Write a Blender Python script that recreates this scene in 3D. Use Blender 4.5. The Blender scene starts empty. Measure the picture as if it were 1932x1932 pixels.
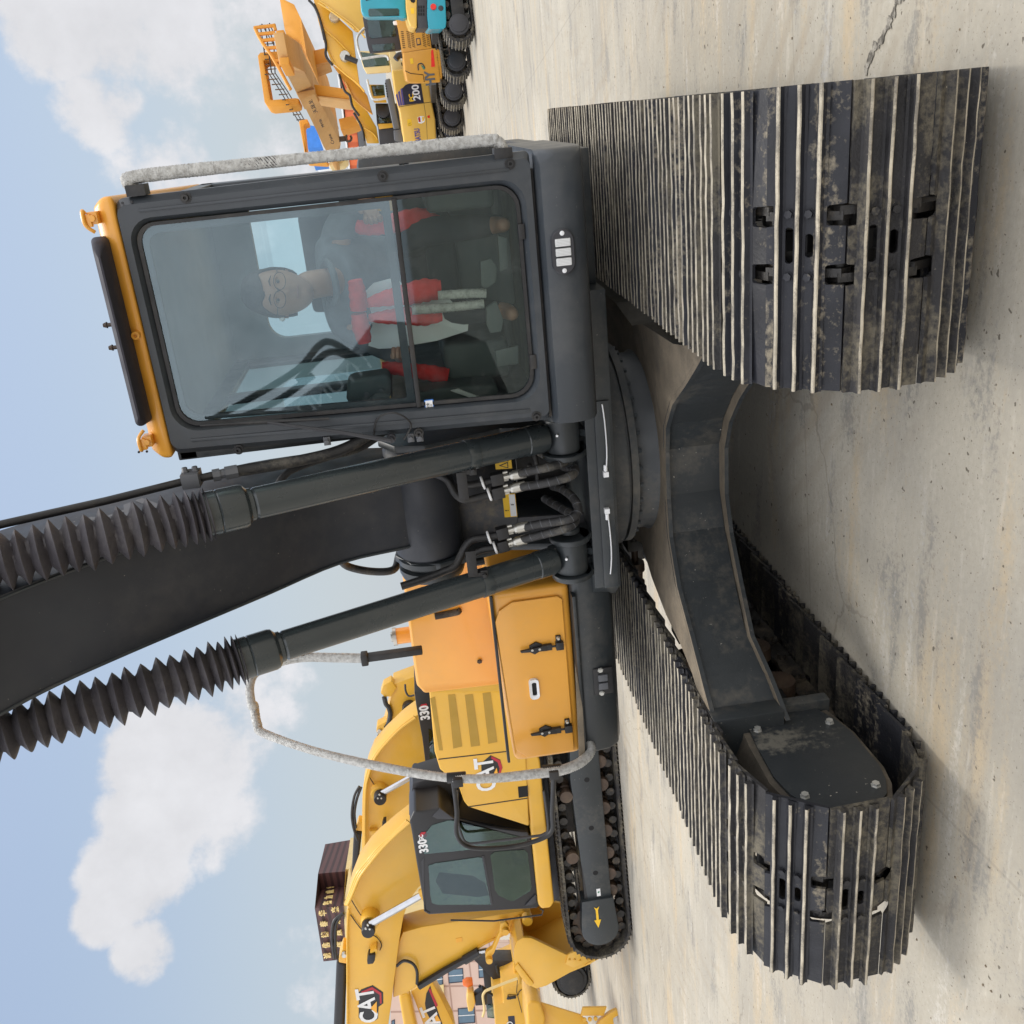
import bpy, bmesh, math, random
from mathutils import Vector, Matrix
random.seed(7)
R = math.radians
SC = bpy.context.scene
COL = SC.collection
# ------------------------------------------------------------------ camera
# the photograph was taken with the phone on its side: the camera is rolled a quarter turn
CP = Vector((1.7008, -4.92748, 1.8329)); YAW, PIT, ROL = -0.390724, -0.0742533, -0.1277433; FPX = 1832.74
_f = Vector((math.sin(YAW)*math.cos(PIT), math.cos(YAW)*math.cos(PIT), math.sin(PIT)))
_r = Vector((math.cos(YAW), -math.sin(YAW), 0)); _u = _r.cross(_f)
CR = math.cos(ROL)*_r + math.sin(ROL)*_u
CU = -math.sin(ROL)*_r + math.cos(ROL)*_u
CF = _f
cam = bpy.data.objects.new('camera', bpy.data.cameras.new('camera')); COL.objects.link(cam)
cam.data.sensor_width = 36; cam.data.lens = FPX/1932*36; cam.data.clip_end = 4000; cam.data.clip_start = .05
M = Matrix.Identity(4)
for i in range(3):
    M[i][0] = -CU[i]; M[i][1] = CR[i]; M[i][2] = -CF[i]; M[i][3] = CP[i]
cam.matrix_world = M
SC.camera = cam
SC.view_settings.view_transform = 'Standard'; SC.view_settings.look = 'None'
SC.view_settings.exposure = 0.5; SC.view_settings.gamma = 1
SC.cycles.max_bounces = 8; SC.cycles.transparent_max_bounces = 16; SC.cycles.caustics_reflective = False; SC.cycles.caustics_refractive = False
SC.cycles.use_denoising = True; SC.cycles.sample_clamp_indirect = 6
# measuring helpers: direction of a point of the upright picture (u to the right, v down, 1932 wide) and its meeting with a plane
def ray(u, v): return CF + CR*((u-966)/FPX) - CU*((v-966)/FPX)
def atx(u, v, x): d = ray(u, v); return CP + d*((x-CP.x)/d.x)
def aty(u, v, y): d = ray(u, v); return CP + d*((y-CP.y)/d.y)
def atz(u, v, z): d = ray(u, v); return CP + d*((z-CP.z)/d.z)
def atp(u, v, pt, n): d = ray(u, v); return CP + d*((Vector(pt)-CP).dot(n)/d.dot(n))
def D(x, y): return (1932-y, x)                       # display pixel of the sideways picture -> upright
def zoomer(x0, y0, s): return lambda X, Y: (1932-(y0+Y/s)*.645722, (x0+X/s)*.645722)
# ------------------------------------------------------------------ sky and sun
SUN_EL, SUN_AZ = R(75), R(6)                        # azimuth from +Y, negative = to the left
W = bpy.data.worlds.new('World'); SC.world = W; W.use_nodes = True
nt = W.node_tree; N = nt.nodes; Lk = nt.links; N.clear()
def wn(t, **k):
    n = N.new(t)
    for a, b in k.items(): setattr(n, a, b)
    return n
def wl(a, b): Lk.new(a, b)
out = wn('ShaderNodeOutputWorld'); bg = wn('ShaderNodeBackground'); bg.inputs['Strength'].default_value = .1
sky = wn('ShaderNodeTexSky', sky_type='NISHITA', sun_disc=False, sun_elevation=SUN_EL, sun_rotation=SUN_AZ)
sky.air_density = 1.3; sky.dust_density = 3.5; sky.ozone_density = 1.5
tc = wn('ShaderNodeTexCoord')
def wmath(op, a, b=None, c=None):
    n = wn('ShaderNodeMath', operation=op)
    for i, q in enumerate((a, b, c)):
        if q is None: continue
        if isinstance(q, (int, float)): n.inputs[i].default_value = q
        else: wl(q, n.inputs[i])
    return n.outputs[0]
def blob(u, v, rad, amp=1.0):
    c = ray(u, v).normalized()
    dn = wn('ShaderNodeVectorMath', operation='DOT_PRODUCT'); wl(tc.outputs['Generated'], dn.inputs[0]); dn.inputs[1].default_value = c
    mr = wn('ShaderNodeMapRange', interpolation_type='SMOOTHSTEP'); wl(dn.outputs['Value'], mr.inputs[0])
    mr.inputs[1].default_value = math.cos(R(rad)); mr.inputs[2].default_value = 1; mr.inputs[3].default_value = 0; mr.inputs[4].default_value = amp
    return mr.outputs[0]
CL = [(D(300, 1430), 4.6, 1), (D(290, 1540), 4.2, 1), (D(250, 1650), 4.0, 1), (D(200, 1720), 2.6, .95), (D(270, 1790), 2.6, .85), (D(370, 1430), 5, .8), (D(430, 1380), 5, .6), (D(400, 1540), 4.5, .6), (D(500, 1330), 5, .45),
      (D(110, 40), 4.2, .95), (D(190, 50), 4.4, .9), (D(80, -60), 4.5, .85), (D(300, 50), 5, .8), (D(190, 190), 3.5, .75), (D(330, 330), 5, .55), (D(420, 130), 6, .55), (D(520, 40), 6, .55), (D(520, 330), 6, .5), (D(640, 1850), 6, .4), (D(330, 480), 4.5, .45)]
# clouds added outside the view, to give fill light from behind the camera
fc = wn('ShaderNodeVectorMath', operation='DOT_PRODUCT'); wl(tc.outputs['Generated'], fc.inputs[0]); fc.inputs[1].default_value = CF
tot = None
for (uv, rad, amp) in CL:
    b = blob(uv[0], uv[1], rad, amp)
    tot = b if tot is None else wmath('MAXIMUM', tot, b)
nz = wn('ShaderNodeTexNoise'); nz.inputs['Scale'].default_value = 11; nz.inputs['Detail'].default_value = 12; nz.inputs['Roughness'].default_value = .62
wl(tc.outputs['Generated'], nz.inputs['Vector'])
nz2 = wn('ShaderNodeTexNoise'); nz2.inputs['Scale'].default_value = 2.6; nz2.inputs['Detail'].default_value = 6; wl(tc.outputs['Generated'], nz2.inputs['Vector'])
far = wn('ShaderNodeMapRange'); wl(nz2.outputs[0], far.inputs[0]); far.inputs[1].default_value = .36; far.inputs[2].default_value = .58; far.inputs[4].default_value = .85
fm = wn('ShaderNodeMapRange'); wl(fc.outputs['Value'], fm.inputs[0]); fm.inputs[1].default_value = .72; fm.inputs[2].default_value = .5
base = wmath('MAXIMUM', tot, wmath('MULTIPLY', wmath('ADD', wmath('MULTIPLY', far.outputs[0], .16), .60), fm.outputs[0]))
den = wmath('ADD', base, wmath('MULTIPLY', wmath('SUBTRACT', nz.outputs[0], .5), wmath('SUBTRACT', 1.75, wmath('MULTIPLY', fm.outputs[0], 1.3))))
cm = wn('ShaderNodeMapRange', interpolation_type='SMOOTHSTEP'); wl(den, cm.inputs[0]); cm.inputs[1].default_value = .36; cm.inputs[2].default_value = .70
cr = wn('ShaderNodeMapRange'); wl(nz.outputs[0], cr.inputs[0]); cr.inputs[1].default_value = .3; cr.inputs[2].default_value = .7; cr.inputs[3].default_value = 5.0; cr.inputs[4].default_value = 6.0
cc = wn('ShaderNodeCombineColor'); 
bk = wn('ShaderNodeMapRange'); wl(fc.outputs['Value'], bk.inputs[0]); bk.inputs[1].default_value = .72; bk.inputs[2].default_value = .25; bk.inputs[3].default_value = 1; bk.inputs[4].default_value = 2.1  # out-of-view clouds brightened well above the visible ones, as fill
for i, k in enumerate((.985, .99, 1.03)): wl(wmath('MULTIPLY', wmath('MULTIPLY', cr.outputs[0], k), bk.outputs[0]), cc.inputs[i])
# pale haze towards the horizon
sep = wn('ShaderNodeSeparateXYZ'); wl(tc.outputs['Generated'], sep.inputs[0])
hz = wn('ShaderNodeMapRange', interpolation_type='SMOOTHSTEP'); wl(sep.outputs[2], hz.inputs[0]); hz.inputs[1].default_value = .42; hz.inputs[2].default_value = -.02; hz.inputs[3].default_value = .12; hz.inputs[4].default_value = .88
m0 = wn('ShaderNodeMix', data_type='RGBA'); wl(hz.outputs[0], m0.inputs[0]); wl(sky.outputs[0], m0.inputs[6]); m0.inputs[7].default_value = (4.3, 4.75, 5.2, 1)
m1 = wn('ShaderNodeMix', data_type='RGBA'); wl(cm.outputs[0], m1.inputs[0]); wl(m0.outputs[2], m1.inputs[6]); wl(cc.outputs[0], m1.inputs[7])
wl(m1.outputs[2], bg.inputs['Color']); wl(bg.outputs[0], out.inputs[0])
sun = bpy.data.objects.new('sun', bpy.data.lights.new('sun', 'SUN')); COL.objects.link(sun)
sun.data.energy = 1.25; sun.data.angle = R(20); sun.data.color = (1, .955, .88)
sd = Vector((math.sin(SUN_AZ)*math.cos(SUN_EL), math.cos(SUN_AZ)*math.cos(SUN_EL), math.sin(SUN_EL)))
sun.rotation_euler = (-sd).to_track_quat('-Z', 'Y').to_euler()
# ------------------------------------------------------------------ materials
def _nodes(name):
    m = bpy.data.materials.new(name); m.use_nodes = True
    return m, m.node_tree.nodes, m.node_tree.links, m.node_tree.nodes['Principled BSDF']
def ramp(n, l, src, a, b, o0=0, o1=1):
    r = n.new('ShaderNodeMapRange'); l.new(src, r.inputs[0]); r.inputs[1].default_value = a; r.inputs[2].default_value = b; r.inputs[3].default_value = o0; r.inputs[4].default_value = o1
    return r.outputs[0]
def mixc(n, l, f, a, b):
    x = n.new('ShaderNodeMix'); x.data_type = 'RGBA'
    if isinstance(f, (int, float)): x.inputs[0].default_value = f
    else: l.new(f, x.inputs[0])
    for k, q in ((6, a), (7, b)):
        if isinstance(q, tuple): x.inputs[k].default_value = (*q[:3], 1)
        else: l.new(q, x.inputs[k])
    return x.outputs[2]
def noise(n, l, co, scale, detail=4, rough=.55, stretch=None):
    t = n.new('ShaderNodeTexNoise'); t.inputs['Scale'].default_value = scale; t.inputs['Detail'].default_value = detail; t.inputs['Roughness'].default_value = rough
    if stretch:
        mp = n.new('ShaderNodeMapping'); mp.inputs['Scale'].default_value = stretch; l.new(co, mp.inputs[0]); co = mp.outputs[0]
    l.new(co, t.inputs['Vector']); return t.outputs[0]
def coords(n, l, rnd=False):
    t = n.new('ShaderNodeTexCoord'); co = t.outputs['Object']
    if rnd:
        oi = n.new('ShaderNodeObjectInfo'); mu = n.new('ShaderNodeVectorMath'); mu.operation = 'SCALE'; mu.inputs[0].default_value = (37, 61, 23); l.new(oi.outputs['Random'], mu.inputs['Scale'])
        ad = n.new('ShaderNodeVectorMath'); l.new(co, ad.inputs[0]); l.new(mu.outputs[0], ad.inputs[1]); co = ad.outputs[0]
    return co
def paint(name, col, rough=.4, metal=0, var=.12, vs=2.5, dust=None, da=.5, ds=6, lo=.5, hi=.75, speck=0, speckc=(.5, .47, .4), bump=0, bs=60, rnd=False, coat=0, stretch=None, spec=.5, grain=.45):
    m, n, l, p = _nodes(name); co = coords(n, l, rnd)
    c = mixc(n, l, ramp(n, l, noise(n, l, co, vs, 5), .3, .7), tuple(x*(1-var) for x in col), tuple(min(1, x*(1+var)) for x in col))
    rg = None
    if dust:
        big = noise(n, l, co, ds*.6, 5, .6, stretch); fine = noise(n, l, co, ds*6, 4, .7)
        mm_ = n.new('ShaderNodeMath'); mm_.operation = 'MULTIPLY_ADD'; l.new(fine, mm_.inputs[0]); mm_.inputs[1].default_value = grain; l.new(big, mm_.inputs[2])
        f = ramp(n, l, mm_.outputs[0], lo+grain*.5, hi+grain*.5, 0, da)
        c = mixc(n, l, f, c, dust); rg = f
    if speck:
        s = ramp(n, l, noise(n, l, co, 55, 3, .6), .70, .74, 0, speck); g = ramp(n, l, noise(n, l, co, 2.2, 2), .42, .62)
        mm = n.new('ShaderNodeMath'); mm.operation = 'MULTIPLY'; l.new(s, mm.inputs[0]); l.new(g, mm.inputs[1]); c = mixc(n, l, mm.outputs[0], c, speckc)
    l.new(c, p.inputs['Base Color'])
    rr = ramp(n, l, noise(n, l, co, 9, 5, .6), .3, .7, rough*.82, min(1, rough*1.2))
    if rg is not None:
        mr = n.new('ShaderNodeMix'); l.new(rg, mr.inputs[0]); l.new(rr, mr.inputs[2]); mr.inputs[3].default_value = .85; rr = mr.outputs[0]
    l.new(rr, p.inputs['Roughness']); p.inputs['Metallic'].default_value = metal; p.inputs['Specular IOR Level'].default_value = spec
    if coat: p.inputs['Coat Weight'].default_value = coat; p.inputs['Coat Roughness'].default_value = .12
    if bump:
        b = n.new('ShaderNodeBump'); b.inputs['Strength'].default_value = bump; b.inputs['Distance'].default_value = .01
        l.new(noise(n, l, co, bs, 5, .65), b.inputs['Height']); l.new(b.outputs[0], p.inputs['Normal'])
    return m
def flat(name, col, rough=.5, metal=0):
    m, n, l, p = _nodes(name); co = coords(n, l)
    l.new(mixc(n, l, ramp(n, l, noise(n, l, co, 14, 4), .3, .7), tuple(x*.93 for x in col), tuple(min(1, x*1.06) for x in col)), p.inputs['Base Color'])
    p.inputs['Roughness'].default_value = rough; p.inputs['Metallic'].default_value = metal; return m
def glassm(name, tint, refl=.12, rough=.02):
    m, n, l, p = _nodes(name); n.remove(p)
    tr = n.new('ShaderNodeBsdfTransparent'); tr.inputs[0].default_value = (*tint, 1)
    gl = n.new('ShaderNodeBsdfGlossy'); gl.inputs['Roughness'].default_value = rough; gl.inputs[0].default_value = (.74, .92, 1, 1)
    fr = n.new('ShaderNodeFresnel'); fr.inputs[0].default_value = 1.5
    co = coords(n, l)
    df = n.new('ShaderNodeBsdfDiffuse'); df.inputs[0].default_value = (.5, .5, .47, 1)
    ad = n.new('ShaderNodeMath'); ad.operation = 'ADD'; ad.use_clamp = True; l.new(fr.outputs[0], ad.inputs[0]); ad.inputs[1].default_value = refl
    mx = n.new('ShaderNodeMixShader'); l.new(ad.outputs[0], mx.inputs[0]); l.new(tr.outputs[0], mx.inputs[1]); l.new(gl.outputs[0], mx.inputs[2])
    m2 = n.new('ShaderNodeMixShader'); l.new(ramp(n, l, noise(n, l, co, 7, 8, .7), .5, .85, .0, .07), m2.inputs[0]); l.new(mx.outputs[0], m2.inputs[1]); l.new(df.outputs[0], m2.inputs[2])
    l.new(m2.outputs[0], n['Material Output'].inputs[0]); return m
MUD = (.36, .30, .20); MUD2 = (.25, .21, .145)
MT = dict(
 dark=paint('dark_grey_paint', (.028, .034, .038), .38, dust=(.17, .155, .13), da=.4, ds=3.5, lo=.5, hi=.85, speck=.5, bump=.05),
 cab=paint('cab_charcoal_paint', (.040, .047, .055), .36, dust=(.2, .19, .17), da=.22, ds=3, lo=.5, hi=.85, speck=.25),
 boom=paint('boom_underside_paint', (.019, .022, .029), .5, dust=(.12, .11, .10), da=.35, ds=2.5, lo=.5, hi=.9, speck=.5),
 cyl=paint('cylinder_paint', (.030, .038, .041), .28, dust=(.15, .14, .12), da=.2, ds=5, lo=.55, hi=.9, coat=.3),
 base=paint('carbody_paint', (.030, .035, .038), .42, dust=(.26, .22, .16), da=.35, ds=4, lo=.5, hi=.8, speck=1.0, bump=.08),
 ledge=paint('dusty_ledge', (.19, .155, .11), .9, var=.3, vs=5, dust=(.07, .065, .055), da=.6, ds=9, bump=.35),
 dirtyin=paint('dusty_steel_inside', (.085, .072, .055), .8, var=.35, vs=6, dust=(.20, .165, .115), da=.6, ds=10, bump=.25, rnd=True),
 black=paint('black_steel', (.012, .012, .013), .5, dust=(.09, .08, .065), da=.35, ds=8, bump=.1),
 void=flat('dark_interior', (.006, .006, .007), .8),
 rubber=paint('black_rubber', (.016, .016, .017), .5, var=.3, vs=20, dust=(.11, .10, .085), da=.3, ds=14),
 hose=paint('wrapped_hose', (.022, .022, .023), .55, var=.3, vs=15, dust=(.22, .20, .16), da=.55, ds=16, lo=.48, hi=.75, bump=.3, bs=90),
 bellow=paint('bellows_cloth', (.052, .048, .055), .62, var=.22, vs=8, dust=(.13, .12, .115), da=.4, ds=7, bump=.35, bs=45),
 shoe=paint('track_shoe_steel', (.030, .029, .030), .62, var=.35, vs=9, spec=.3, speck=.7, speckc=(.4,.36,.28), dust=(.165,.145,.105), da=.85, ds=7, lo=.46, hi=.66, grain=.6, bump=.6, bs=80, rnd=True, stretch=(.8, 1.2, 1.2)),
 shoe2=paint('grouser_edge', (.43, .385, .30), .75, var=.35, vs=14, dust=(.12, .11, .10), da=.7, ds=26, lo=.48, hi=.62, bump=.5, bs=55, rnd=True, stretch=(.5, 1.5, 1.5)),
 shoe3=paint('clean_shoe_steel', (.022, .023, .028), .5, var=.3, vs=5, spec=.3, dust=(.30,.26,.19), da=.8, ds=6, lo=.54, hi=.70, grain=.7, bump=.3, bs=40, rnd=True, stretch=(.35, 1.6, 1.6)),
 link=paint('track_link_steel', (.022, .020, .018), .45, var=.4, vs=9, dust=(.2, .155, .1), da=.6, ds=12, lo=.5, hi=.7, bump=.3),
 rust=paint('worn_roller', (.07, .045, .03), .55, var=.4, vs=9, dust=(.22, .16, .10), da=.5, ds=10, bump=.2),
 bolt=paint('zinc_bolt', (.55, .55, .52), .4, .6, var=.2, vs=20),
 chrome=flat('chrome_rod', (.52, .53, .55), .22, 1),
 steel=flat('bare_fitting_steel', (.52, .51, .47), .35, .8),
 hx=paint('amber_paint', (.78, .365, .045), .34, var=.06, vs=2, dust=(.55, .33, .12), da=.25, ds=4, lo=.5, hi=.85, coat=.35),
 cat=paint('yellow_paint', (.72, .40, .035), .42, var=.07, vs=1.5, dust=(.62, .42, .14), da=.35, ds=1.5, lo=.45, hi=.8, coat=.25),
 kom=paint('straw_yellow_paint', (.74, .46, .09), .45, var=.06, vs=1.5, coat=.2),
 teal=paint('teal_paint', (.012, .30, .40), .4, var=.08, vs=1.5, coat=.25),
 ora=paint('ochre_paint', (.62, .29, .03), .42, var=.06, vs=1.5, coat=.2),
 crane=paint('crane_paint', (.72, .32, .03), .55, var=.10, vs=.5, dust=(.55, .22, .05), da=.4, ds=.35, lo=.4, hi=.7),
 window_view=paint('painted_window_view', (.26, .235, .11), .7, var=.35, vs=1.6, dust=(.05, .06, .055), da=.8, ds=2.5, lo=.48, hi=.6), crane2=paint('faded_crane_paint', (.60, .35, .13), .65, var=.12, vs=.5, dust=(.45, .2, .08), da=.6, ds=.8, lo=.5, hi=.75),
 cream=paint('cream_paint', (.72, .56, .26), .45, var=.06),
 gwhite=flat('white_plastic', (.78, .79, .80), .45), red=flat('red_lens', (.75, .03, .02), .35), redcloth=paint('red_fabric_wrap', (.62, .028, .025), .75, var=.25, vs=14, bump=.5, bs=26),
 foam=paint('bubble_wrap', (.60, .60, .575), .4, var=.15, vs=40, dust=(.33, .32, .30), da=.7, ds=85, lo=.46, hi=.62, bump=1, bs=110),
 visor=paint('smoked_visor', (.035, .034, .042), .6, spec=.2),
 cover=paint('scuffed_cover', (.026, .030, .033), .42, dust=(.26, .24, .19), da=.45, ds=5, lo=.58, hi=.70, stretch=(1, 2.2, .8), speck=1, bump=.1), liner=paint('pale_headliner', (.24, .28, .31), .8),
 plate=paint('dusty_plate', (.055, .056, .060), .5, dust=(.24, .20, .14), da=.6, ds=6, lo=.52, hi=.7),
 glass_side=glassm('darkened_side_window', (.22, .28, .28), .02), glass_rear=glassm('rear_window_glass', (.50, .60, .64), .02),  # left side window: darkness put into its tint, to dim the view behind
 letter=flat('white_lettering', (.74, .75, .76), .5), black2=flat('black_decal', (.012, .012, .014), .4), yel=flat('warning_yellow', (.85, .52, .02), .5), navy=flat('navy_decal', (.022, .024, .045), .4), purp=flat('violet_stripe', (.10, .08, .26), .4), dred=flat('dark_red_decal', (.42, .015, .03), .4), tri=flat('decal_orange', (.82, .40, .04), .45),
 grn=flat('green_mark', (.06, .22, .14), .5), lens=flat('clear_lamp_lens', (.62, .63, .62), .15), grey=paint('grey_panel', (.10, .105, .115), .5, var=.1), dgrey=paint('charcoal_panel', (.035, .036, .042), .5, var=.1),
 glass=glassm('cab_glass', (.84, .97, .98), .085), glass_low=glassm('lower_cab_glass', (.86, .94, .88), .02), glass_bg=glassm('tinted_window', (.52, .60, .52), .03, .05),
 skin=paint('skin', (.37, .195, .125), .5, var=.08, vs=8), hair=paint('black_hair', (.012, .010, .009), .6, bump=.4, bs=120), shirt=paint('charcoal_shirt', (.11, .12, .135), .85, var=.35, vs=9, bump=.4, bs=14), trouser=paint('dark_trousers', (.02, .022, .028), .85, bump=.3, bs=14),
 seat=paint('seat_cloth', (.03, .034, .038), .85, bump=.2), plast=paint('cab_plastic', (.085, .10, .10), .6, var=.1), floor=paint('cab_floor_mat', (.055, .052, .05), .8, var=.3, dust=(.2, .17, .13), da=.5, ds=9),
 paper=paint('white_sheet', (.72, .75, .76), .5, var=.05), blue=flat('blue_sheet', (.03, .16, .52), .5), orng=paint('orange_cladding', (.78, .17, .055), .6, var=.06),
)
# ------------------------------------------------------------------ mesh builder
class MB:
    def __init__(s): s.v = []; s.f = []; s.m = []; s.mi = 0
    def add(s, vs, fs):
        o = len(s.v); s.v += [Vector(q) for q in vs]
        for q in fs: s.f.append([i+o for i in q]); s.m.append(s.mi)
        return s
    def box(s, lo, hi, mtx=None):
        x0, y0, z0 = lo; x1, y1, z1 = hi
        vs = [Vector(q) for q in ((x0,y0,z0),(x1,y0,z0),(x1,y1,z0),(x0,y1,z0),(x0,y0,z1),(x1,y0,z1),(x1,y1,z1),(x0,y1,z1))]
        if mtx is not None: vs = [mtx @ q for q in vs]
        return s.add(vs, [(0,3,2,1),(4,5,6,7),(0,1,5,4),(1,2,6,5),(2,3,7,6),(3,0,4,7)])
    def loft(s, rings, closed=False, caps=True):
        n = len(rings[0]); k = len(rings); vs = [q for r in rings for q in r]; fs = []
        for i in range(k if closed else k-1):
            a = i*n; b = ((i+1) % k)*n
            for j in range(n): fs.append((a+j, a+(j+1) % n, b+(j+1) % n, b+j))
        if caps and not closed: fs.append(tuple(range(n-1, -1, -1))); fs.append(tuple(range((k-1)*n, k*n)))
        return s.add(vs, fs)
    def prism(s, pts, off):                                # polygon of 3-D points pushed by a vector
        off = Vector(off); pts = [Vector(p) for p in pts]; return s.loft([pts, [p+off for p in pts]])
    def tube(s, path, r, n=10, closed=False, caps=True):
        path = [Vector(p) for p in path]; k = len(path); rs = r if isinstance(r, (list, tuple)) else [r]*k
        T = []
        for i in range(k):
            a = path[(i-1) % k] if (closed or i > 0) else path[i]; b = path[(i+1) % k] if (closed or i < k-1) else path[i]
            d = (b-a); T.append(d.normalized() if d.length > 1e-9 else Vector((0,0,1)))
        up = Vector((0,0,1)) if abs(T[0].z) < .9 else Vector((1,0,0)); nrm = (up - T[0]*up.dot(T[0])).normalized(); rings = []
        for i in range(k):
            if i: nrm = (nrm - T[i]*nrm.dot(T[i])); nrm = nrm.normalized() if nrm.length > 1e-6 else T[i].orthogonal().normalized()
            bi = T[i].cross(nrm); rings.append([path[i] + (nrm*math.cos(2*math.pi*j/n) + bi*math.sin(2*math.pi*j/n))*rs[i] for j in range(n)])
        return s.loft(rings, closed, caps)
    def cyl(s, a, b, r, r2=None, n=20):
        a = Vector(a); b = Vector(b); return s.tube([a, b], [r, r if r2 is None else r2], n)
    def lathe(s, a, d, prof, n=24):                        # prof: (distance along d, radius)
        a = Vector(a); d = Vector(d).normalized(); u = d.orthogonal().normalized(); w = d.cross(u)
        return s.loft([[a + d*t + (u*math.cos(2*math.pi*j/n) + w*math.sin(2*math.pi*j/n))*max(r, 1e-4) for j in range(n)] for t, r in prof])
    def hexb(s, c, d, r, h):
        return s.lathe(c, d, [(0, r*1.25), (h*.25, r*1.25), (h*.25, r), (h, r*.95)], 6)
    def ball(s, c, rx, ry=None, rz=None, n=16, m=10, mtx=None):
        ry = ry or rx; rz = rz or rx; rings = []
        for i in range(m+1):
            th = math.pi*(i+.02)/(m+.04); rings.append([Vector((rx*math.sin(th)*math.cos(2*math.pi*j/n), ry*math.sin(th)*math.sin(2*math.pi*j/n), -rz*math.cos(th))) for j in range(n)])
        rings = [[(mtx @ q if mtx is not None else q) + Vector(c) for q in r] for r in rings]
        return s.loft(rings)
    def build(s, name, mat, parent=None, bev=0, seg=2, ang=38, fix=True, origin=None):
        me = bpy.data.meshes.new(name); bm = bmesh.new(); vs = [bm.verts.new(q) for q in s.v]; 
        for q, mi in zip(s.f, s.m):
            try: f = bm.faces.new([vs[i] for i in q]); f.material_index = mi
            except ValueError: pass
        if fix: bmesh.ops.remove_doubles(bm, verts=bm.verts, dist=1e-5); bmesh.ops.recalc_face_normals(bm, faces=bm.faces)
        if bev:
            es = [e for e in bm.edges if len(e.link_faces) == 2 and e.calc_face_angle(0) > R(30)]
            bmesh.ops.bevel(bm, geom=es, offset=bev, segments=seg, affect='EDGES', profile=.6, clamp_overlap=True)
        bm.to_mesh(me); bm.free()
        for q in me.polygons: q.use_smooth = True
        me.set_sharp_from_angle(angle=R(ang))
        for q in (mat if isinstance(mat, (list, tuple)) else [mat]): me.materials.append(MT[q] if isinstance(q, str) else q)
        o = bpy.data.objects.new(name, me); COL.objects.link(o)
        if parent is not None: o.parent = parent; o.matrix_parent_inverse = PINV.get(parent.name, Matrix.Identity(4))
        return o
PINV = {}
def thing(name, label, cat, loc=(0,0,0), group=None):
    o = bpy.data.objects.new(name, None); COL.objects.link(o); o.location = loc; o.empty_display_size = .2
    PINV[o.name] = Matrix.Translation(-Vector(loc)); o['label'] = label; o['category'] = cat
    if group: o['group'] = group
    return o
def tag(o, label, cat, group=None):
    o['label'] = label; o['category'] = cat
    if group: o['group'] = group
    return o
def struct(o): o['kind'] = 'structure'; return o
def text(s, size, origin, xdir, ydir, mat, parent, name='lettering', ext=.002, shear=0, bold=0, sx=1.0):
    c = bpy.data.curves.new(name, 'FONT'); c.body = s; c.size = size; c.extrude = ext; c.shear = shear; c.offset = bold; c.align_x = 'CENTER'; c.align_y = 'CENTER'
    c.resolution_u = 3; c.materials.append(MT[mat]); t_ = bpy.data.objects.new(name, c)
    me = bpy.data.meshes.new_from_object(t_); me.name = name; bpy.data.objects.remove(t_); bpy.data.curves.remove(c)
    o = bpy.data.objects.new(name, me); COL.objects.link(o); x = Vector(xdir).normalized()
    y = Vector(ydir); y = (y - x*y.dot(x)).normalized(); z = x.cross(y); m = Matrix.Identity(4)
    for i in range(3): m[i][0] = x[i]*sx; m[i][1] = y[i]; m[i][2] = z[i]; m[i][3] = origin[i]
    me.transform(m)
    if not me.materials: me.materials.append(MT[mat])
    if parent is not None: o.parent = parent; o.matrix_parent_inverse = PINV.get(parent.name, Matrix.Identity(4))
    return o
def smooth(pts, k=6):                                      # Catmull-Rom through the points
    P = [Vector(p) for p in pts]; out = []
    for i in range(len(P)-1):
        a = P[max(i-1, 0)]; b = P[i]; c = P[i+1]; d = P[min(i+2, len(P)-1)]
        for j in range(k):
            t = j/k; out.append(.5*((2*b) + (c-a)*t + (2*a-5*b+4*c-d)*t*t + (3*b-a-3*c+d)*t**3))
    return out + [P[-1]]
def rrect(x0, x1, z0, z1, r, n=6):                         # rounded rectangle, list of (x, z), counter-clockwise
    if not isinstance(r, (list, tuple)): r = [r]*4
    o = []
    for (cx, cz, a0, q) in ((x1, z0, -90, r[0]), (x1, z1, 0, r[1]), (x0, z1, 90, r[2]), (x0, z0, 180, r[3])):
        sx = -1 if cx == x1 else 1; sz = -1 if cz == z1 else 1
        for i in range(n+1):
            a = R(a0 + 90*i/n); o.append((cx + sx*q + q*math.cos(a), cz + sz*q + q*math.sin(a)))
    return o
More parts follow.
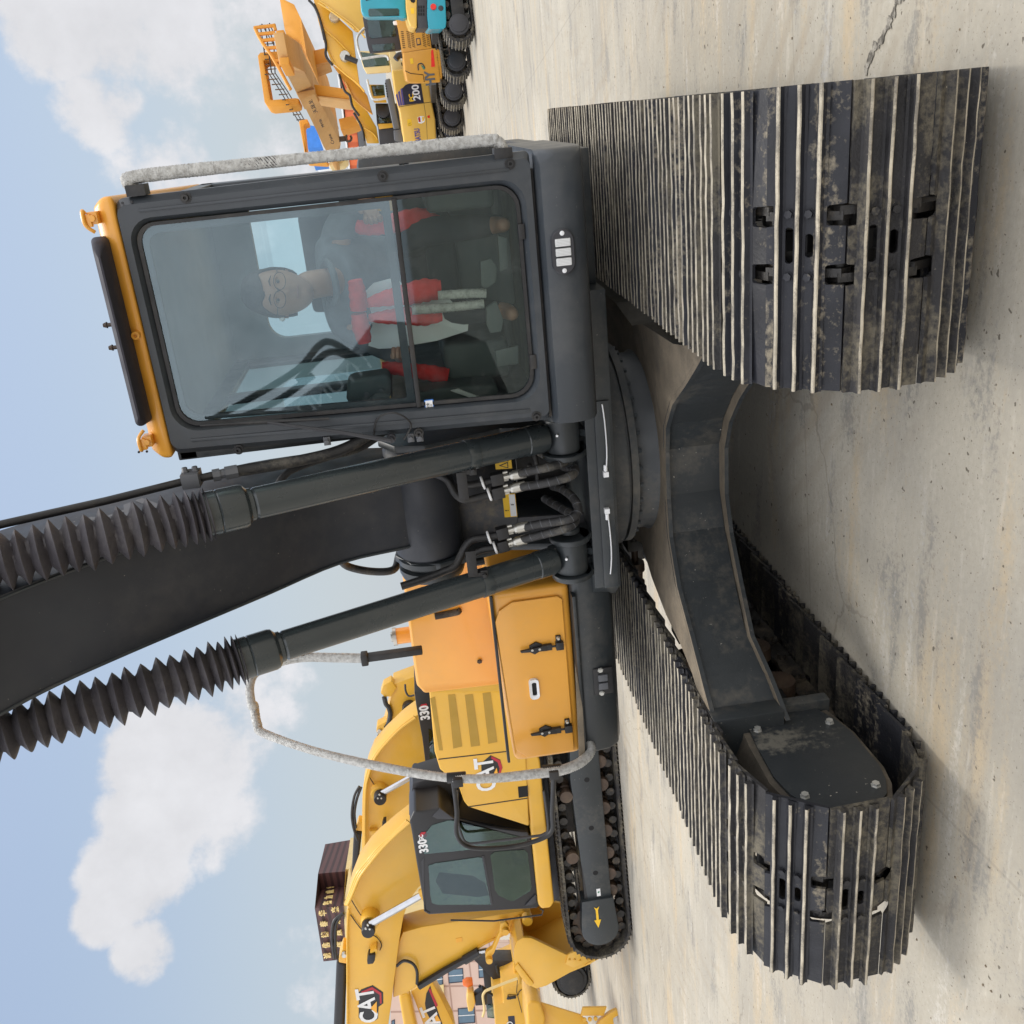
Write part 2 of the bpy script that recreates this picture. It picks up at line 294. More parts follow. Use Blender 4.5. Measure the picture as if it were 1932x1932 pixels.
# ------------------------------------------------------------------ ground
def ground_mat():
    m, n, l, p = _nodes('worn_concrete'); co = coords(n, l)
    fine = noise(n, l, co, 38, 5, .7)
    def msk(scale, lo, hi, amt, st=None, g=.35, det=6):
        q = n.new('ShaderNodeMath'); q.operation = 'MULTIPLY_ADD'; l.new(fine, q.inputs[0]); q.inputs[1].default_value = g; l.new(noise(n, l, co, scale, det, .62, st), q.inputs[2])
        return ramp(n, l, q.outputs[0], lo+g*.5, hi+g*.5, 0, amt)
    c = mixc(n, l, msk(.35, .35, .65, 1), (.365, .33, .265), (.475, .44, .365))
    c = mixc(n, l, msk(.9, .45, .62, .55, (.5, 1.5, 1)), c, (.315, .295, .255))
    c = mixc(n, l, msk(1.6, .53, .66, .6, (.35, 1.9, 1)), c, (.52, .40, .245))
    c = mixc(n, l, msk(2.4, .56, .66, .75, (.5, 1.6, 1), .5), c, (.225, .22, .205))
    c = mixc(n, l, msk(2.0, .60, .70, .5, (.3, 2.0, 1), .5), c, (.61, .59, .545))
    c = mixc(n, l, msk(7, .56, .70, .5, (.3, 2.2, 1), .3), c, (.57, .53, .45))
    c = mixc(n, l, ramp(n, l, noise(n, l, co, 34, 4, .6), .35, .7, 0, .25), c, (.27, .25, .21))
    c = mixc(n, l, ramp(n, l, noise(n, l, co, 26, 2, .5), .69, .72, 0, .85), c, (.10, .085, .065))
    c = mixc(n, l, ramp(n, l, noise(n, l, co, 80, 2, .5), .66, .70, 0, .6), c, (.16, .14, .11))
    # hair cracks, only here and there
    vo = n.new('ShaderNodeTexVoronoi'); vo.feature = 'DISTANCE_TO_EDGE'; vo.inputs['Scale'].default_value = .55
    dv = n.new('ShaderNodeVectorMath'); nn_ = n.new('ShaderNodeTexNoise'); nn_.inputs['Scale'].default_value = 2.5; nn_.inputs['Detail'].default_value = 6; l.new(co, nn_.inputs[0]); sc_ = n.new('ShaderNodeVectorMath'); sc_.operation = 'SCALE'; sc_.inputs['Scale'].default_value = .35; l.new(nn_.outputs[1], sc_.inputs[0]); l.new(co, dv.inputs[0]); l.new(sc_.outputs[0], dv.inputs[1]); l.new(dv.outputs[0], vo.inputs[0])
    cm_ = n.new('ShaderNodeMath'); cm_.operation = 'MULTIPLY'; l.new(ramp(n, l, vo.outputs[0], .002, .005, 1, 0), cm_.inputs[0]); l.new(ramp(n, l, noise(n, l, co, .45, 3), .52, .60, 0, .35), cm_.inputs[1])
    c = mixc(n, l, cm_.outputs[0], c, (.13, .115, .09))
    # curved scuffs left by turning tracks
    wv = n.new('ShaderNodeTexWave'); wv.wave_type = 'RINGS'; wv.rings_direction = 'Z'; wv.inputs['Scale'].default_value = 1.7; wv.inputs['Distortion'].default_value = 3; wv.inputs['Detail'].default_value = 5
    mp = n.new('ShaderNodeMapping'); mp.inputs['Location'].default_value = (-6.5, -5.5, 0); l.new(co, mp.inputs[0]); l.new(mp.outputs[0], wv.inputs[0])
    mu = n.new('ShaderNodeMath'); mu.operation = 'MULTIPLY'; l.new(ramp(n, l, wv.outputs[0], .6, .95), mu.inputs[0]); l.new(ramp(n, l, noise(n, l, co, .8, 5), .48, .65, 0, .4), mu.inputs[1])
    c = mixc(n, l, mu.outputs[0], c, (.33, .28, .21))
    # slab joints every 4.5 m
    sp = n.new('ShaderNodeSeparateXYZ'); mp2 = n.new('ShaderNodeMapping'); mp2.inputs['Rotation'].default_value = (0, 0, R(-8)); mp2.inputs['Location'].default_value = (1.3, .55, 0); l.new(co, mp2.inputs[0]); l.new(mp2.outputs[0], sp.inputs[0])
    js = []
    for i in (0, 1):
        a = n.new('ShaderNodeMath'); a.operation = 'PINGPONG'; l.new(sp.outputs[i], a.inputs[0]); a.inputs[1].default_value = 2.25
        js.append(ramp(n, l, a.outputs[0], .004, .009, 1, 0))
    mx = n.new('ShaderNodeMath'); mx.operation = 'MAXIMUM'; l.new(js[0], mx.inputs[0]); l.new(js[1], mx.inputs[1])
    nm = n.new('ShaderNodeMath'); nm.operation = 'MULTIPLY'; l.new(mx.outputs[0], nm.inputs[0]); nm.inputs[1].default_value = .22
    c = mixc(n, l, nm.outputs[0], c, (.14, .13, .11))
    l.new(c, p.inputs['Base Color']); p.inputs['Roughness'].default_value = .85; p.inputs['Specular IOR Level'].default_value = .25
    b = n.new('ShaderNodeBump'); b.inputs['Strength'].default_value = .35; b.inputs['Distance'].default_value = .01; l.new(noise(n, l, co, 22, 8, .7), b.inputs['Height']); l.new(b.outputs[0], p.inputs['Normal'])
    return m
g = MB(); NG = 24; S = 700
g.add([(-S, -S, 0), (S, -S, 0), (S, S, 0), (-S, S, 0)], [(0, 1, 2, 3)])
struct(g.build('ground', ground_mat(), fix=False))
# loose grit and crumbs of dried soil
rg_ = random.Random(11); gv = MB()
for i in range(420):
    x = rg_.uniform(-3.2, 4.2); y = rg_.uniform(-3.2, 6) if i % 3 else rg_.uniform(-2.6, 1.0); q = rg_.choice((.002, .003, .003, .004, .006)); a0 = rg_.uniform(0, 6)
    ring = [(x+q*rg_.uniform(.6, 1.3)*math.cos(a0+k*1.047), y+q*rg_.uniform(.6, 1.3)*math.sin(a0+k*1.047)) for k in range(6)]
    gv.loft([[Vector((px, py_, .001)) for px, py_ in ring], [Vector((x+(px-x)*.7, y+(py_-y)*.7, q*rg_.uniform(.5, 1))) for px, py_ in ring]])
gvo = gv.build('grit', paint('soil_grit', (.20, .16, .11), .95, var=.5, vs=3), fix=False); gvo['kind'] = 'stuff'
# a spalled crack in the slab beside the right-hand track
ck = MB(); kp_ = [(1.72, -1.02), (1.80, -1.10), (1.86, -1.20), (1.93, -1.24), (1.98, -1.36), (2.07, -1.42), (2.14, -1.55), (2.30, -1.66)]
rows = []; rc = random.Random(4)
for i in range(len(kp_)-1):
    for j in range(9):
        t = j/9; x = kp_[i][0]+(kp_[i+1][0]-kp_[i][0])*t+rc.uniform(-.008, .008); y = kp_[i][1]+(kp_[i+1][1]-kp_[i][1])*t+rc.uniform(-.008, .008)
        w, w2 = rc.uniform(.003, .02), rc.uniform(.003, .02); rows.append([(x-w, y-w*.7, .004), (x-w*.3, y-w*.2, .0035), (x+w2*.3, y+w2*.2, .0035), (x+w2, y+w2*.7, .004)])
for i in range(len(rows)-1): ck.add(rows[i]+rows[i+1], [(0, 1, 5, 4), (1, 2, 6, 5), (2, 3, 7, 6)])
struct(ck.build('ground_crack', paint('crumbled_concrete', (.16, .145, .12), .95, var=.5, vs=30, dust=(.42, .39, .33), da=.8, ds=25, lo=.45, hi=.6, bump=1, bs=40), fix=False))
# ------------------------------------------------------------------ the big excavator in front
EX = thing('excavator', 'large charcoal and amber excavator facing the camera, operator seated in its cab, boom raised', 'excavator', (0, 0, 0))
SW, TC, TL, RP, ZT = .89, 1.25, 1.774, .305, .412
NSH = 45
def trackpath(L, r, zc, n, phase, sag=.022):
    tot = 4*L + 2*math.pi*r; out = []
    for i in range(n):
        s = (i*tot/n + phase) % tot
        if s < 2*L: q = (L-s, zc+r - sag*math.sin(math.pi*s/(2*L)))
        elif s < 2*L+math.pi*r: a = (s-2*L)/r; q = (-L-r*math.sin(a), zc+r*math.cos(a))
        elif s < 4*L+math.pi*r: q = (-L+(s-2*L-math.pi*r), zc-r)
        else: a = (s-4*L-math.pi*r)/r; q = (L+r*math.sin(a), zc-r*math.cos(a))
        out.append(q)
    return out
def shoe_mesh(w, pitch, z0=.065, mats=('shoe', 'shoe2', 'shoe3'), variant=0, slots=True):
    mb = MB(); h = w/2; a = -pitch*.51; b = pitch*.66
    bm = bmesh.new()
    def loop(pts):
        vs = [bm.verts.new((x, y, z0)) for x, y in pts]
        return [bm.edges.new((vs[i], vs[(i+1) % len(vs)])) for i in range(len(vs))]
    def stad(cx, cy, l, r, n=5):
        return [(cx+l/2-r+r*math.cos(R(t)), cy+r*math.sin(R(t))) for t in range(-90, 91, 180//n)] + [(cx-l/2+r+r*math.cos(R(t)), cy+r*math.sin(R(t))) for t in range(90, 271, 180//n)]
    k = .086; nw, nd = .032, .042
    out_ = [(-h, a)]
    for c in (-k, k): out_ += [(c-nw, a), (c-nw*.9, a+nd*.7), (c-nw*.6, a+nd), (c+nw*.6, a+nd), (c+nw*.9, a+nd*.7), (c+nw, a)]
    out_ += [(h, a), (h, b)]
    for c in (k, -k): out_ += [(c+nw, b), (c+nw*.9, b-nd*1.1), (c+nw*.6, b-nd*1.35), (c-nw*.6, b-nd*1.35), (c-nw*.9, b-nd*1.1), (c-nw, b)]
    out_ += [(-h, b)]
    es = loop(out_)
    if slots: es += loop(stad(0, -pitch*.16, .108, .0155)); es += loop(stad(0, pitch*.15, .07, .0145))
    bmesh.ops.triangle_fill(bm, edges=es, use_beauty=True, use_dissolve=False)
    r_ = bmesh.ops.extrude_face_region(bm, geom=list(bm.faces)); bmesh.ops.translate(bm, verts=[v for v in r_['geom'] if isinstance(v, bmesh.types.BMVert)], vec=(0, 0, .014))
    bmesh.ops.recalc_face_normals(bm, faces=bm.faces)
    for v in bm.verts:
        if v.co.y > pitch*.42: v.co.z -= .020*min(1, (v.co.y-pitch*.42)/(pitch*.16))
        if v.co.y < -pitch*.45: v.co.z += .002
    bm.verts.ensure_lookup_table(); bm.verts.index_update()
    mb.mi = 2 if variant else 0
    mb.add([v.co.copy() for v in bm.verts], [[v.index for v in f.verts] for f in bm.faces]); bm.free()
    zt = z0+.0135
    rnd = random.Random(variant*7+3)
    for gi, gy in enumerate((-pitch*.31, 0, pitch*.31)):
        n = 14; secs = []
        for i in range(n+1):                               # worn, slightly wavy grouser bars
            x = -h+w*i/n; hh = .0265+rnd.uniform(-.0022, .0016); ww = rnd.uniform(-.001, .001)
            secs.append([(x, gy-.019, zt), (x, gy-.0115, zt+.005), (x, gy-.0072+ww, zt+hh-.003), (x, gy-.0038+ww, zt+hh), (x, gy+.0038+ww, zt+hh), (x, gy+.0072+ww, zt+hh-.003), (x, gy+.0115, zt+.005), (x, gy+.019, zt)])
        mb.mi = 2 if variant else 0
        mb.loft([[Vector(q) for q in s] for s in secs])
        nf = n*8; st = len(mb.f)-nf-2
        for q in range(nf):
            if q % 8 in (3, 4): mb.m[st+q] = 1
    mb.mi = 2 if variant else 0
    for sx in (-1, 1):
        for gy in (-pitch*.16, pitch*.15): mb.hexb((sx*.092, gy, zt), (0, 0, 1), .0135, .013)
    o = mb.build('track_shoe', [MT[q] for q in mats], None, fix=False, ang=30)
    return o
SHOE_A = shoe_mesh(SW, .2003); SHOE_B = shoe_mesh(SW, .2003, variant=1)
def lay_shoes(parent, cx, L, r, zc, n, phase, protos, pick, sag=.022):
    pts = trackpath(L, r, zc, n, phase, sag); first = set()
    for i in range(n):
        p, q = pts[i], pts[(i+1) % n]; t = Vector((0, q[0]-p[0], q[1]-p[1])).normalized(); nn = Vector((0, -t.z, t.y))
        if (Vector((0, (p[0]+q[0])/2, (p[1]+q[1])/2)) - Vector((0, 0, zc))).dot(nn) < 0: nn = -nn
        xx = t.cross(nn); src = protos[pick(i)]
        o = src.copy() if src.name in first else src.copy()
        COL.objects.link(o)
        m = Matrix.Identity(4)
        for k in range(3): m[k][0] = xx[k]; m[k][1] = t[k]; m[k][2] = nn[k]
        j = random.Random(i*3+int(cx*100)).uniform(-.002, .002)
        m[0][3] = cx+j; m[1][3] = (p[0]+q[0])/2; m[2][3] = (p[1]+q[1])/2
        o.parent = parent; o.matrix_parent_inverse = Matrix.Identity(4); o.matrix_basis = m
def link_chain(parent, cx, L, r, zc, n, phase, name='link_chain', sag=.022, w=.1, h=.05):
    mb = MB(); pts = trackpath(L, r, zc, n, phase, sag)
    for i in range(n):
        p, q = pts[i], pts[(i+1) % n]; t = Vector((0, q[0]-p[0], q[1]-p[1])); ln = t.length; t.normalize(); nn = Vector((0, -t.z, t.y))
        if (Vector((0, p[0], p[1]-zc))).dot(nn) < 0: nn = -nn
        for sx in (-1, 1):
            off = (.085 if i % 2 else .07)*sx; c = Vector((cx+off, p[0], p[1]))
            prof = [(-.02, -.034), (ln*.4, -.046), (ln*.6, -.046), (ln+.02, -.034), (ln+.035, 0), (ln+.02, .045), (ln*.5, .06), (-.02, .045), (-.035, 0)]
            mb.prism([c + t*a + nn*b for a, b in prof], (.026*sx, 0, 0))
        mb.cyl((cx-.14, p[0], p[1]), (cx+.14, p[0], p[1]), .026, n=10)
    return mb.build(name, 'link', parent, fix=False)
def solve_phase(side, uv):                                # slide the chain so that a shoe sits where the photograph shows one
    best = None
    for k in range(60):
        ph = k/60*.2003; pts = trackpath(TL, RP, ZT, NSH, ph)
        for i in range(NSH):
            p, q = pts[i], pts[(i+1) % NSH]; y = (p[0]+q[0])/2; z = (p[1]+q[1])/2
            if y > -TL-.1: continue
            dy, dz = y+TL, z-ZT; l = math.hypot(dy, dz); P = Vector((side*TC, y+dy/l*.08, z+dz/l*.08)) - CP
            u = 966+FPX*P.dot(CR)/P.dot(CF); v = 966-FPX*P.dot(CU)/P.dot(CF)
            e = abs(v-uv[1])
            if best is None or e < best[0]: best = (e, ph)
    return best[1]
def roller(mb, c, d, r, l):
    mb.lathe(Vector(c)-Vector(d)*l/2, d, [(0, r*.55), (0, r*.95), (l*.08, r), (l*.2, r), (l*.24, r*.78), (l*.44, r*.74), (l*.47, r*.95), (l*.53, r*.95), (l*.56, r*.74), (l*.76, r*.78), (l*.8, r), (l*.92, r), (l, r*.95), (l, r*.55)], 24)
for sd_, uv in ((-1, (256, 1491)), (1, (1470, 1508))):
    ph = solve_phase(sd_, uv); cx = sd_*TC
    tr = link_chain(EX, cx, TL, RP, ZT, NSH, ph, 'crawler_track')
    clean = {22, 23} if sd_ < 0 else {10, 14, 18, 21, 24}
    lay_shoes(tr, cx, TL, RP, ZT, NSH, ph, (SHOE_A, SHOE_B), lambda i: 1 if (i in clean or (i*7+sd_) % 5 == 0) else 0)
    fr = MB(); fr.box((cx-.17, -1.36, .25), (cx+.17, 1.36, .36)); fr.prism([(cx-.19, -1.36, .36), (cx+.19, -1.36, .36), (cx+.10, -1.36, .41), (cx-.10, -1.36, .41)], (0, 2.72, 0))
    fr.box((cx-.20, -1.40, .20), (cx+.30, -1.32, .55)) if sd_ < 0 else fr.box((cx-.30, -1.40, .20), (cx+.20, -1.32, .55))
    frame = fr.build('track_frame', 'black', EX, bev=.006)
    for y in (-1.15, -.85, -.5, -.15, .2, .55, .9, 1.2):
        rb = MB(); roller(rb, (cx, y, .235), (1, 0, 0), .085, .34); rb.build('bottom_roller', 'rust', frame)
    for y in (-.45, .75):
        rb = MB(); ix = cx-sd_*.24; roller(rb, (cx, y, .60), (1, 0, 0), .062, .30); rb.cyl((cx-sd_*.15, y, .60), (ix-sd_*.14, y, .60), .022, n=12); rb.build('carrier_roller', 'rust', frame)
        bk = MB(); x0, x1 = sorted((ix-sd_*.16, ix-sd_*.02)); bk.box((x0, y-.075, .45), (x1, y+.075, .66))
        for dz in (.60, .63): bk.hexb(((x0+x1)/2, y-.075, dz), (0, -1, 0), .010, .008)
        bk.build('roller_bracket', 'black', frame, bev=.004)
    # front idler and drive sprocket
    for y in (TL, -TL):
        sp = MB(); n = 23; r0, r1 = .268, .298; prof = []
        for k in range(n*4):
            a = 2*math.pi*k/(n*4); rr = r1 if k % 4 in (0, 1) else r0; prof.append((cx-.03, y+rr*math.sin(a), ZT+rr*math.cos(a)))
        sp.prism(prof, (.06, 0, 0)); sp.lathe((cx-.24, y, ZT), (1, 0, 0), [(0, .20), (.02, .25), (.46, .25), (.48, .20)], 32)
        sp.build('sprocket', 'black', frame)
    # the inner side cover of the travel motor
    ix = -sd_; xp = sd_*.885
    hs = [(-1.375, .635), (-1.60, .652), (-1.84, .655), (-1.96, .63), (-2.07, .565), (-2.125, .47), (-2.13, .385), (-2.10, .30), (-2.04, .235), (-1.95, .195), (-1.85, .178), (-1.60, .19), (-1.50, .215), (-1.375, .245)]
    hb = MB(); k_ = [(y, z+(.055 if z > .5 else -.01)) for y, z in hs]
    hb.loft([[Vector((xp, y, z)) for y, z in hs], [Vector((xp+sd_*.03, y, z+.004*(1 if z > .5 else -1))) for y, z in hs], [Vector((xp+sd_*.17, y*.995, z)) for y, z in k_]]); house = hb.build('motor_housing', 'dirtyin', frame, bev=.004)
    cv = [(-1.435, .612), (-1.62, .628), (-1.83, .632), (-1.945, .608), (-2.045, .55), (-2.095, .465), (-2.10, .39), (-2.072, .31), (-2.02, .25), (-1.94, .215), (-1.85, .20), (-1.615, .21), (-1.52, .235), (-1.405, .29)]
    cb = MB(); cb.prism([(xp-sd_*.003, y, z) for y, z in cv], (-sd_*.014, 0, 0)); cb.build('motor_cover', 'cover', frame, bev=.003)
    q = sorted((sd_*.80, sd_*1.0)); cb = MB(); cb.box((q[0], -1.50, .46), (q[1], -1.40, .775)); cb.box((q[0]+(.03 if sd_ > 0 else 0), -1.42, .22), (q[1]-(.03 if sd_ < 0 else 0), -1.36, .70)); cb.build('frame_bracket', 'base', frame, bev=.008)
    for y, z in ((-1.515, .587), (-1.535, .272), (-1.97, .272), (-1.97, .56)):
        b_ = MB(); b_.hexb((xp-sd_*.016, y, z), (-sd_, 0, 0), .016, .016); b_.build('cover_bolt', 'bolt', frame)
for q in (SHOE_A, SHOE_B): bpy.data.objects.remove(q)
# carbody: X of four legs with dusty flanges
cb = MB()
FE = [(-.84, -1.48, .77, .46), (-.72, -1.32, .77, .475), (-.6, -1.14, .765, .50), (-.45, -.90, .76, .47), (-.28, -.70, .74, .45), (-.12, -.60, .72, .44), (.12, -.60, .72, .44), (.28, -.70, .74, .45), (.45, -.90, .76, .47), (.6, -1.14, .765, .50), (.72, -1.32, .77, .475), (.84, -1.48, .77, .46)]
RE = [(-.84, -1.28), (-.77, -1.16), (-.735, -.96), (-.72, -.66), (-.69, -.3), (-.62, 0), (.62, 0), (.69, -.3), (.72, -.66), (.735, -.96), (.77, -1.16), (.84, -1.28)]
for sg in (1, -1):
    n = len(FE)
    top = [[(x, y*sg, zt) for x, y, zt, zb in FE], [(x, y*sg, zt-.018) for x, y, zt, zb in FE]]
    for i in range(n-1):
        a, b = FE[i], FE[i+1]; c, d = RE[i+1], RE[i]
        k = .045
        # webs
        cb.mi = 0; cb.add([(a[0], (a[1]+k)*sg, a[2]), (b[0], (b[1]+k)*sg, b[2]), (b[0], (b[1]+k)*sg, b[3]), (a[0], (a[1]+k)*sg, a[3])], [(0, 1, 2, 3)])
        cb.add([(d[0], d[1]*sg, a[2]), (c[0], c[1]*sg, b[2]), (c[0], c[1]*sg, b[3]), (d[0], d[1]*sg, a[3])], [(0, 1, 2, 3)])
        # top and bottom flange plates
        for z_, dz, mi in ((2, .02, 1), (3, .02, 1)):
            e = 0 if z_ == 2 else -.035
            hi = 0 if z_ == 2 else 0
            P = [(a[0], (a[1]+e)*sg, a[z_]), (b[0], (b[1]+e)*sg, b[z_]), (c[0], c[1]*sg, b[z_]), (d[0], d[1]*sg, a[z_])]
            cb.mi = mi; cb.add(P, [(0, 1, 2, 3)])
            cb.mi = 0; cb.add([P[0], P[1], (P[1][0], P[1][1], P[1][2]-dz), (P[0][0], P[0][1], P[0][2]-dz)], [(0, 1, 2, 3)]); cb.add([(x, y, z-dz) for x, y, z in P], [(3, 2, 1, 0)])
carbody = cb.build('carbody', ['base', 'ledge'], EX, ang=25, fix=False)
pd = MB(); pd.lathe((0, 0, .44), (0, 0, 1), [(0, .50), (.26, .50), (.30, .475), (.395, .475)], 64); pd.build('pedestal', 'base', carbody)
for xw in (-.62, .62): pass
sb = MB(); sb.lathe((0, 0, .835), (0, 0, 1), [(0, .475), (0, .535), (.035, .535), (.035, .50), (.055, .50), (.055, .545), (.155, .545), (.155, .3)], 72)
ring = sb.build('swing_bearing', 'base', EX, ang=30)
for k in range(36):
    a = 2*math.pi*k/36+.05; b_ = MB(); b_.hexb((.508*math.cos(a), .508*math.sin(a), .835), (0, 0, -1), .014, .022); b_.build('ring_bolt', 'dark', ring)
# ------------------------------------------------------------------ upper structure
dk = MB()
dk.prism([(-.50, -.70, .99), (.95, -.70, .99), (.95, 1.9, .99), (-.62, 1.9, .99), (-.62, -.55, .99)], (0, 0, .13))
dk.box((.95, -.55, 1.0), (1.53, 1.9, 1.10)); dk.box((-1.5, -.50, 1.02), (-.62, 1.9, 1.20))
deck = dk.build('main_frame', 'dark', EX, bev=.006)
b_ = MB(); b_.box((-.50, -.715, 1.005), (.45, -.702, 1.075)); b_.build('front_bar', 'dark', deck, bev=.003)
# white grease lines with their fittings on the front bar
for (x0, x1, z) in ((-.42, -.085, 1.045), (.10, .44, 1.04)):
    xs = [x0+(x1-x0)*i/8 for i in range(9)]; b_ = MB(); b_.tube([(x, -.726-.006*math.sin(i), z-.012*math.sin(i*.39)) for i, x in enumerate(xs)], .0032, 8)
    e = x1 if x0 < 0 else x0; b_.box((e-.012, -.738, z-.012), (e+.012, -.716, z+.012)); b_.cyl((e-.045 if x0 < 0 else e+.016, -.727, z), (e-.016 if x0 < 0 else e+.045, -.727, z), .009, n=8)
    b_.build('grease_line', 'gwhite', deck)
# rounded side hull under the storage box
hl = MB(); prof = [(-.60, 1.235), (-.625, 1.21), (-.63, 1.15), (-.62, 1.08), (-.58, 1.025), (-.50, 1.0), (1.9, 1.0), (1.9, 1.235)]
hl.prism([(-.36, y, z) for y, z in prof], (-1.16, 0, 0)); hull = hl.build('side_hull', 'dark', EX, bev=.02, seg=3)
b_ = MB(); b_.prism([(-.55, -.665, 1.215), (-1.535, -.665, 1.215), (-1.555, -.64, 1.215), (-1.555, .5, 1.215), (-.55, .5, 1.215)], (0, 0, .018)); b_.build('step_plate', 'dark', hull, bev=.004)
b_ = MB(); b_.box((-1.16, -.637, 1.045), (-1.00, -.622, 1.15)); q = b_.build('lamp_plate', 'black', hull, bev=.01)
b_ = MB(); b_.box((-1.125, -.648, 1.075), (-1.085, -.636, 1.125)); b_.box((-1.075, -.648, 1.075), (-1.035, -.636, 1.125)); b_.build('lamp', 'grey', q, bev=.004)
for x in (-1.15, -1.01):
    b_ = MB(); b_.hexb((x, -.637, 1.11), (0, -1, 0), .012, .008); b_.build('plate_bolt', 'bolt', q)
# tower carrying the boom foot: side plates, front plate with its opening, the pivot boss
tw = MB()
for s in (-1, 1):
    x0 = s*.285
    tw.prism([(x0, -.70, 1.12), (x0, -.60, 1.22), (x0, -.52, 1.5), (x0, -.64, 1.86), (x0, -.60, 2.0), (x0, -.47, 2.08), (x0, -.32, 2.04), (x0, .1, 1.6), (x0, .9, 1.12)], (s*.035, 0, 0))
tower = tw.build('boom_tower', 'dark', EX, bev=.006)
def py(z): return -.50+(z-1.2)*.17
fp = MB()
for lo, hi, x0, x1 in ((1.45, 1.80, -.285, .285), (1.12, 1.45, -.285, -.175), (1.12, 1.45, .20, .285)):
    fp.prism([(x0, py(lo), lo), (x1, py(lo), lo), (x1, py(hi), hi), (x0, py(hi), hi)], (0, .02, 0))
fp.build('front_plate', 'plate', tower, bev=.003)
b_ = MB(); b_.box((-.285, .05, 1.12), (.285, .07, 1.9)); b_.build('rear_plate', 'void', tower)
b_ = MB(); b_.cyl((.06, -.25, 1.12), (.06, -.25, 1.42), .12, n=24); b_.cyl((.06, -.25, 1.42), (.06, -.25, 1.46), .07, n=24); b_.tube([(.2, -.42, 1.16), (.2, -.42, 1.48)], .014, 10)
for k in range(5): a = k*1.256; b_.hexb((.02+.05*math.cos(a), -.40, 1.36+.05*math.sin(a)), (0, -1, 0), .011, .02)
b_.build('swing_motor', 'black', tower)
bo = MB(); bo.lathe((-.285, -.47, 1.90), (1, 0, 0), [(0, .15), (.02, .165), (.55, .165), (.57, .15)], 40); bo.build('pivot_boss', 'boom', tower)
bo = MB(); bo.lathe((-.40, -.47, 1.90), (1, 0, 0), [(0, .10), (.0, .155), (.03, .165), (.05, .165), (.055, .135), (.075, .135), (.078, .165), (.105, .165), (.115, .15)], 40); bo.build('pin_flange', 'dark', tower)
# warning stickers on the front plate
def sticker(x0, x1, z0, z1, mat, par, name, dy=-.004): b_ = MB(); b_.prism([(x0, py(z0)+dy, z0), (x1, py(z0)+dy, z0), (x1, py(z1)+dy, z1), (x0, py(z1)+dy, z1)], (0, .003, 0)); return b_.build(name, mat, par)
s1 = sticker(-.167, -.042, 1.449, 1.512, 'yel', tower, 'warning_sticker'); sticker(-.163, -.046, 1.452, 1.481, 'gwhite', s1, 'white_field', -.006)
text('!', .026, (-.13, py(1.497)-.0075, 1.497), (1, 0, 0), (0, .17, 1), 'black2', s1); text('1', .022, (-.10, py(1.467)-.0085, 1.467), (1, 0, 0), (0, .17, 1), 'black2', s1)
s2 = sticker(.09, .165, 1.452, 1.532, 'yel', tower, 'warning_sticker')
for x in (.109, .146):
    b_ = MB(); b_.prism([(x-.017, py(1.47)-.0055, 1.47), (x+.017, py(1.47)-.0055, 1.47), (x, py(1.515)-.0055, 1.515)], (0, .0015, 0)); b_.build('triangle_mark', 'black2', s2)
    b_ = MB(); b_.prism([(x-.011, py(1.474)-.007, 1.474), (x+.011, py(1.474)-.007, 1.474), (x, py(1.505)-.007, 1.505)], (0, .0012, 0)); b_.build('triangle_field', 'yel', s2)
# ---- boom: a curved box beam rising over the camera
HB = .222
bot = [(-.50, 1.76), (-.60, 1.98), (-.685, 2.32), (-.93, 2.65), (-1.185, 3.0), (-1.335, 3.2), (-1.49, 3.39), (-1.665, 3.55), (-1.95, 3.76), (-2.4, 4.02), (-3.0, 4.25), (-3.8, 4.45), (-4.9, 4.55)]
top = [(-.36, 2.02), (-.30, 2.3), (-.33, 2.72), (-.50, 3.1), (-.72, 3.5), (-.86, 3.72), (-1.02, 3.93), (-1.2, 4.12), (-1.5, 4.36), (-2.0, 4.66), (-2.7, 4.88), (-3.7, 5.0), (-4.9, 4.95)]
bs = smooth([(0, y, z) for y, z in bot], 4); ts = smooth([(0, y, z) for y, z in top], 4); xb = .02
bm_ = MB(); bm_.loft([[Vector((xb-HB, a.y, a.z)), Vector((xb+HB, a.y, a.z)), Vector((xb+HB, c.y, c.z)), Vector((xb-HB, c.y, c.z))] for a, c in zip(bs, ts)])
boom = bm_.build('boom', 'boom', EX, bev=.006, ang=25)
for sx_ in (-1, 1):
    b_ = MB(); b_.tube([Vector((xb+sx_*(HB-.012), q.y-.001, q.z-.001)) for q in bs[4:]], .006, 6); b_.build('weld_seam', 'dark', boom)
# lettering on the boom's cab side (the windscreen mirrors it)
mid = [((a.y+c.y)/2, (a.z+c.z)/2) for a, c in zip(bs, ts)]
p0, p1 = Vector((0, -.75, 3.12)), Vector((0, -1.5, 3.95)); dd = (p1-p0).normalized()
text('HYUNDAI', .30, (xb+HB+.002, -1.22, 3.62), -dd, Vector((0, -dd.z, dd.y))*-1 if False else Vector((0, -dd.z, dd.y)), 'grey', boom, 'boom_lettering', sx=1.1)
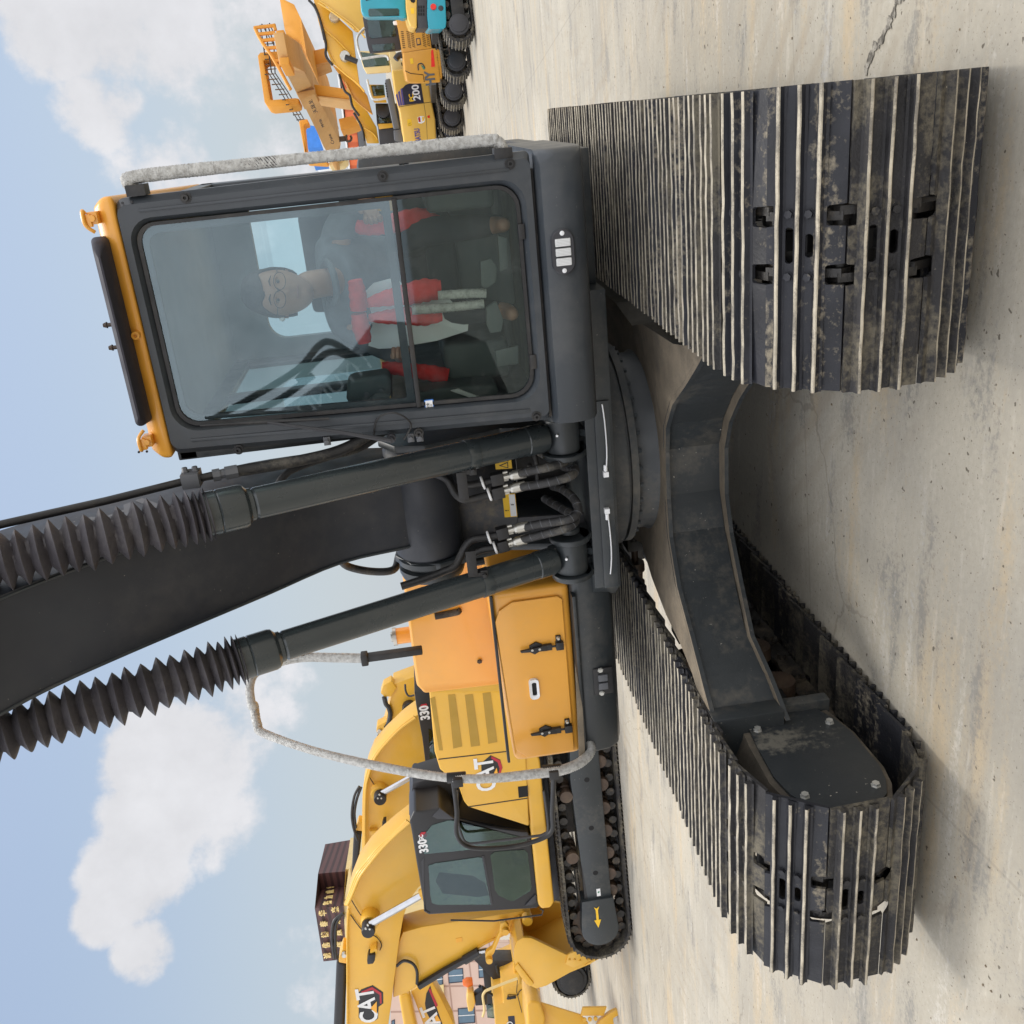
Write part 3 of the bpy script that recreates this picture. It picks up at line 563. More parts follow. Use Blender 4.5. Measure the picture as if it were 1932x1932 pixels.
# hard pipe along the boom and the hoses up from the tower, seen past the right cylinder
pipe = MB(); pipe.tube(smooth([aty(*D(760, 770), -.85), aty(*D(700, 818), -.9), aty(*D(640, 850), -.95), aty(*D(560, 870), -1.0), aty(*D(480, 884), -1.05), aty(*D(440, 890), -1.08)], 5), .024, 12); q = pipe.build('boom_hose', 'hose', EX)
pipe = MB(); pts = [aty(*D(440, 890), -1.08), aty(*D(360, 905), -1.12), aty(*D(200, 945), -1.22), aty(*D(0, 990), -1.36), aty(*D(-150, 1030), -1.45)]
pipe.tube(pts, .016, 12); q = pipe.build('boom_pipe', 'black', EX)
c_ = aty(*D(362, 903), -1.12); b_ = MB(); b_.box(c_-Vector((.03, .04, .035)), c_+Vector((.03, .04, .035)))
for s in (-1, 1): b_.hexb(c_+Vector((.03, -.0, s*.02)), (1, 0, 0), .012, .02)
b_.build('pipe_clamp', 'grey', q, bev=.006)
c_ = aty(*D(425, 893), -1.09); d_ = (pts[0]-pts[1]).normalized(); b_ = MB(); b_.lathe(c_-d_*.05, d_, [(0, .02), (.0, .026), (.03, .026), (.03, .02), (.05, .02), (.05, .028), (.10, .028)], 8); b_.build('pipe_fitting', 'grey', q)
pipe = MB(); pipe.tube(smooth([aty(*D(780, 770), -.7), aty(*D(690, 840), -.8), aty(*D(620, 862), -.9), aty(*D(545, 890), -.97), aty(*D(520, 925), -1.0)], 5), .016, 10); pipe.build('boom_hose', 'hose', EX)
# ---- boom cylinders with their cloth bellows
def boom_cylinder(sx):
    f0 = Vector((sx*.31, -.685, 1.225)); d = Vector((sx*.016, -.357, 1)).normalized()
    def P(t): return f0+d*t
    cyl_ = MB(); cyl_.lathe(P(.09), d, [(0, .05), (.0, .062), (.03, .068), (.10, .068), (.105, .0655), (1.33, .0655), (1.34, .060), (1.345, .067), (1.36, .068), (1.375, .086), (1.39, .090), (1.475, .090), (1.48, .086), (1.485, .090), (1.53, .090), (1.535, .085)], 40)
    barrel = cyl_.build('boom_cylinder', 'cyl', EX, ang=25)
    e = MB(); e.lathe(f0-Vector((.078, 0, 0)), (1, 0, 0), [(0, .06), (0, .078), (.156, .078), (.156, .06)], 32); e.prism([f0+Vector((x, 0, 0))+d*.02 for x in (-.07,)]+[f0+Vector((.07, 0, 0))+d*.02, f0+Vector((.06, 0, 0))+d*.12, f0+Vector((-.06, 0, 0))+d*.12], (0, .05, 0)); e.build('cylinder_eye', 'dark', barrel, bev=.004)
    e = MB(); e.cyl(f0+Vector((.02, -.076, .035)), f0+Vector((.02, -.088, .037)), .006, n=8); e.build('grease_nipple', 'gwhite', barrel)
    for s in (-1, 1):
        e = MB(); xx = f0.x+s*.098; e.lathe((xx-.014, f0.y, f0.z), (1, 0, 0), [(0, .05), (0, .096), (.004, .10), (.024, .10), (.028, .096), (.028, .05)], 36); e.prism([(xx-.014, f0.y-.07, f0.z-.06), (xx-.014, f0.y+.10, f0.z-.02), (xx-.014, f0.y+.12, 1.12), (xx-.014, f0.y-.015, 1.12)], (.028, 0, 0)); e.build('pin_lug', 'dark', barrel, bev=.003)
    e = MB(); xx = f0.x-sx*.125; e.lathe((xx, f0.y, f0.z), (-sx, 0, 0), [(0, .05), (.02, .05), (.025, .045)], 24); e.build('pivot_pin', 'dark', barrel)
    for k in range(14):
        a = 2*math.pi*k/14; u = d.orthogonal().normalized(); w = d.cross(u); e = MB(); e.hexb(P(1.535)+(u*math.cos(a)+w*math.sin(a))*.077, d, .0105, .012); e.build('head_bolt', 'dark', barrel)
    e = MB(); e.lathe(P(1.535), d, [(0, .055), (.02, .055), (.02, .062), (.05, .062), (.05, .055), (.07, .055)], 32); e.build('bellows_collar', 'black', barrel)
    e = MB(); e.lathe(P(1.562), d, [(0, .0635), (.012, .0635)], 32); e.build('hose_clamp', 'steel', barrel)
    e = MB(); e.cyl(P(1.54), P(3.1), .045, n=24); e.build('rod', 'chrome', barrel)
    # bellows: tight folds at the gland, wider apart higher up, cloth sagging a little
    rnd = random.Random(5+sx); t = 1.60; e = MB(); rings = []; n = 30; i = 0; u = d.orthogonal().normalized(); w = d.cross(u)
    ph = rnd.uniform(0, 6)
    while t < 3.05:
        st = min(.007+i*.0036, .0295+rnd.uniform(-.002, .002)); k2 = rnd.uniform(-.006, .006); k3 = rnd.uniform(0, 6.28); tl = rnd.uniform(-.008, .008)
        for (f, rr) in ((0, .064), (.22, .073), (.5, .088), (.78, .1005), (.94, .107), (1.0, .1085), (1.06, .107), (1.22, .1005), (1.5, .088), (1.78, .073)):
            ring_ = []
            for j in range(n):
                a = 2*math.pi*j/n; wr = 1+.055*math.sin(3*a+k3)*(f if f < 1 else 2-f)+.03*math.sin(5*a+k3*2)*(1-abs(1-f))*.4
                dent = -.012*max(0, math.cos(a-ph))**8*(1 if 0.2 < f < 1.9 else 0)*(i % 3 != 0)
                ring_.append(P(t+st*f + tl*math.cos(a-k3)*.6) + (u*math.cos(a)+w*math.sin(a))*(rr*wr+dent+k2*.5))
            rings.append(ring_)
        t += 2*st; i += 1
    e.loft(rings, caps=False); e.build('bellows', 'bellow', barrel, ang=32, fix=False)
    # strap band with bracket
    e = MB(); e.lathe(P(.44), d, [(0, .0655), (0, .0695), (.05, .0695), (.05, .0655)], 40); e.build('strap', 'cyl', barrel, bev=.001)
    s_ = -sx; c_ = P(.465)+Vector((s_*.06, -.035, 0)); e = MB(); e.box(c_-Vector((.022, .012, .016)), c_+Vector((.022, .012, .016))); e.hexb(c_+Vector((0, -.012, 0)), (0, -1, 0), .012, .016)
    e.box(c_+Vector((s_*.005-.01, -.015, .0)), c_+Vector((s_*.005+.01, .015, .06))); e.box(c_+Vector((min(s_*.0, s_*.13), -.02, .03)), c_+Vector((max(s_*.0, s_*.13), -.006, .075))); e.build('strap_bracket', 'black', barrel, bev=.003)
    # hard pipe lying along the barrel
    side = Vector((sx*.02, .05, .02)); 
    return barrel
BL = boom_cylinder(-1); BR = boom_cylinder(1)
# ---- oil pipes and wrapped hoses between the cylinders (outlines measured at their own depth)
ZH = zoomer(1250, 1250, 3.864)
def hz_(pts, y): return [aty(*ZH(X, Y), yy) for (X, Y), yy in zip(pts, y if isinstance(y, list) else [y]*len(pts))]
def hose_run(pts, ys, r, mat, name, bands=True, k=6):
    path = smooth(hz_(pts, ys), k); e = MB(); e.tube(path, r, 14); o = e.build(name, mat, EX)
    if bands:
        acc = 0; b_ = MB()
        for i in range(1, len(path)-1):
            acc += (path[i]-path[i-1]).length
            if acc > .042: acc = 0; t = (path[i+1]-path[i-1]).normalized(); b_.lathe(path[i]-t*.002+t.orthogonal()*0, t+Vector((.15, .1, 0)), [(0, r*.98), (.0005, r*1.035), (.003, r*1.035), (.0035, r*.98)], 16)
        b_.build('hose_wrap', 'grey', o)
    return o
def coupling(X, Y, X2, Y2, y):
    a, b = hz_([(X, Y), (X2, Y2)], y); d = (b-a).normalized(); L_ = (b-a).length
    e = MB(); m_ = Matrix.Identity(4); u = Vector((1, 0, 0)); u = (u-d*u.dot(d)).normalized(); w = d.cross(u)
    for i in range(3): m_[i][0] = u[i]; m_[i][1] = w[i]; m_[i][2] = d[i]; m_[i][3] = a[i]
    e.box((-.028, -.022, 0), (.028, .022, L_*.45), m_); o = e.build('flange_block', 'black', EX, bev=.005)
    e = MB(); e.lathe(a+d*L_*.45, d, [(0, .012), (L_*.22, .012), (L_*.22, .017), (L_*.26, .02), (L_*.34, .02), (L_*.34, .0235), (L_*.78, .0235)], 16); e.build('hose_fitting', 'steel', o)
    for s in (-1, 1): e = MB(); e.cyl(m_ @ Vector((s*.017, -.012, L_*.45)), m_ @ Vector((s*.017, -.012, L_*.45+.022)), .0085, n=8); e.build('flange_bolt', 'steel', o)
    return o
def ubolt(X, Y, y, r=.021, dv=(1, -.3)):
    c = hz_([(X, Y)], y)[0]; e = MB(); e.tube([c+Vector((math.cos(R(t))*r*1.25, -math.sin(R(t))*r*1.35, .006*math.cos(R(t)))) for t in range(-10, 191, 12)], .006, 8); return e.build('clamp_band', 'gwhite', EX)
yA = -.74
hose_run([(-250, 430), (-60, 470), (110, 530), (220, 590), (300, 730), (380, 800), (470, 810), (640, 770), (760, 755)], [-.66, -.68, -.70, -.72, -.74, -.76, -.76, -.76, -.76], .0175, 'black', 'oil_pipe', False)
hose_run([(330, 380), (305, 480), (330, 570), (400, 630), (480, 645), (600, 625), (730, 595)], [-.62, -.66, -.70, -.74, -.75, -.75, -.75], .0175, 'black', 'oil_pipe', False)
hose_run([(-300, 1790), (-20, 1700), (180, 1620), (310, 1560), (370, 1450), (430, 1330), (510, 1260), (640, 1240), (800, 1210)], [-.80, -.79, -.78, -.78, -.77, -.77, -.77, -.77, -.77], .0185, 'black', 'oil_pipe', False)
hose_run([(640, 1500), (500, 1520), (470, 1470), (520, 1420), (640, 1370), (820, 1350)], [-.70, -.70, -.72, -.75, -.76, -.76], .0185, 'black', 'oil_pipe', False)
for a in ((710, 590, 1030, 525, -.75), (725, 745, 1030, 670, -.76), (775, 1200, 1070, 1125, -.77), (790, 1345, 1050, 1275, -.76)): coupling(*a)
hose_run([(1010, 530), (1150, 490), (1350, 450), (1520, 400), (1590, 350), (1560, 340), (1450, 350), (1330, 310), (1250, 265)], [-.75, -.77, -.79, -.76, -.70, -.64, -.6, -.58, -.56], .0205, 'hose', 'oil_hose')
hose_run([(1020, 670), (1180, 650), (1400, 610), (1580, 560), (1660, 500), (1640, 450), (1540, 440), (1480, 400)], [-.76, -.78, -.80, -.80, -.76, -.70, -.62, -.55], .0205, 'hose', 'oil_hose')
hose_run([(1060, 1130), (1250, 1090), (1450, 1060), (1600, 1030), (1690, 960), (1680, 850), (1610, 760), (1510, 690), (1410, 660)], [-.77, -.79, -.81, -.82, -.80, -.76, -.70, -.62, -.55], .0205, 'hose', 'oil_hose')
hose_run([(1050, 1270), (1200, 1230), (1400, 1180), (1570, 1130), (1660, 1060), (1650, 990), (1560, 940), (1420, 860), (1320, 800)], [-.76, -.78, -.80, -.82, -.79, -.74, -.68, -.58, -.48], .0205, 'hose', 'oil_hose')
for a in ((620, 620, -.755), (695, 750, -.765), (690, 1235, -.775), (760, 1350, -.765)): ubolt(*a)
hose_run([(1190, 250), (1230, 420), (1240, 640)], [-.5, -.5, -.5], .012, 'black', 'thin_pipe', False)
# ---- amber storage box with its door, latches and handle; fuel tank behind
XB0, XB1, YB = -1.535, -.50, -.60
bx_ = MB(); bx_.prism([(XB0, YB, 1.235), (XB1, YB, 1.235), (XB1, YB, 1.64), (XB0, YB, 1.60)], (0, .75, 0)); box_ = bx_.build('storage_box', 'hx', EX, bev=.045, seg=4)
dr = MB(); o_ = [(-1.50, 1.275), (-.58, 1.275), (-.56, 1.30), (-.56, 1.53), (-.60, 1.60), (-.66, 1.625), (-1.44, 1.59), (-1.50, 1.53)]
def off(pts, k):
    c = Vector((sum(p[0] for p in pts)/len(pts), sum(p[1] for p in pts)/len(pts))); return [(c.x+(p[0]-c.x)*k, c.y+(p[1]-c.y)*k) for p in pts]
dr.prism([(x, YB-.004, z) for x, z in o_], (0, -.012, 0)); door = dr.build('door', 'hx', box_, bev=.009, seg=3)
b_ = MB(); b_.box((XB0+.02, YB-.02, 1.625), (XB1-.01, YB+.02, 1.640)); b_.build('rubber_seal', 'rubber', box_, bev=.004)
ZB = zoomer(1000, 1200, 1.7567)
hc = aty(*ZB(985, 1425), YB-.016)
b_ = MB(); o1 = rrect(hc.x-.062, hc.x+.062, hc.z-.026, hc.z+.026, .02); i1 = rrect(hc.x-.040, hc.x+.040, hc.z-.013, hc.z+.011, .010)
b_.loft([[Vector((x, hc.y, z)) for x, z in o1], [Vector((x, hc.y-.014, z)) for x, z in off(o1, .96)], [Vector((x, hc.y-.010, z)) for x, z in i1], [Vector((x, hc.y, z)) for x, z in i1]], closed=True); hd = b_.build('handle', 'gwhite', door)
b_ = MB(); b_.prism([(x, hc.y-.001, z) for x, z in off(i1, 1.05)], (0, -.002, 0)); b_.build('handle_recess', 'void', hd)
for (X, Y) in ((990, 1215), (1040, 1640)):
    c = aty(*ZB(X, Y), YB-.016); b_ = MB(); b_.prism([(c.x-.035, c.y, c.z+.005), (c.x-.012, c.y, c.z-.035), (c.x+.018, c.y, c.z-.035), (c.x+.035, c.y, c.z-.005), (c.x+.018, c.y, c.z+.03), (c.x-.018, c.y, c.z+.03)], (0, -.012, 0)); lt = b_.build('latch', 'black', door, bev=.002)
    b_ = MB(); b_.prism([(c.x-.008, c.y-.012, c.z+.075), (c.x+.002, c.y-.012, c.z+.08), (c.x+.016, c.y-.012, c.z-.06), (c.x-.016, c.y-.012, c.z-.06)], (0, -.014, 0)); b_.box((c.x-.016, c.y-.024, c.z-.085), (c.x+.016, c.y-.004, c.z-.035)); b_.cyl((c.x, c.y-.015, c.z-.085), (c.x, c.y-.015, c.z-.11), .006, n=8); b_.build('latch_lever', 'rubber', lt, bev=.002)
    b_ = MB(); b_.box((c.x-.022, c.y-.028, c.z-.145), (c.x+.022, c.y+.004, c.z-.105)); b_.box((c.x+.0, c.y-.012, c.z-.135), (c.x+.055, c.y+.004, c.z-.108)); b_.build('latch_keeper', 'rubber', lt, bev=.004)
    for dx, dz in ((.0, .018), (.0, -.02), (.045, -.12)): b_ = MB(); b_.hexb((c.x+dx, c.y-.012, c.z+dz), (0, -1, 0), .0075, .016); b_.build('latch_bolt', 'steel', lt)
tk = MB(); tk.prism([(-1.49, .10, 1.25), (-.46, .10, 1.25), (-.46, .10, 2.06), (-.50, .13, 2.085), (-1.42, .13, 2.10), (-1.47, .10, 2.06)], (0, 1.0, 0)); tank = tk.build('fuel_tank', 'hx', EX, bev=.05, seg=4)
b_ = MB(); c = aty(*ZB(705, 1287), .098); b_.hexb(c, (0, -1, 0), .013, .008); b_.build('tank_bolt', 'rust', tank)
b_ = MB(); c = aty(*D(730, 1203), .4); b_.cyl((c.x, c.y, 2.0), (c.x, c.y, 2.19), .05, n=28); fc_ = b_.build('filler_neck', 'hx', tank, ang=30)
b_ = MB(); b_.lathe((c.x, c.y, 2.19), (0, 0, 1), [(0, .056), (.022, .056), (.022, .03), (.034, .03)], 28); b_.build('fuel_cap', 'steel', fc_)
hd_ = MB(); hd_.box((-1.45, 1.12, 1.25), (1.4, 3.0, 2.08)); hd_.build('engine_hood', 'hx', EX, bev=.06, seg=3)
cw = MB(); cw.prism([(-1.5, 2.4, 1.1), (1.5, 2.4, 1.1), (1.5, 2.9, 1.1), (.8, 3.1, 1.1), (-.8, 3.1, 1.1), (-1.5, 2.9, 1.1)], (0, 0, 1.0)); cw.build('counterweight', 'dark', EX, bev=.06)
cv_ = MB(); cv_.prism([(-.46, .3, 1.1), (-.38, .3, 1.1), (-.38, .3, 2.12), (-.46, .3, 2.12)], (0, .9, 0)); cv_.build('valve_cover', 'hx', EX, bev=.01)
# valve hose arching by the tank
hose_run([(330-250, 2130), (330, 2080), (330, 2060)], [.1, .1, .1], .02, 'hose', 'tank_hose', False)
p_ = [aty(*D(640, 1050), -.25), aty(*D(655, 1068), -.15), aty(*D(700, 1078), -.12), aty(*D(742, 1075), -.1), aty(*D(752, 1050), 0), aty(*D(760, 1020), .1)]; b_ = MB(); b_.tube(smooth(p_, 6), .021, 12); b_.build('tank_hose', 'hose', EX)
b_ = MB(); b_.prism([(-.92, -.667, 1.245), (-1.54, -.667, 1.262), (-1.54, -.667, 1.228), (-1.2, -.667, 1.222)], (0, -.012, 0)); b_.build('dusty_step_edge', 'ledge', hull, bev=.003)
# ---- wrapped hand rail on the front left corner
xr = -1.5
rp = [(-1.46, -.60, 1.19), (-1.49, -.67, 1.20), (-1.50, -.745, 1.30), (-1.50, -.765, 1.47), (-1.50, -.70, 1.93), (-1.50, -.37, 2.55), (-1.49, -.06, 2.98), (-1.46, .02, 3.04), (-1.40, .12, 3.06)]
rp2 = [atx(*D(475, 1330), -1.3), atx(*D(472, 1292), -1.2), atx(*D(490, 1265), -1.15), atx(*D(560, 1242), -1.12), atx(*D(640, 1241), -1.10), atx(*D(688, 1242), -1.09)]
path = smooth([Vector(q) for q in rp]+rp2, 8)
rnd = random.Random(3)
def foam_tube(path, r, n=14, step=.006, amp=.16, name='wrapped_rail', parent=EX, mat='foam'):
    pts = []; acc = 0
    for i in range(len(path)-1):
        a, b = path[i], path[i+1]; L_ = (b-a).length; t = 0
        while t < L_: pts.append(a+(b-a)*t/L_); t += step
    e = MB(); k = len(pts); rings = []; nrm = None
    for i in range(k):
        T = (pts[min(i+3, k-1)]-pts[max(i-3, 0)]).normalized()
        if nrm is None: nrm = T.orthogonal().normalized()
        nrm = (nrm-T*nrm.dot(T)).normalized(); bi = T.cross(nrm); rg = []
        base_ = r*(1+.05*math.sin(i*.035)+.04*math.sin(i*.011+2))
        for j in range(n):
            a = 2*math.pi*j/n; bump = amp*(((i+j) % 2) - .5)*rnd.uniform(.3, 1)
            rg.append(pts[i]+(nrm*math.cos(a)+bi*math.sin(a))*base_*(1+bump))
        rings.append(rg)
    e.loft(rings); return e.build(name, mat, parent, ang=70, fix=False)
rail = foam_tube(path, .0245, name='hand_rail')
for q, s in (((-1.50, -.755, 1.42), .03), ((-1.50, -.70, 1.92), .03)):
    b_ = MB(); b_.tube([Vector(q)-Vector((0, 0, .05)), Vector(q)+Vector((0, .01, .05))], .028, 12); b_.box(Vector(q)+Vector((-.03, -.045, -.03)), Vector(q)+Vector((.02, 0, .02))); b_.build('rail_clamp', 'rubber', rail, bev=.004)
e_ = rp2[-1]; b_ = MB(); b_.box(e_+Vector((-.02, -.02, -.33)), e_+Vector((.02, .03, .02))); b_.box(e_+Vector((-.034, -.035, -.02)), e_+Vector((.034, .03, .02))); b_.build('rail_foot', 'rubber', rail, bev=.008)
lp = [Vector((-1.50, -.70, 1.94)), aty(*D(862, 1530), -.72), aty(*D(862, 1575), -.73), aty(*D(885, 1598), -.73), aty(*D(940, 1600), -.73), aty(*D(1000, 1590), -.73), aty(*D(1040, 1570), -.74), aty(*D(1042, 1530), -.75), Vector((-1.50, -.765, 1.41))]
b_ = MB(); b_.tube(smooth(lp, 6), .0125, 10); b_.build('mirror_guard', 'black', EX)
b_ = MB(); c = aty(*D(560, 1268), -.2); 
c = path[int(len(path)*.86)]; b_.box(c+Vector((-.02, -.02, -.05)), c+Vector((.05, .02, .0))); b_.build('rail_stay', 'rubber', rail, bev=.006)
# ------------------------------------------------------------------ the cab
cabm = MB(); YF = -1.0
CABP = MB()
# front frame: pressed steel ring round the windscreen
def ringprism(mb, o, i, y0, y1):
    n = len(o)
    A = [Vector((x, y0, z)) for x, z in o]; B = [Vector((x, y0, z)) for x, z in i]; B2 = [Vector((x, y1, z)) for x, z in i]; A2 = [Vector((x, y1, z)) for x, z in o]
    mb.loft([A, B, B2, A2], closed=True)
def warp(pts, top, bot, z0, z1):                          # squeeze a unit rounded frame between a bottom and a top span
    r = []
    for x, z in pts:
        t = (z-z0)/(z1-z0); a = bot[0]+(top[0]-bot[0])*t; b = bot[1]+(top[1]-bot[1])*t; r.append((a+(b-a)*x, z))
    return r
OUT = warp([((x-.0)/1, z) for x, z in [(px, pz) for px, pz in rrect(0, 1, 1.315, 2.885, .0001, 6)]], (.520, 1.532), (.472, 1.556), 1.315, 2.885)
def opening(x0b, x1b, x0t, x1t, z0, z1, rr, n=6):
    w = 1.0; base = rrect(0, 1, z0, z1, 1e-4, n); out = []
    rad = rr; k = n+1; cs = [(1, z0, -1, 1), (1, z1, -1, -1), (0, z1, 1, -1), (0, z0, 1, 1)]
    for ci, (cx_, cz_, sx, sz) in enumerate(cs):
        q = rad[ci] if isinstance(rad, (list, tuple)) else rad; a0 = (-90, 0, 90, 180)[ci]
        for i in range(k):
            a = R(a0+90*i/n); zz = cz_+sz*q+q*math.sin(a); t = (zz-z0)/(z1-z0); L0 = x0b+(x0t-x0b)*t; L1 = x1b+(x1t-x1b)*t
            xx = (L1 if cx_ == 1 else L0)+sx*q+q*math.cos(a); out.append((xx, zz))
    return out
INN = opening(.585, 1.445, .630, 1.440, 1.365, 2.84, [.09, .075, .085, .10])
MIDR = opening(.572, 1.462, .618, 1.456, 1.345, 2.855, [.10, .09, .10, .11])
n_ = len(INN)
O_ = opening(.472, 1.556, .520, 1.532, 1.315, 2.885, [.02, .03, .03, .02])
O2 = opening(.50, 1.530, .548, 1.508, 1.318, 2.882, [.03, .04, .04, .03])
A_ = [Vector((x, YF+.035, z)) for x, z in O_]; A1 = [Vector((x, YF, z)) for x, z in O2]; B0 = [Vector((x, YF, z)) for x, z in MIDR]; B_ = [Vector((x, YF+.028, z)) for x, z in INN]; C_ = [Vector((x, YF+.07, z)) for x, z in INN]; D_ = [Vector((x, YF+.07, z)) for x, z in O_]
fr_ = MB(); fr_.loft([A_, A1, B0, B_, C_, D_], closed=True)
cab = fr_.build('cab', 'cab', EX, ang=24)
# pressed ribs beside the opening
for x0, x1, xt0, xt1 in ((.525, .540, .572, .586), (1.490, 1.502, 1.478, 1.489)):
    b_ = MB(); b_.prism([(x0, YF-.006, 1.40), (x1, YF-.006, 1.40), (xt1, YF-.006, 2.80), (xt0, YF-.006, 2.80)], (0, .008, 0)); b_.build('frame_rib', 'cab', cab, bev=.003)
# seal round the glass, divider, panes
gs = MB(); GO = opening(.588, 1.442, .633, 1.437, 1.368, 2.837, [.09, .075, .085, .10]); GI = opening(.603, 1.428, .648, 1.424, 1.383, 2.822, [.08, .065, .075, .09])
ringprism(gs, GO, GI, YF+.018, YF+.034); gs.build('window_seal', 'rubber', cab)
def pane(z0, z1, mat, nm, y, rr):
    t0 = (z0-1.368)/(2.837-1.368); t1 = (z1-1.368)/(2.837-1.368)
    p = opening(.59+.045*t0, 1.440-.005*t0, .59+.045*t1, 1.440-.005*t1, z0, z1, rr); b_ = MB(); b_.add([(x, y, z) for x, z in p], [tuple(range(len(p)))]); return b_.build(nm, mat, cab, fix=False)
up = pane(1.862, 2.835, 'glass', 'windscreen', YF+.026, [.01, .07, .08, .01]); lo_ = pane(1.370, 1.852, 'glass_low', 'lower_pane', YF+.030, [.085, .005, .005, .095])
b_ = MB(); b_.prism([(.598, YF+.012, 1.850), (1.434, YF+.012, 1.842), (1.434, YF+.012, 1.862), (.598, YF+.012, 1.870)], (0, .03, 0)); b_.build('pane_divider', 'black', cab, bev=.004)
b_ = MB(); o1 = opening(.612, 1.430, .655, 1.424, 1.872, 2.828, [.01, .06, .07, .01]); i1 = opening(.640, 1.400, .672, 1.396, 1.905, 2.800, [.01, .05, .06, .01]); ringprism(b_, o1, i1, YF+.034, YF+.055); b_.build('sash_frame', 'dgrey', cab)
c = aty(*D(810, 765), YF+.02); b_ = MB(); b_.box((c.x-.026, c.y-.002, c.z-.019), (c.x+.026, c.y, c.z+.019)); st = b_.build('blue_sticker', 'blue', cab, bev=.0); b_ = MB(); b_.box((c.x-.022, c.y-.0035, c.z-.015), (c.x+.022, c.y-.0022, c.z+.015)); b_.build('white_field', 'gwhite', st)
text('安全', .013, (c.x, c.y-.005, c.z+.005), (1, 0, 0), (0, 0, 1), 'black2', st, ext=.0005); text('I I I', .009, (c.x, c.y-.005, c.z-.008), (1, 0, 0), (0, 0, 1), 'black2', st, ext=.0005)
for xx, zz in ((1.26, 1.362), (.735, 1.358)): b_ = MB(); b_.box((xx-.03, YF+.008, zz-.004), (xx+.03, YF+.035, zz+.022)); b_.build('pane_clip', 'rubber', cab, bev=.003)
# bolts and bosses on the frame
for (X, Y) in ((350, 373), (722, 332), (962, 309), (450, 848), (790, 817), (1012, 785)):
    c = aty(*D(X, Y), YF); b_ = MB(); b_.lathe((c.x, YF+.004, c.z), (0, -1, 0), [(0, .021), (.008, .021), (.008, .0135), (.022, .0125), (.022, .006), (.012, .006)], 16); b_.build('frame_boss', 'rubber', cab)
for (X, Y) in ((231, 383), (248, 381), (262, 853), (277, 852)):
    c = aty(*D(X, Y), YF); b_ = MB(); b_.lathe((c.x, YF+.004, c.z), (0, -1, 0), [(0, .005), (.0055, .005)], 10); b_.build('frame_hole', 'black2', cab)
# wiper: arm pivoting low on the left pillar, blade hanging beside the glass
pv = aty(*D(738, 826), YF); b_ = MB(); b_.lathe((pv.x, YF+.004, pv.z), (0, -1, 0), [(0, .02), (.02, .02), (.02, .014), (.045, .012)], 16); wp = b_.build('wiper', 'dgrey', cab)
mid_ = aty(*D(498, 795), YF-.045); tip = aty(*D(505, 797), YF-.045)
b_ = MB(); b_.tube([Vector((pv.x, YF-.04, pv.z)), aty(*D(640, 815), YF-.05), tip], [.011, .009, .006], 8); b_.tube([Vector((pv.x+.012, YF-.05, pv.z+.03)), aty(*D(600, 812), YF-.058), tip], .0035, 6); b_.build('wiper_arm', 'dgrey', wp)
b_ = MB(); b_.tube([aty(*D(378, 803), YF-.03), aty(*D(500, 796), YF-.038), aty(*D(621, 790), YF-.03)], [.006, .010, .006], 8); b_.build('wiper_blade', 'rubber', wp)
b_ = MB(); b_.tube(smooth([aty(*D(762, 829), YF-.01), aty(*D(775, 800), YF-.06), aty(*D(745, 779), YF-.08), aty(*D(712, 790), YF-.06), aty(*D(705, 825), YF-.01)], 6), .0045, 8); b_.build('washer_hose', 'rubber', cab)
for (X, Y) in ((617, 833), (775, 827), (792, 826)): c = aty(*D(X, Y), YF-.008); b_ = MB(); b_.hexb(c, (0, -1, 0), .011, .014); b_.box((c.x-.018, YF-.006, c.z-.014), (c.x+.018, YF+.004, c.z+.014)); b_.build('hose_clip', 'grey', cab, bev=.002)
# walls, floor, roof
YR = .78
def wall(x, th, name, openings):
    b_ = MB()
    for (y0, y1, z0, z1) in openings: b_.box((min(x, x+th), y0, z0), (max(x, x+th), y1, z1))
    return b_.build(name, 'cab', cab, bev=.008)
wall(1.490, -.04, 'side_wall', [(YF+.07, YR, 1.315, 1.80), (YF+.07, -.86, 1.80, 2.88), (-.18, -.08, 1.80, 2.80), (.62, YR, 1.80, 2.88), (YF+.07, YR, 2.80, 2.885)])
wall(.476, .045, 'side_wall', [(YF+.07, YR, 1.315, 1.98), (YF+.07, -.90, 1.98, 2.88), (-.10, -.03, 1.98, 2.80), (.66, YR, 1.98, 2.88), (YF+.07, YR, 2.80, 2.885)])
for x, nm in ((1.47, 'side_pane'), (.50, 'side_pane')):
    b_ = MB(); b_.add([(x, -.9, 1.75), (x, .65, 1.75), (x, .65, 2.82), (x, -.9, 2.82)], [(0, 1, 2, 3)]); b_.build(nm, 'glass_low' if x > 1 else 'glass_side', cab, fix=False)
b_ = MB(); ro = [(x, z) for x, z in rrect(.50, 1.488, 1.315, 2.885, .02)]; ri = [(x, z) for x, z in rrect(.62, 1.40, 1.86, 2.66, .10)]; ringprism(b_, ro, ri, YR-.05, YR); b_.build('rear_wall', 'liner', cab)
b_ = MB(); b_.add([(x, YR-.02, z) for x, z in rrect(.60, 1.42, 1.84, 2.68, .10)], [tuple(range(28))]); b_.build('rear_pane', 'glass_rear', cab, fix=False)
b_ = MB(); b_.box((.48, YF+.05, 1.302), (1.488, YR, 1.335)); b_.build('cab_floor', 'floor', cab)
b_ = MB(); b_.loft([[Vector((a, y, z)) for (a, y) in ((.512, YF+.005), (1.545, YF+.005), (1.49, YR+.02), (.512, YR+.02))] for z in (2.888, 2.93)] + [[Vector((a, y, 2.975)) for (a, y) in ((.545, YF+.04), (1.51, YF+.04), (1.46, YR-.02), (.545, YR-.02))]]); roof = b_.build('roof', 'hx', cab, bev=.018, seg=3)
b_ = MB(); b_.box((.53, YF+.06, 2.868), (1.487, YR-.03, 2.886)); b_.build('headliner', 'liner', cab)
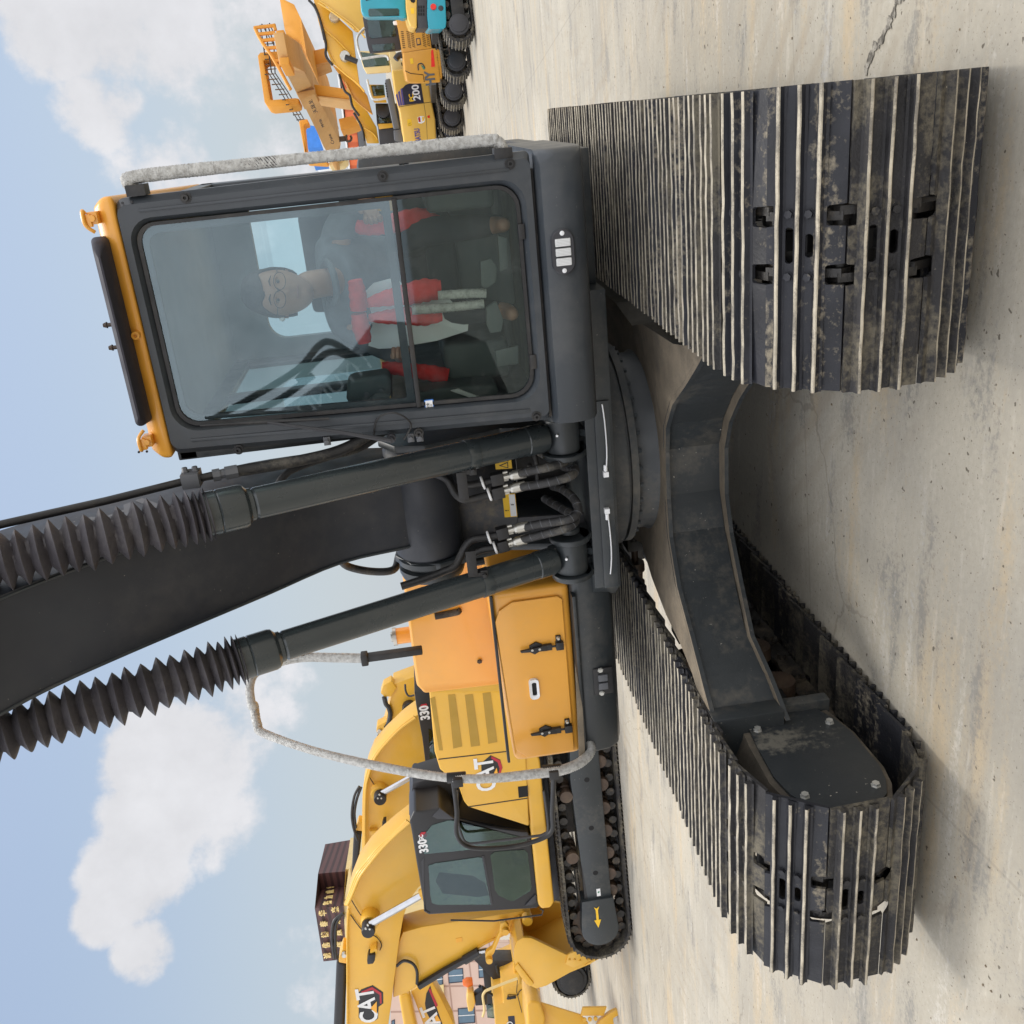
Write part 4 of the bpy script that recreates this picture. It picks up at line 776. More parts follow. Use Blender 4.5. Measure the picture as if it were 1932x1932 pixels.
# smoked rain visor and its tubular brackets
vs_ = []
for y, z0, z1, dx in ((YF-.15, 2.935, 2.943, .06), (YF-.11, 2.928, 2.968, .02), (YF+.02, 2.935, 3.005, .0), (YF+.30, 2.975, 3.02, .02)):
    vs_.append([Vector((x, y, z)) for x, z in rrect(.672+dx, 1.405-dx, z0, z1, min(.02, (z1-z0)*.45), 4)])
b_ = MB(); b_.loft(vs_); vis = b_.build('rain_visor', 'visor', cab, ang=45)
for x in (.98, 1.07):
    b_ = MB(); b_.cyl((x, YF+.05, 2.995), (x, YF+.05, 3.045), .008, n=10); b_.hexb((x, YF+.05, 3.03), (0, 0, 1), .011, .01); b_.build('visor_bolt', 'rust', vis)
for x, s in ((.60, -1), (1.475, 1)):
    b_ = MB(); b_.box((x-.022, YF-.02, 2.95), (x+.022, YF+.03, 2.985)); b_.box((x-.03, YF-.03, 2.972), (x+.015, YF-.005, 2.992)); b_.tube(smooth([Vector((x+.02*s, YF-.02, 2.99)), Vector((x+.028*s, YF-.035, 2.994)), Vector((x-.02*s, YF-.035, 2.994)), Vector((x-.05*s, YF-.02, 2.97))], 5), .007, 8); b_.lathe((x, YF-.02, 2.967), (0, -1, 0), [(0, .012), (.012, .012), (.012, .006)], 12); b_.build('lamp_bracket', 'hx', roof, bev=.003)
c = aty(*D(256, 632), YF); b_ = MB(); b_.lathe((c.x, YF+.01, 2.915), (0, -1, 0), [(0, .017), (.03, .016), (.03, .007), (.02, .007)], 16); b_.build('roof_boss', 'hx', roof)
# skirt below the cab with its triple lamp
sk = MB(); prof = [(YF-.01, 1.300), (YF-.035, 1.285), (YF-.045, 1.22), (YF-.035, 1.165), (YF-.005, 1.125), (YF+.05, 1.105), (YF+.25, 1.10), (YF+1.1, 1.10), (YF+1.1, 1.300)]
xs = [(.462, .03), (.47, .0), (1.50, .0), (1.535, .012), (1.552, .035), (1.558, .07)]
sk.loft([[Vector((x, y+dy*(1 if y < YF+.1 else 0), z)) for y, z in prof] for x, dy in xs]); skirt = sk.build('cab_skirt', 'cab', EX, ang=40)
lc = aty(*D(1062, 475), YF-.045); yb = YF-.047
b_ = MB(); b_.loft([[Vector((lc.x+dx*k, yb+yy, lc.z+dz*k)) for dx, dz in rrect(-.088, .088, -.046, .046, .045)] for k, yy in ((1, 0.012), (1, -.004), (.94, -.008))]); lmp = b_.build('lamp_housing', 'dgrey', skirt)
for i, dx in enumerate((-.037, .0, .037)):
    b_ = MB(); b_.box((lc.x+dx-.0155, yb-.016, lc.z-.031), (lc.x+dx+.0155, yb-.007, lc.z+.031)); l_ = b_.build('lamp_lens', 'lens', lmp, bev=.005)
    b_ = MB()
    for k in range(5): b_.box((lc.x+dx-.012+k*.0055, yb-.0175, lc.z-.027), (lc.x+dx-.010+k*.0055, yb-.0155, lc.z+.027))
    b_.build('lens_rib', 'gwhite', l_)
for dx in (-.072, .072): b_ = MB(); b_.lathe((lc.x+dx, yb-.006, lc.z), (0, -1, 0), [(0, .010), (.004, .009), (.006, .004)], 14); b_.build('rivet', 'gwhite', lmp)
# foam-wrapped grab rail beside the windscreen
gp = [Vector((1.548, -.955, 2.80)), Vector((1.585, -.965, 2.825)), Vector((1.602, -.965, 2.79)), Vector((1.606, -.965, 2.5)), Vector((1.607, -.965, 2.0)), Vector((1.607, -.965, 1.5)), Vector((1.600, -.965, 1.435)), Vector((1.575, -.96, 1.415)), Vector((1.55, -.955, 1.42))]
gr_ = foam_tube(smooth(gp, 8), .0225, name='grab_rail', parent=cab, amp=.2)
b_ = MB(); b_.tube([(1.607, -.965, 2.27), (1.607, -.965, 2.40)], .021, 12); b_.build('rail_sleeve', 'rubber', gr_)
for z in (2.80, 1.415): b_ = MB(); b_.box((1.535, -.99, z-.035), (1.575, -.91, z+.035)); b_.hexb((1.575, -.93, z+.02), (1, 0, 0), .008, .01); b_.build('rail_base', 'rubber', gr_, bev=.006)
# ---- inside: seat, consoles, levers in red cloth, foam-covered pedal rods, papers
cx_ = 1.03
b_ = MB(); b_.box((cx_-.26, -.30, 1.60), (cx_+.26, .25, 1.74)); seat = b_.build('seat', 'seat', cab, bev=.04, seg=3)
b_ = MB(); b_.prism([(cx_-.25, .18, 1.72), (cx_-.25, .30, 1.72), (cx_-.22, .42, 2.36), (cx_-.22, .33, 2.36)], (.5, 0, 0)); b_.build('seat_back', 'seat', seat, bev=.03, seg=3)
b_ = MB(); b_.box((cx_-.2, -.2, 1.335), (cx_+.2, .2, 1.60)); b_.build('seat_base', 'plast', seat, bev=.02)
for x0, x1 in ((.56, .74), (1.32, 1.49)):
    b_ = MB(); b_.box((x0, -.50, 1.42), (x1, .25, 1.72)); b_.build('side_console', 'plast', cab, bev=.03, seg=3)
def ip(X, Y, y): return aty(*ZI(X, Y), y)
ZI = zoomer(950, 550, 2.76)
def wrap(pts, y, rad, name='red_lever'):
    P_ = smooth([ip(X, Y, y) for X, Y in pts], 6); n = len(P_); rr = []
    for i in range(n):
        t = i/(n-1)*(len(rad)-1); k = min(int(t), len(rad)-2); rr.append((rad[k]+(rad[k+1]-rad[k])*(t-k))*(1+.06*math.sin(i*2.1)))
    b_ = MB(); b_.tube(P_, rr, 14); return b_.build(name, 'redcloth', cab, ang=60)
wrap([(240, 740), (262, 850), (270, 985)], -.66, [.030, .038, .036]); wrap([(330, 930), (480, 890), (640, 860), (800, 825), (935, 815)], -.62, [.018, .034, .046, .052, .040])
wrap([(270, 1010), (290, 1120), (318, 1245)], -.66, [.032, .040, .030]); wrap([(350, 1045), (480, 1040), (640, 1030), (800, 1035), (945, 1035)], -.62, [.016, .030, .040, .042, .020])
wrap([(245, 300), (330, 320), (470, 300), (640, 265), (800, 250), (960, 320)], -.42, [.030, .032, .040, .046, .048, .03], 'red_lever')
wrap([(460, 1450), (540, 1450), (700, 1470), (850, 1490), (985, 1520)], -.50, [.028, .030, .034, .038, .040], 'red_lever')
for pts in ([(910, 865), (1050, 855), (1180, 848), (1300, 845)], [(700, 985), (900, 970), (1100, 950), (1290, 930)]): foam_tube(smooth([ip(X, Y, -.70) for X, Y in pts], 6), .018, name='pedal_rod', parent=cab, amp=.25)
b_ = MB(); pp = [(325, 830), (390, 765), (520, 730), (600, 745), (700, 900), (990, 880), (1160, 1060), (1150, 1150), (900, 1230), (560, 1290), (430, 1295), (350, 1270), (355, 1180), (380, 1110), (370, 1000)]
b_.prism([ip(X, Y, -.52) for X, Y in pp], (0, .004, 0)); b_.build('paper_sheet', 'paper', cab)
for pts in ([(1250, 590), (1340, 565), (1390, 640), (1380, 760), (1300, 810), (1260, 790)], [(1300, 960), (1380, 910), (1440, 1060), (1420, 1160), (1330, 1170), (1300, 1100)], [(1390, 380), (1470, 400), (1480, 640), (1410, 680)], [(1370, 1310), (1560, 1270), (1560, 1420), (1390, 1440)]):
    b_ = MB(); b_.prism([ip(X, Y, -.78) for X, Y in pts], (0, .03, 0)); b_.build('foot_pedal', 'plast', cab, bev=.006)
b_ = MB(); b_.prism([ip(X, Y, -.70) for X, Y in ((180, 1560), (230, 1540), (500, 1500), (540, 1560), (530, 1690), (480, 1720), (200, 1760), (170, 1700))], (0, .14, 0)); mb_ = b_.build('monitor_housing', 'plast', cab, bev=.02, seg=3)
for X, Y in ((335, 1665), (455, 1635)): c = ip(X, Y, -.702); b_ = MB(); b_.lathe(c, (0, -1, 0), [(0, .012), (.006, .012), (.008, .006)], 14); b_.build('housing_bolt', 'grey', mb_)
b_ = MB(); b_.prism([ip(X, Y, -.66) for X, Y in ((700, 1660), (960, 1610), (1380, 1580), (1410, 1640), (1370, 1690), (1000, 1740), (760, 1790))], (0, .2, 0)); b_.build('switch_console', 'plast', cab, bev=.02, seg=3)
b_ = MB(); b_.prism([ip(X, Y, -.672) for X, Y in ((1010, 1635), (1075, 1620), (1290, 1700), (1240, 1715))], (0, .02, 0)); b_.build('console_trim', 'gwhite', cab, bev=.003)
b_ = MB(); b_.tube(smooth([ip(X, Y, -.72) for X, Y in ((180, 1740), (330, 1780), (420, 1690), (520, 1690))], 6), .022, 10); b_.build('harness', 'plast', cab)

# opposite machine behind the photographer, seen only as a reflection in the windscreen
RX = thing('excavator', 'dark excavator with raised lettered boom, mirrored in the cab windscreen', 'excavator', (-1.5, -7.4, 0))
def gm(X, Y, y=-7.0):
    g = aty(*D(X, Y), YF); mc = Vector((CP.x, 2*YF-CP.y, CP.z)); d = g-mc; return mc+d*((y-mc.y)/d.y)
b_ = MB(); b_.prism([gm(X, Y) for X, Y in ((520, 800), (600, 745), (690, 665), (720, 668), (700, 720), (640, 770), (590, 830), (540, 860))], (0, -.5, 0)); rb_ = b_.build('boom', 'dark', RX, bev=.02)
b_ = MB(); b_.prism([gm(X, Y) for X, Y in ((640, 770), (700, 690), (860, 700), (960, 740), (960, 880), (600, 900), (590, 830))], (0, -2.5, 0)); b_.build('body', 'boom', RX, bev=.03)
for pts in ([(370, 830), (400, 795), (470, 755), (560, 700), (600, 655), (625, 648), (665, 672), (690, 690)], [(560, 720), (610, 672), (640, 668), (680, 690)], [(430, 800), (520, 760), (590, 710)]):
    b_ = MB(); b_.tube(smooth([gm(X, Y, -6.8) for X, Y in pts], 5), .035, 8); b_.build('boom_hose', 'rubber', rb_)
c0_, c1_ = gm(560, 785, -6.985), gm(665, 705, -6.985); xd_ = (c0_-c1_)
text('HYUNDAI', .26, (c0_+c1_)/2, Vector((xd_.x, 0, xd_.z))*(1 if xd_.x < 0 else -1), Vector((-xd_.z, 0, xd_.x))*(1 if -xd_.z*0+xd_.x > 0 else -1), 'letter', rb_, 'boom_lettering', ext=.003, sx=1.0)
MT['eye'] = flat('eye_white', (.24, .18, .15), .3); MT['lip'] = flat('lip', (.26, .10, .08), .5)
# ------------------------------------------------------------------ the operator in the seat
def skin_body(nodes, edges, root, name, mat, sub=2):
    me = bpy.data.meshes.new(name); bm = bmesh.new(); ly = bm.verts.layers.skin.verify(); vs = {}
    for k, (p, r) in nodes.items():
        v = bm.verts.new(p); vs[k] = v; rr = r if isinstance(r, tuple) else (r, r); v[ly].radius = rr; v[ly].use_root = (k == root)
    for a, b in edges: bm.edges.new((vs[a], vs[b]))
    bm.to_mesh(me); bm.free(); o = bpy.data.objects.new(name, me); COL.objects.link(o)
    m = o.modifiers.new('skin', 'SKIN'); m.use_smooth_shade = True; s = o.modifiers.new('sub', 'SUBSURF'); s.levels = sub; s.render_levels = sub
    dg = bpy.context.evaluated_depsgraph_get(); me2 = bpy.data.meshes.new_from_object(o.evaluated_get(dg)); bpy.data.objects.remove(o); me2.name = name
    me2.materials.clear(); me2.materials.append(MT[mat]); 
    for q in me2.polygons: q.use_smooth = True
    return me2
K = 1.14                                                   # body scale (the scene is a little over life size)
PX = 1.05
J = dict(pelvis=(PX, .02, 1.83), waist=(PX, -.12, 1.98), chest=(PX+.01, -.34, 2.09), neckb=(PX+.03, -.50, 2.17), neck=(PX+.04, -.60, 2.24), head0=(PX+.045, -.66, 2.31),
 shL=(PX-.19, -.42, 2.13), elL=(PX-.36, -.36, 1.92), wrL=(.735, -.56, 1.90), shR=(PX+.21, -.42, 2.13), elR=(PX+.385, -.33, 1.98), wrR=(1.395, -.47, 1.97),
 hipL=(PX-.11, -.02, 1.80), knL=(PX-.17, -.42, 1.80), anL=(PX-.17, -.56, 1.42), toL=(PX-.17, -.70, 1.40), hipR=(PX+.11, -.02, 1.80), knR=(PX+.19, -.42, 1.80), anR=(PX+.20, -.54, 1.42), toR=(PX+.21, -.68, 1.40))
rad = dict(pelvis=(.15, .12), waist=(.165, .125), chest=(.185, .13), neckb=(.085, .08), neck=.076, head0=.070, shL=.085, elL=.055, wrL=.033, shR=.085, elR=.055, wrR=.033, hipL=.095, knL=.068, anL=.045, toL=.036, hipR=.095, knR=.068, anR=.045, toR=.036)
ED = [('pelvis', 'waist'), ('waist', 'chest'), ('chest', 'neckb'), ('neckb', 'neck'), ('neck', 'head0'), ('chest', 'shL'), ('shL', 'elL'), ('elL', 'wrL'), ('chest', 'shR'), ('shR', 'elR'), ('elR', 'wrR'), ('pelvis', 'hipL'), ('hipL', 'knL'), ('knL', 'anL'), ('anL', 'toL'), ('pelvis', 'hipR'), ('hipR', 'knR'), ('knR', 'anR'), ('anR', 'toR')]
nodes = {k: (Vector(J[k]), tuple(x*.72 for x in rad[k]) if isinstance(rad[k], tuple) else rad[k]*(.72 if k[:2] in ('sh', 'hi', 'kn') else .88)) for k in J}; edges = list(ED)
for sd_, wr, dirv, upv in (('L', 'wrL', Vector((.25, -.55, .05)), Vector((.1, 0, 1))), ('R', 'wrR', Vector((-.45, -.55, -.1)), Vector((0, 0, 1)))):
    w0 = Vector(J[wr]); d = dirv.normalized(); u = upv.normalized(); sx = d.cross(u).normalized(); pm = 'pm'+sd_
    nodes[pm] = (w0+d*.055, .034); edges.append((wr, pm))
    for i, (o_, l_) in enumerate(((-.030, .058), (-.010, .068), (.010, .064), (.030, .05))):
        kb = w0+d*.095+u*(-o_)+sx*.004; k1 = kb+d*l_*.45-sx*.004; k2 = kb+d*l_*.75+sx*(.022 if sd_ == 'L' else -.022)*1; k3 = k2+sx*(.022 if sd_ == 'L' else -.022)-d*.008
        for q, p in enumerate((kb, k1, k2, k3)): nodes[f'{sd_}{i}{q}'] = (p, (.0125, .0115, .0105, .009)[q])
        edges += [(pm, f'{sd_}{i}0'), (f'{sd_}{i}0', f'{sd_}{i}1'), (f'{sd_}{i}1', f'{sd_}{i}2'), (f'{sd_}{i}2', f'{sd_}{i}3')]
    tb = w0+d*.035+u*.03; nodes[sd_+'t0'] = (tb, .014); nodes[sd_+'t1'] = (tb+d*.035+u*.012+sx*(.02 if sd_ == 'L' else -.02), .0125); nodes[sd_+'t2'] = (tb+d*.06+u*.008+sx*(.035 if sd_ == 'L' else -.035), .0105)
    edges += [(wr, sd_+'t0'), (sd_+'t0', sd_+'t1'), (sd_+'t1', sd_+'t2')]
body = skin_body(nodes, edges, 'pelvis', 'person', 'skin')
# the head: a shaped surface with brow, nose, lips, chin and ears, set on the neck
HC = Vector((1.085, -.70, 2.385)); FW = Vector((.22, -.96, -.16)).normalized(); UP = (Vector((.16, -.10, 1)) - FW*Vector((.16, -.10, 1)).dot(FW)).normalized(); RT = FW.cross(UP).normalized()
def H(a, b, c): return HC + RT*a*K + FW*b*K + UP*c*K       # right, forward, up
nu, nv = 40, 30; rings = []
def gs_(x, s): return math.exp(-(x/s)**2)
for i in range(nv+1):
    th = math.pi*(i+.05)/(nv+.1); zc = -math.cos(th)*.128; rg = []
    for j in range(nu):
        ph = 2*math.pi*j/nu; sx_, cy_ = math.sin(ph), math.cos(ph); s = math.sin(th)**.85
        wx = .083*(1-.16*max(0, -zc/.128)**1.6-.04*max(0, zc/.128)); wy = .098
        x = wx*s*sx_; y = wy*s*cy_
        if y < 0 and zc < -.03: y *= 1-.35*min(1, (-zc-.03)/.09)
        f = max(0, cy_)**2
        if cy_ > 0:
            y += f*(.032*gs_(x, .015)*gs_(zc+.030, .018) + .012*gs_(x, .009)*gs_(zc-.002, .022))          # nose
            y += f*(.006*gs_(zc-.028, .012)*gs_(abs(x)-.028, .022) - .011*gs_(zc-.006, .012)*gs_(abs(x)-.031, .016))   # brow, eye sockets
            y += f*(.009*gs_(x, .022)*gs_(zc+.062, .009) - .003*gs_(x, .024)*gs_(zc+.067, .003))          # lips
            y += f*.010*gs_(x, .022)*gs_(zc+.103, .016) + f*.006*gs_(abs(x)-.045, .022)*gs_(zc+.03, .025)  # chin, cheeks
        rg.append(H(x, y, zc))
    rings.append(rg)
hb_ = MB(); hb_.loft(rings)
for s in (-1, 1):
    e_ = [];
    for k in range(12):
        a = 2*math.pi*k/12; e_.append((.011*math.cos(a)*1.5, .030*math.sin(a)-.006*math.cos(a)))
    hb_.loft([[H(s*.074, -.012+p, q-.008) for p, q in e_], [H(s*.090, -.020+p, q-.006) for p, q in e_], [H(s*.087, -.018+p*.6, q*.65-.006) for p, q in e_]])
bm = bmesh.new(); bm.from_mesh(body); off_ = len(bm.verts); nvv = [bm.verts.new(q) for q in hb_.v]
for f in hb_.f:
    try: ff = bm.faces.new([nvv[i] for i in f]); ff.smooth = True
    except ValueError: pass
bmesh.ops.recalc_face_normals(bm, faces=bm.faces); bm.to_mesh(body); bm.free()
man = bpy.data.objects.new('person', body); COL.objects.link(man)
tag(man, 'seated person in dark shirt and glasses leaning towards the windscreen, gripping red-wrapped levers', 'person')
h_ = MB(); rings = []
for i in range(14):
    rg = []
    for j in range(nu):
        ph = 2*math.pi*j/nu; sx_, cy_ = math.sin(ph), math.cos(ph)
        low = .066-.010*math.cos(sx_*3) if cy_ > .45 else (-.070 if cy_ < -.25 else .060-(.45-cy_)/.70*.130)
        zc = .1275-(.1275-low)*(i/13)**1.3; s = max(.03, math.sqrt(max(0, 1-(zc/.128)**2)))**.85
        k = .0085+.0025*math.sin(ph*7+i)*(i/13)
        x = (.083*(1-.04*max(0, zc/.128))*s+k)*sx_; y = (.098*s+k)*cy_
        rg.append(H(x, y, zc+.008*(1-i/13)))
    rings.append(rg)
h_.loft(rings, caps=True); h_.build('hair', 'hair', man, ang=80)
for s in (-1, 1):
    b_ = MB(); b_.ball(H(s*.032, .0775, .004), .0125); b_.build('eye', 'eye', man); b_ = MB(); b_.ball(H(s*.032, .0855, .003), .0062); b_.build('iris', 'black2', man)
    b_ = MB(); b_.tube([H(s*.032+.031*math.cos(R(t)), .113, -.002+.021*math.sin(R(t))) for t in range(0, 360, 20)], .0015, 6, closed=True); b_.tube([H(s*.062, .111, .006), H(s*.082, .06, .006), H(s*.085, -.01, .004)], .0016, 6)
    if s < 0: b_.tube([H(-.008, .114, .004), H(.008, .114, .004)], .0015, 6)
    b_.build('glasses', 'black2', man)
    b_ = MB(); b_.tube([H(s*.032+.017*math.cos(R(t)), .0895-.010*abs(math.cos(R(t)))**2, .006+.009*math.sin(R(t))) for t in range(0, 181, 20)], .0042, 8); b_.build('eyelid', 'skin', man)
    b_ = MB(); b_.tube([H(s*.014, .098, .03), H(s*.032, .097, .035), H(s*.052, .088, .028)], [.002, .003, .0015], 6); b_.build('eyebrow', 'hair', man)
b_ = MB(); b_.tube([H(-.024, .090, -.067), H(-.008, .101, -.066), H(.008, .101, -.066), H(.024, .090, -.067)], .0025, 6); b_.build('mouth', 'lip', man)
b_ = MB(); b_.ball(H(.093, -.01, -.012), .012); b_.build('earbud', 'gwhite', man)
sn = {k: (Vector(J[k]), tuple(x*1.06 for x in rad[k]) if isinstance(rad[k], tuple) else rad[k]*1.12) for k in ('pelvis', 'waist', 'chest', 'neckb', 'shL', 'shR', 'elL', 'elR')}
for s_ in 'LR': sn['fa'+s_] = (Vector(J['el'+s_]).lerp(Vector(J['wr'+s_]), .62 if s_ == 'R' else .35), .050)
me = skin_body(sn, [('pelvis', 'waist'), ('waist', 'chest'), ('chest', 'neckb'), ('chest', 'shL'), ('shL', 'elL'), ('chest', 'shR'), ('shR', 'elR'), ('elL', 'faL'), ('elR', 'faR')], 'pelvis', 'shirt', 'shirt'); o = bpy.data.objects.new('shirt', me); COL.objects.link(o); o.parent = man
b_ = MB(); c0 = Vector(J['neck']).lerp(Vector(J['neckb']), .6); b_.tube([c0+Vector((.088*math.cos(R(t)), .075*math.sin(R(t))-.01, .030*math.sin(R(t))-.02)) for t in range(0, 360, 20)], .016, 8, closed=True); b_.build('collar', 'shirt', man)
sn = {k: (Vector(J[k]), tuple(x*1.1 for x in rad[k]) if isinstance(rad[k], tuple) else rad[k]*1.12) for k in ('pelvis', 'hipL', 'knL', 'anL', 'hipR', 'knR', 'anR')}
me = skin_body(sn, [e for e in ED if e[0] in sn and e[1] in sn], 'pelvis', 'trousers', 'trouser'); o = bpy.data.objects.new('trousers', me); COL.objects.link(o); o.parent = man
# ------------------------------------------------------------------ machines parked around the yard
PUSH = {}
def frame_slab(name, px, zf, pt, n, th, mat, parent, bev=.01, seg=2):
    """an outline on an upright plane through pt (normal n towards the camera), pushed back by its real thickness"""
    n = Vector(n); P = [atp(*zf(X, Y), pt, n) for X, Y in px]; mb = MB(); mb.prism(P, (PUSH['v'] if 'v' in PUSH else -n)*th); return mb.build(name, mat, parent, bev=bev, seg=seg)
def plane_tube(name, px, zf, pt, n, r, mat, parent, k=5, sm=True):
    P = [atp(*zf(X, Y), pt, n) for X, Y in px]; mb = MB(); mb.tube(smooth(P, k) if sm else P, r, 8); return mb.build(name, mat, parent)
def disc(name, XY, zf, pt, n, r, h, mat, parent, nn=24):
    c = atp(*zf(*XY), pt, n); mb = MB(); mb.lathe(c, n, [(-.01, r), (h*.8, r), (h, r*.9)], nn); return mb.build(name, mat, parent)
def crawler(root, c, f, sidev, L, r, w, n, mats=('shoe', 'shoe2'), gr=.022, zc=None):
    """one crawler: closed belt of ribbed shoes as a part, its frame, sprocket hubs; c = ground point under the middle, f = forward, sidev = outward"""
    f = Vector(f).normalized(); o = Vector(sidev).normalized(); zc = r; mb = MB(); per = 4*L+2*math.pi*(r-gr)
    def at_(s, off):
        s %= per; rr = r-gr
        if s < 2*L: a, z, na, nz = L-s, zc+rr, 0, 1
        elif s < 2*L+math.pi*rr: t = (s-2*L)/rr; a, z, na, nz = -L-rr*math.sin(t), zc+rr*math.cos(t), -math.sin(t), math.cos(t)
        elif s < 4*L+math.pi*rr: a, z, na, nz = -L+(s-2*L-math.pi*rr), zc-rr, 0, -1
        else: t = (s-4*L-math.pi*rr)/rr; a, z, na, nz = L+rr*math.sin(t), zc-rr*math.cos(t), math.sin(t), -math.cos(t)
        return (a+na*off, z+nz*off)
    p = per/n
    for i in range(n):
        s = i*p; A = at_(s+.01*p, 0); B = at_(s+.99*p, 0); A2 = at_(s+.01*p, -.03); B2 = at_(s+.99*p, -.03)
        prof = [A, at_(s+.17*p, -.002), at_(s+.20*p, gr), at_(s+.24*p, gr), at_(s+.27*p, -.002), at_(s+.48*p, -.002), at_(s+.51*p, gr), at_(s+.55*p, gr), at_(s+.58*p, -.002), at_(s+.79*p, -.002), at_(s+.82*p, gr), at_(s+.86*p, gr), at_(s+.89*p, -.002), B, B2, A2]
        st = len(mb.f); base_ = Vector(c)-o*w/2; P = [base_+f*a+Vector((0, 0, z)) for a, z in prof]; mb.mi = 0; mb.loft([P, [q+o*w for q in P]])
        for k in (2, 6, 10): mb.m[st+k] = 1
    for i in range(n*1):
        s = i*p; a, z = at_(s, -.10); q = Vector(c)+f*a+Vector((0, 0, z)); mb.mi = 2
        for sg in (-1, 1): mb.cyl(q+o*sg*.05, q+o*sg*.13, .055, n=8)
    tr = mb.build('crawler_track', [MT[mats[0]], MT[mats[1]], MT['link']], root, fix=False)
    fb = MB(); wv = w*.42
    e = [(-L*.86, r*.55), (L*.86, r*.55), (L*.86, r*1.35), (-L*.86, r*1.35)]
    fb.prism([Vector(c)-o*wv+f*a+Vector((0, 0, z)) for a, z in e], o*wv*2); fb.build('track_frame', 'black', root, bev=.01)
    return tr
def hub(parent, c, o, r, mat='black'):
    mb = MB(); mb.lathe(c, o, [(-.05, r*.7), (0, r), (.05, r), (.055, r*.8), (.08, r*.78), (.09, r*.6)], 28)
    return mb.build('drive_hub', mat, parent)
# ---- left row: two big yellow excavators side by side, seen from their cab side
Z7 = zoomer(900, 2000, 1.932); Z5 = zoomer(1400, 2500, 3.9267); Z4 = zoomer(1000, 2500, 3.9275)
CF_ = Vector((-.993, -.116, 0)).normalized(); CN = Vector((.116, -.993, 0)).normalized(); CO = Vector((-8.31, 4.71, 0))
def cpl(d): return CO - CN*d                              # plane d metres behind the near track's outer face
C1 = thing('excavator', 'yellow excavator with black cab, nearest of the left row, bucket tucked under its arm', 'excavator', CO - CF_*1.44 - CN*1.23, 'yellow excavators in the left row')
cc_ = CO - CF_*1.44
t1 = crawler(C1, cc_-CN*.26, CF_, CN, 1.50, .44, .52, 42); t2 = crawler(C1, cc_-CN*2.2, CF_, CN, 1.50, .44, .52, 42)
def cp(a, d, z): return cc_ + CF_*a - CN*d + Vector((0, 0, z))
fb = MB(); fb.prism([cp(a, .04, z) for a, z in ((-1.2, .24), (1.02, .24), (1.02, .56), (.4, .60), (-.8, .63), (-1.2, .60))], -CN*.3); sf = fb.build('side_frame', 'dark', C1, bev=.015)
fb = MB(); fb.prism([cp(a, .0, z) for a, z in [(1.0, .22), (1.0, .64)]+[(1.46+.25*math.cos(R(t)), .43+.25*math.sin(R(t))) for t in range(90, -91, -15)]], -CN*.25); ig = fb.build('idler_guard', 'dark', C1, bev=.02)
b_ = MB(); ar = [(1.16, .44), (1.16, .48), (1.12, .46), (1.34, .47), (1.34, .49), (1.42, .455), (1.34, .42), (1.34, .44), (1.12, .45)]
ar = [(1.10, .49), (1.15, .47), (1.30, .47), (1.30, .50), (1.42, .455), (1.30, .41), (1.30, .44), (1.15, .44), (1.10, .42), (1.125, .455)]
b_.prism([cp(a, -.004, z) for a, z in ar], CN*.004); b_.build('arrow_mark', 'yel', ig)
b_ = MB(); b_.prism([cp(a, .036, z) for a, z in ((.86, .38), (.97, .38), (.97, .43), (.86, .43))], CN*.004); q = b_.build('sticker', 'gwhite', sf)
b_ = MB(); b_.prism([cp(a, .032, z) for a, z in ((.89, .395), (.91, .39), (.925, .405), (.91, .42))], CN*.002); b_.build('sticker_mark', 'grn', q)
for a in (-.95, -.62, -.28, .05, .38, .70, .95):
    b_ = MB(); roller(b_, cp(a, .26, .235), CN, .095, .36); b_.build('bottom_roller', 'rust', sf)
for a in (-.55, .35):
    b_ = MB(); roller(b_, cp(a, .20, .70), CN, .085, .34); b_.build('carrier_roller', 'rust', sf)
b_ = MB(); b_.lathe(cp(1.50, .20, .44), CN, [(-.2, .30), (0, .34), (.05, .34), (.05, .28)], 36); b_.build('front_idler', 'rust', C1)
for a in (-.05, .62, -.75): b_ = MB(); b_.lathe(cp(a, .0398, .42), CN, [(0, .035), (.002, .034)], 14); b_.build('frame_hole', 'void', sf)
P0, P1, P2, PB = cpl(.10), cpl(.16), cpl(.9), cpl(1.15)
beam = frame_slab('side_beam', [(1225, 200), (1310, 430), (1330, 640), (1390, 1230), (1370, 1262), (1320, 1268), (1300, 1245), (1240, 640), (1140, 200)], Z7, P0, CN, .5, 'cat', C1, .03, 3)
frame_slab('slew_frame', [(1330, 300), (1400, 300), (1440, 1150), (1390, 1230), (1330, 640)], Z7, cpl(.5), CN, 1.4, 'dgrey', C1)
body1 = frame_slab('engine_side_panel', [(685, 40), (715, 380), (745, 480), (800, 525), (845, 560), (880, 660), (905, 692), (1245, 800), (1248, 790), (1232, 420), (1225, 200), (1200, 40)], Z7, P0+CN*.02, CN, 2.0, 'cat', C1, .03, 3)
for px in ([(790, 60), (830, 55), (870, 350), (820, 362)], [(885, 60), (930, 55), (970, 345), (920, 352)], [(985, 50), (1030, 45), (1068, 325), (1018, 335)], [(690, 80), (715, 70), (760, 372), (740, 372)]): frame_slab('vent_panel', px, Z7, P0+CN*.026, CN, .02, paint('yellow_vent_mesh', (.40, .24, .03), .6, var=.1), body1, .0)
b_ = frame_slab('panel_seam', [(735, 426), (738, 420), (1130, 375), (1130, 380)], Z7, P0+CN*.024, CN, .01, 'black', body1, 0); frame_slab('panel_seam', [(905, 694), (905, 689), (1238, 640), (1240, 645)], Z7, P0+CN*.024, CN, .01, 'black', body1, 0)
frame_slab('grab_recess', [(1185, 578), (1240, 572), (1243, 632), (1190, 640)], Z7, P0+CN*.025, CN, .02, 'void', body1, 0)
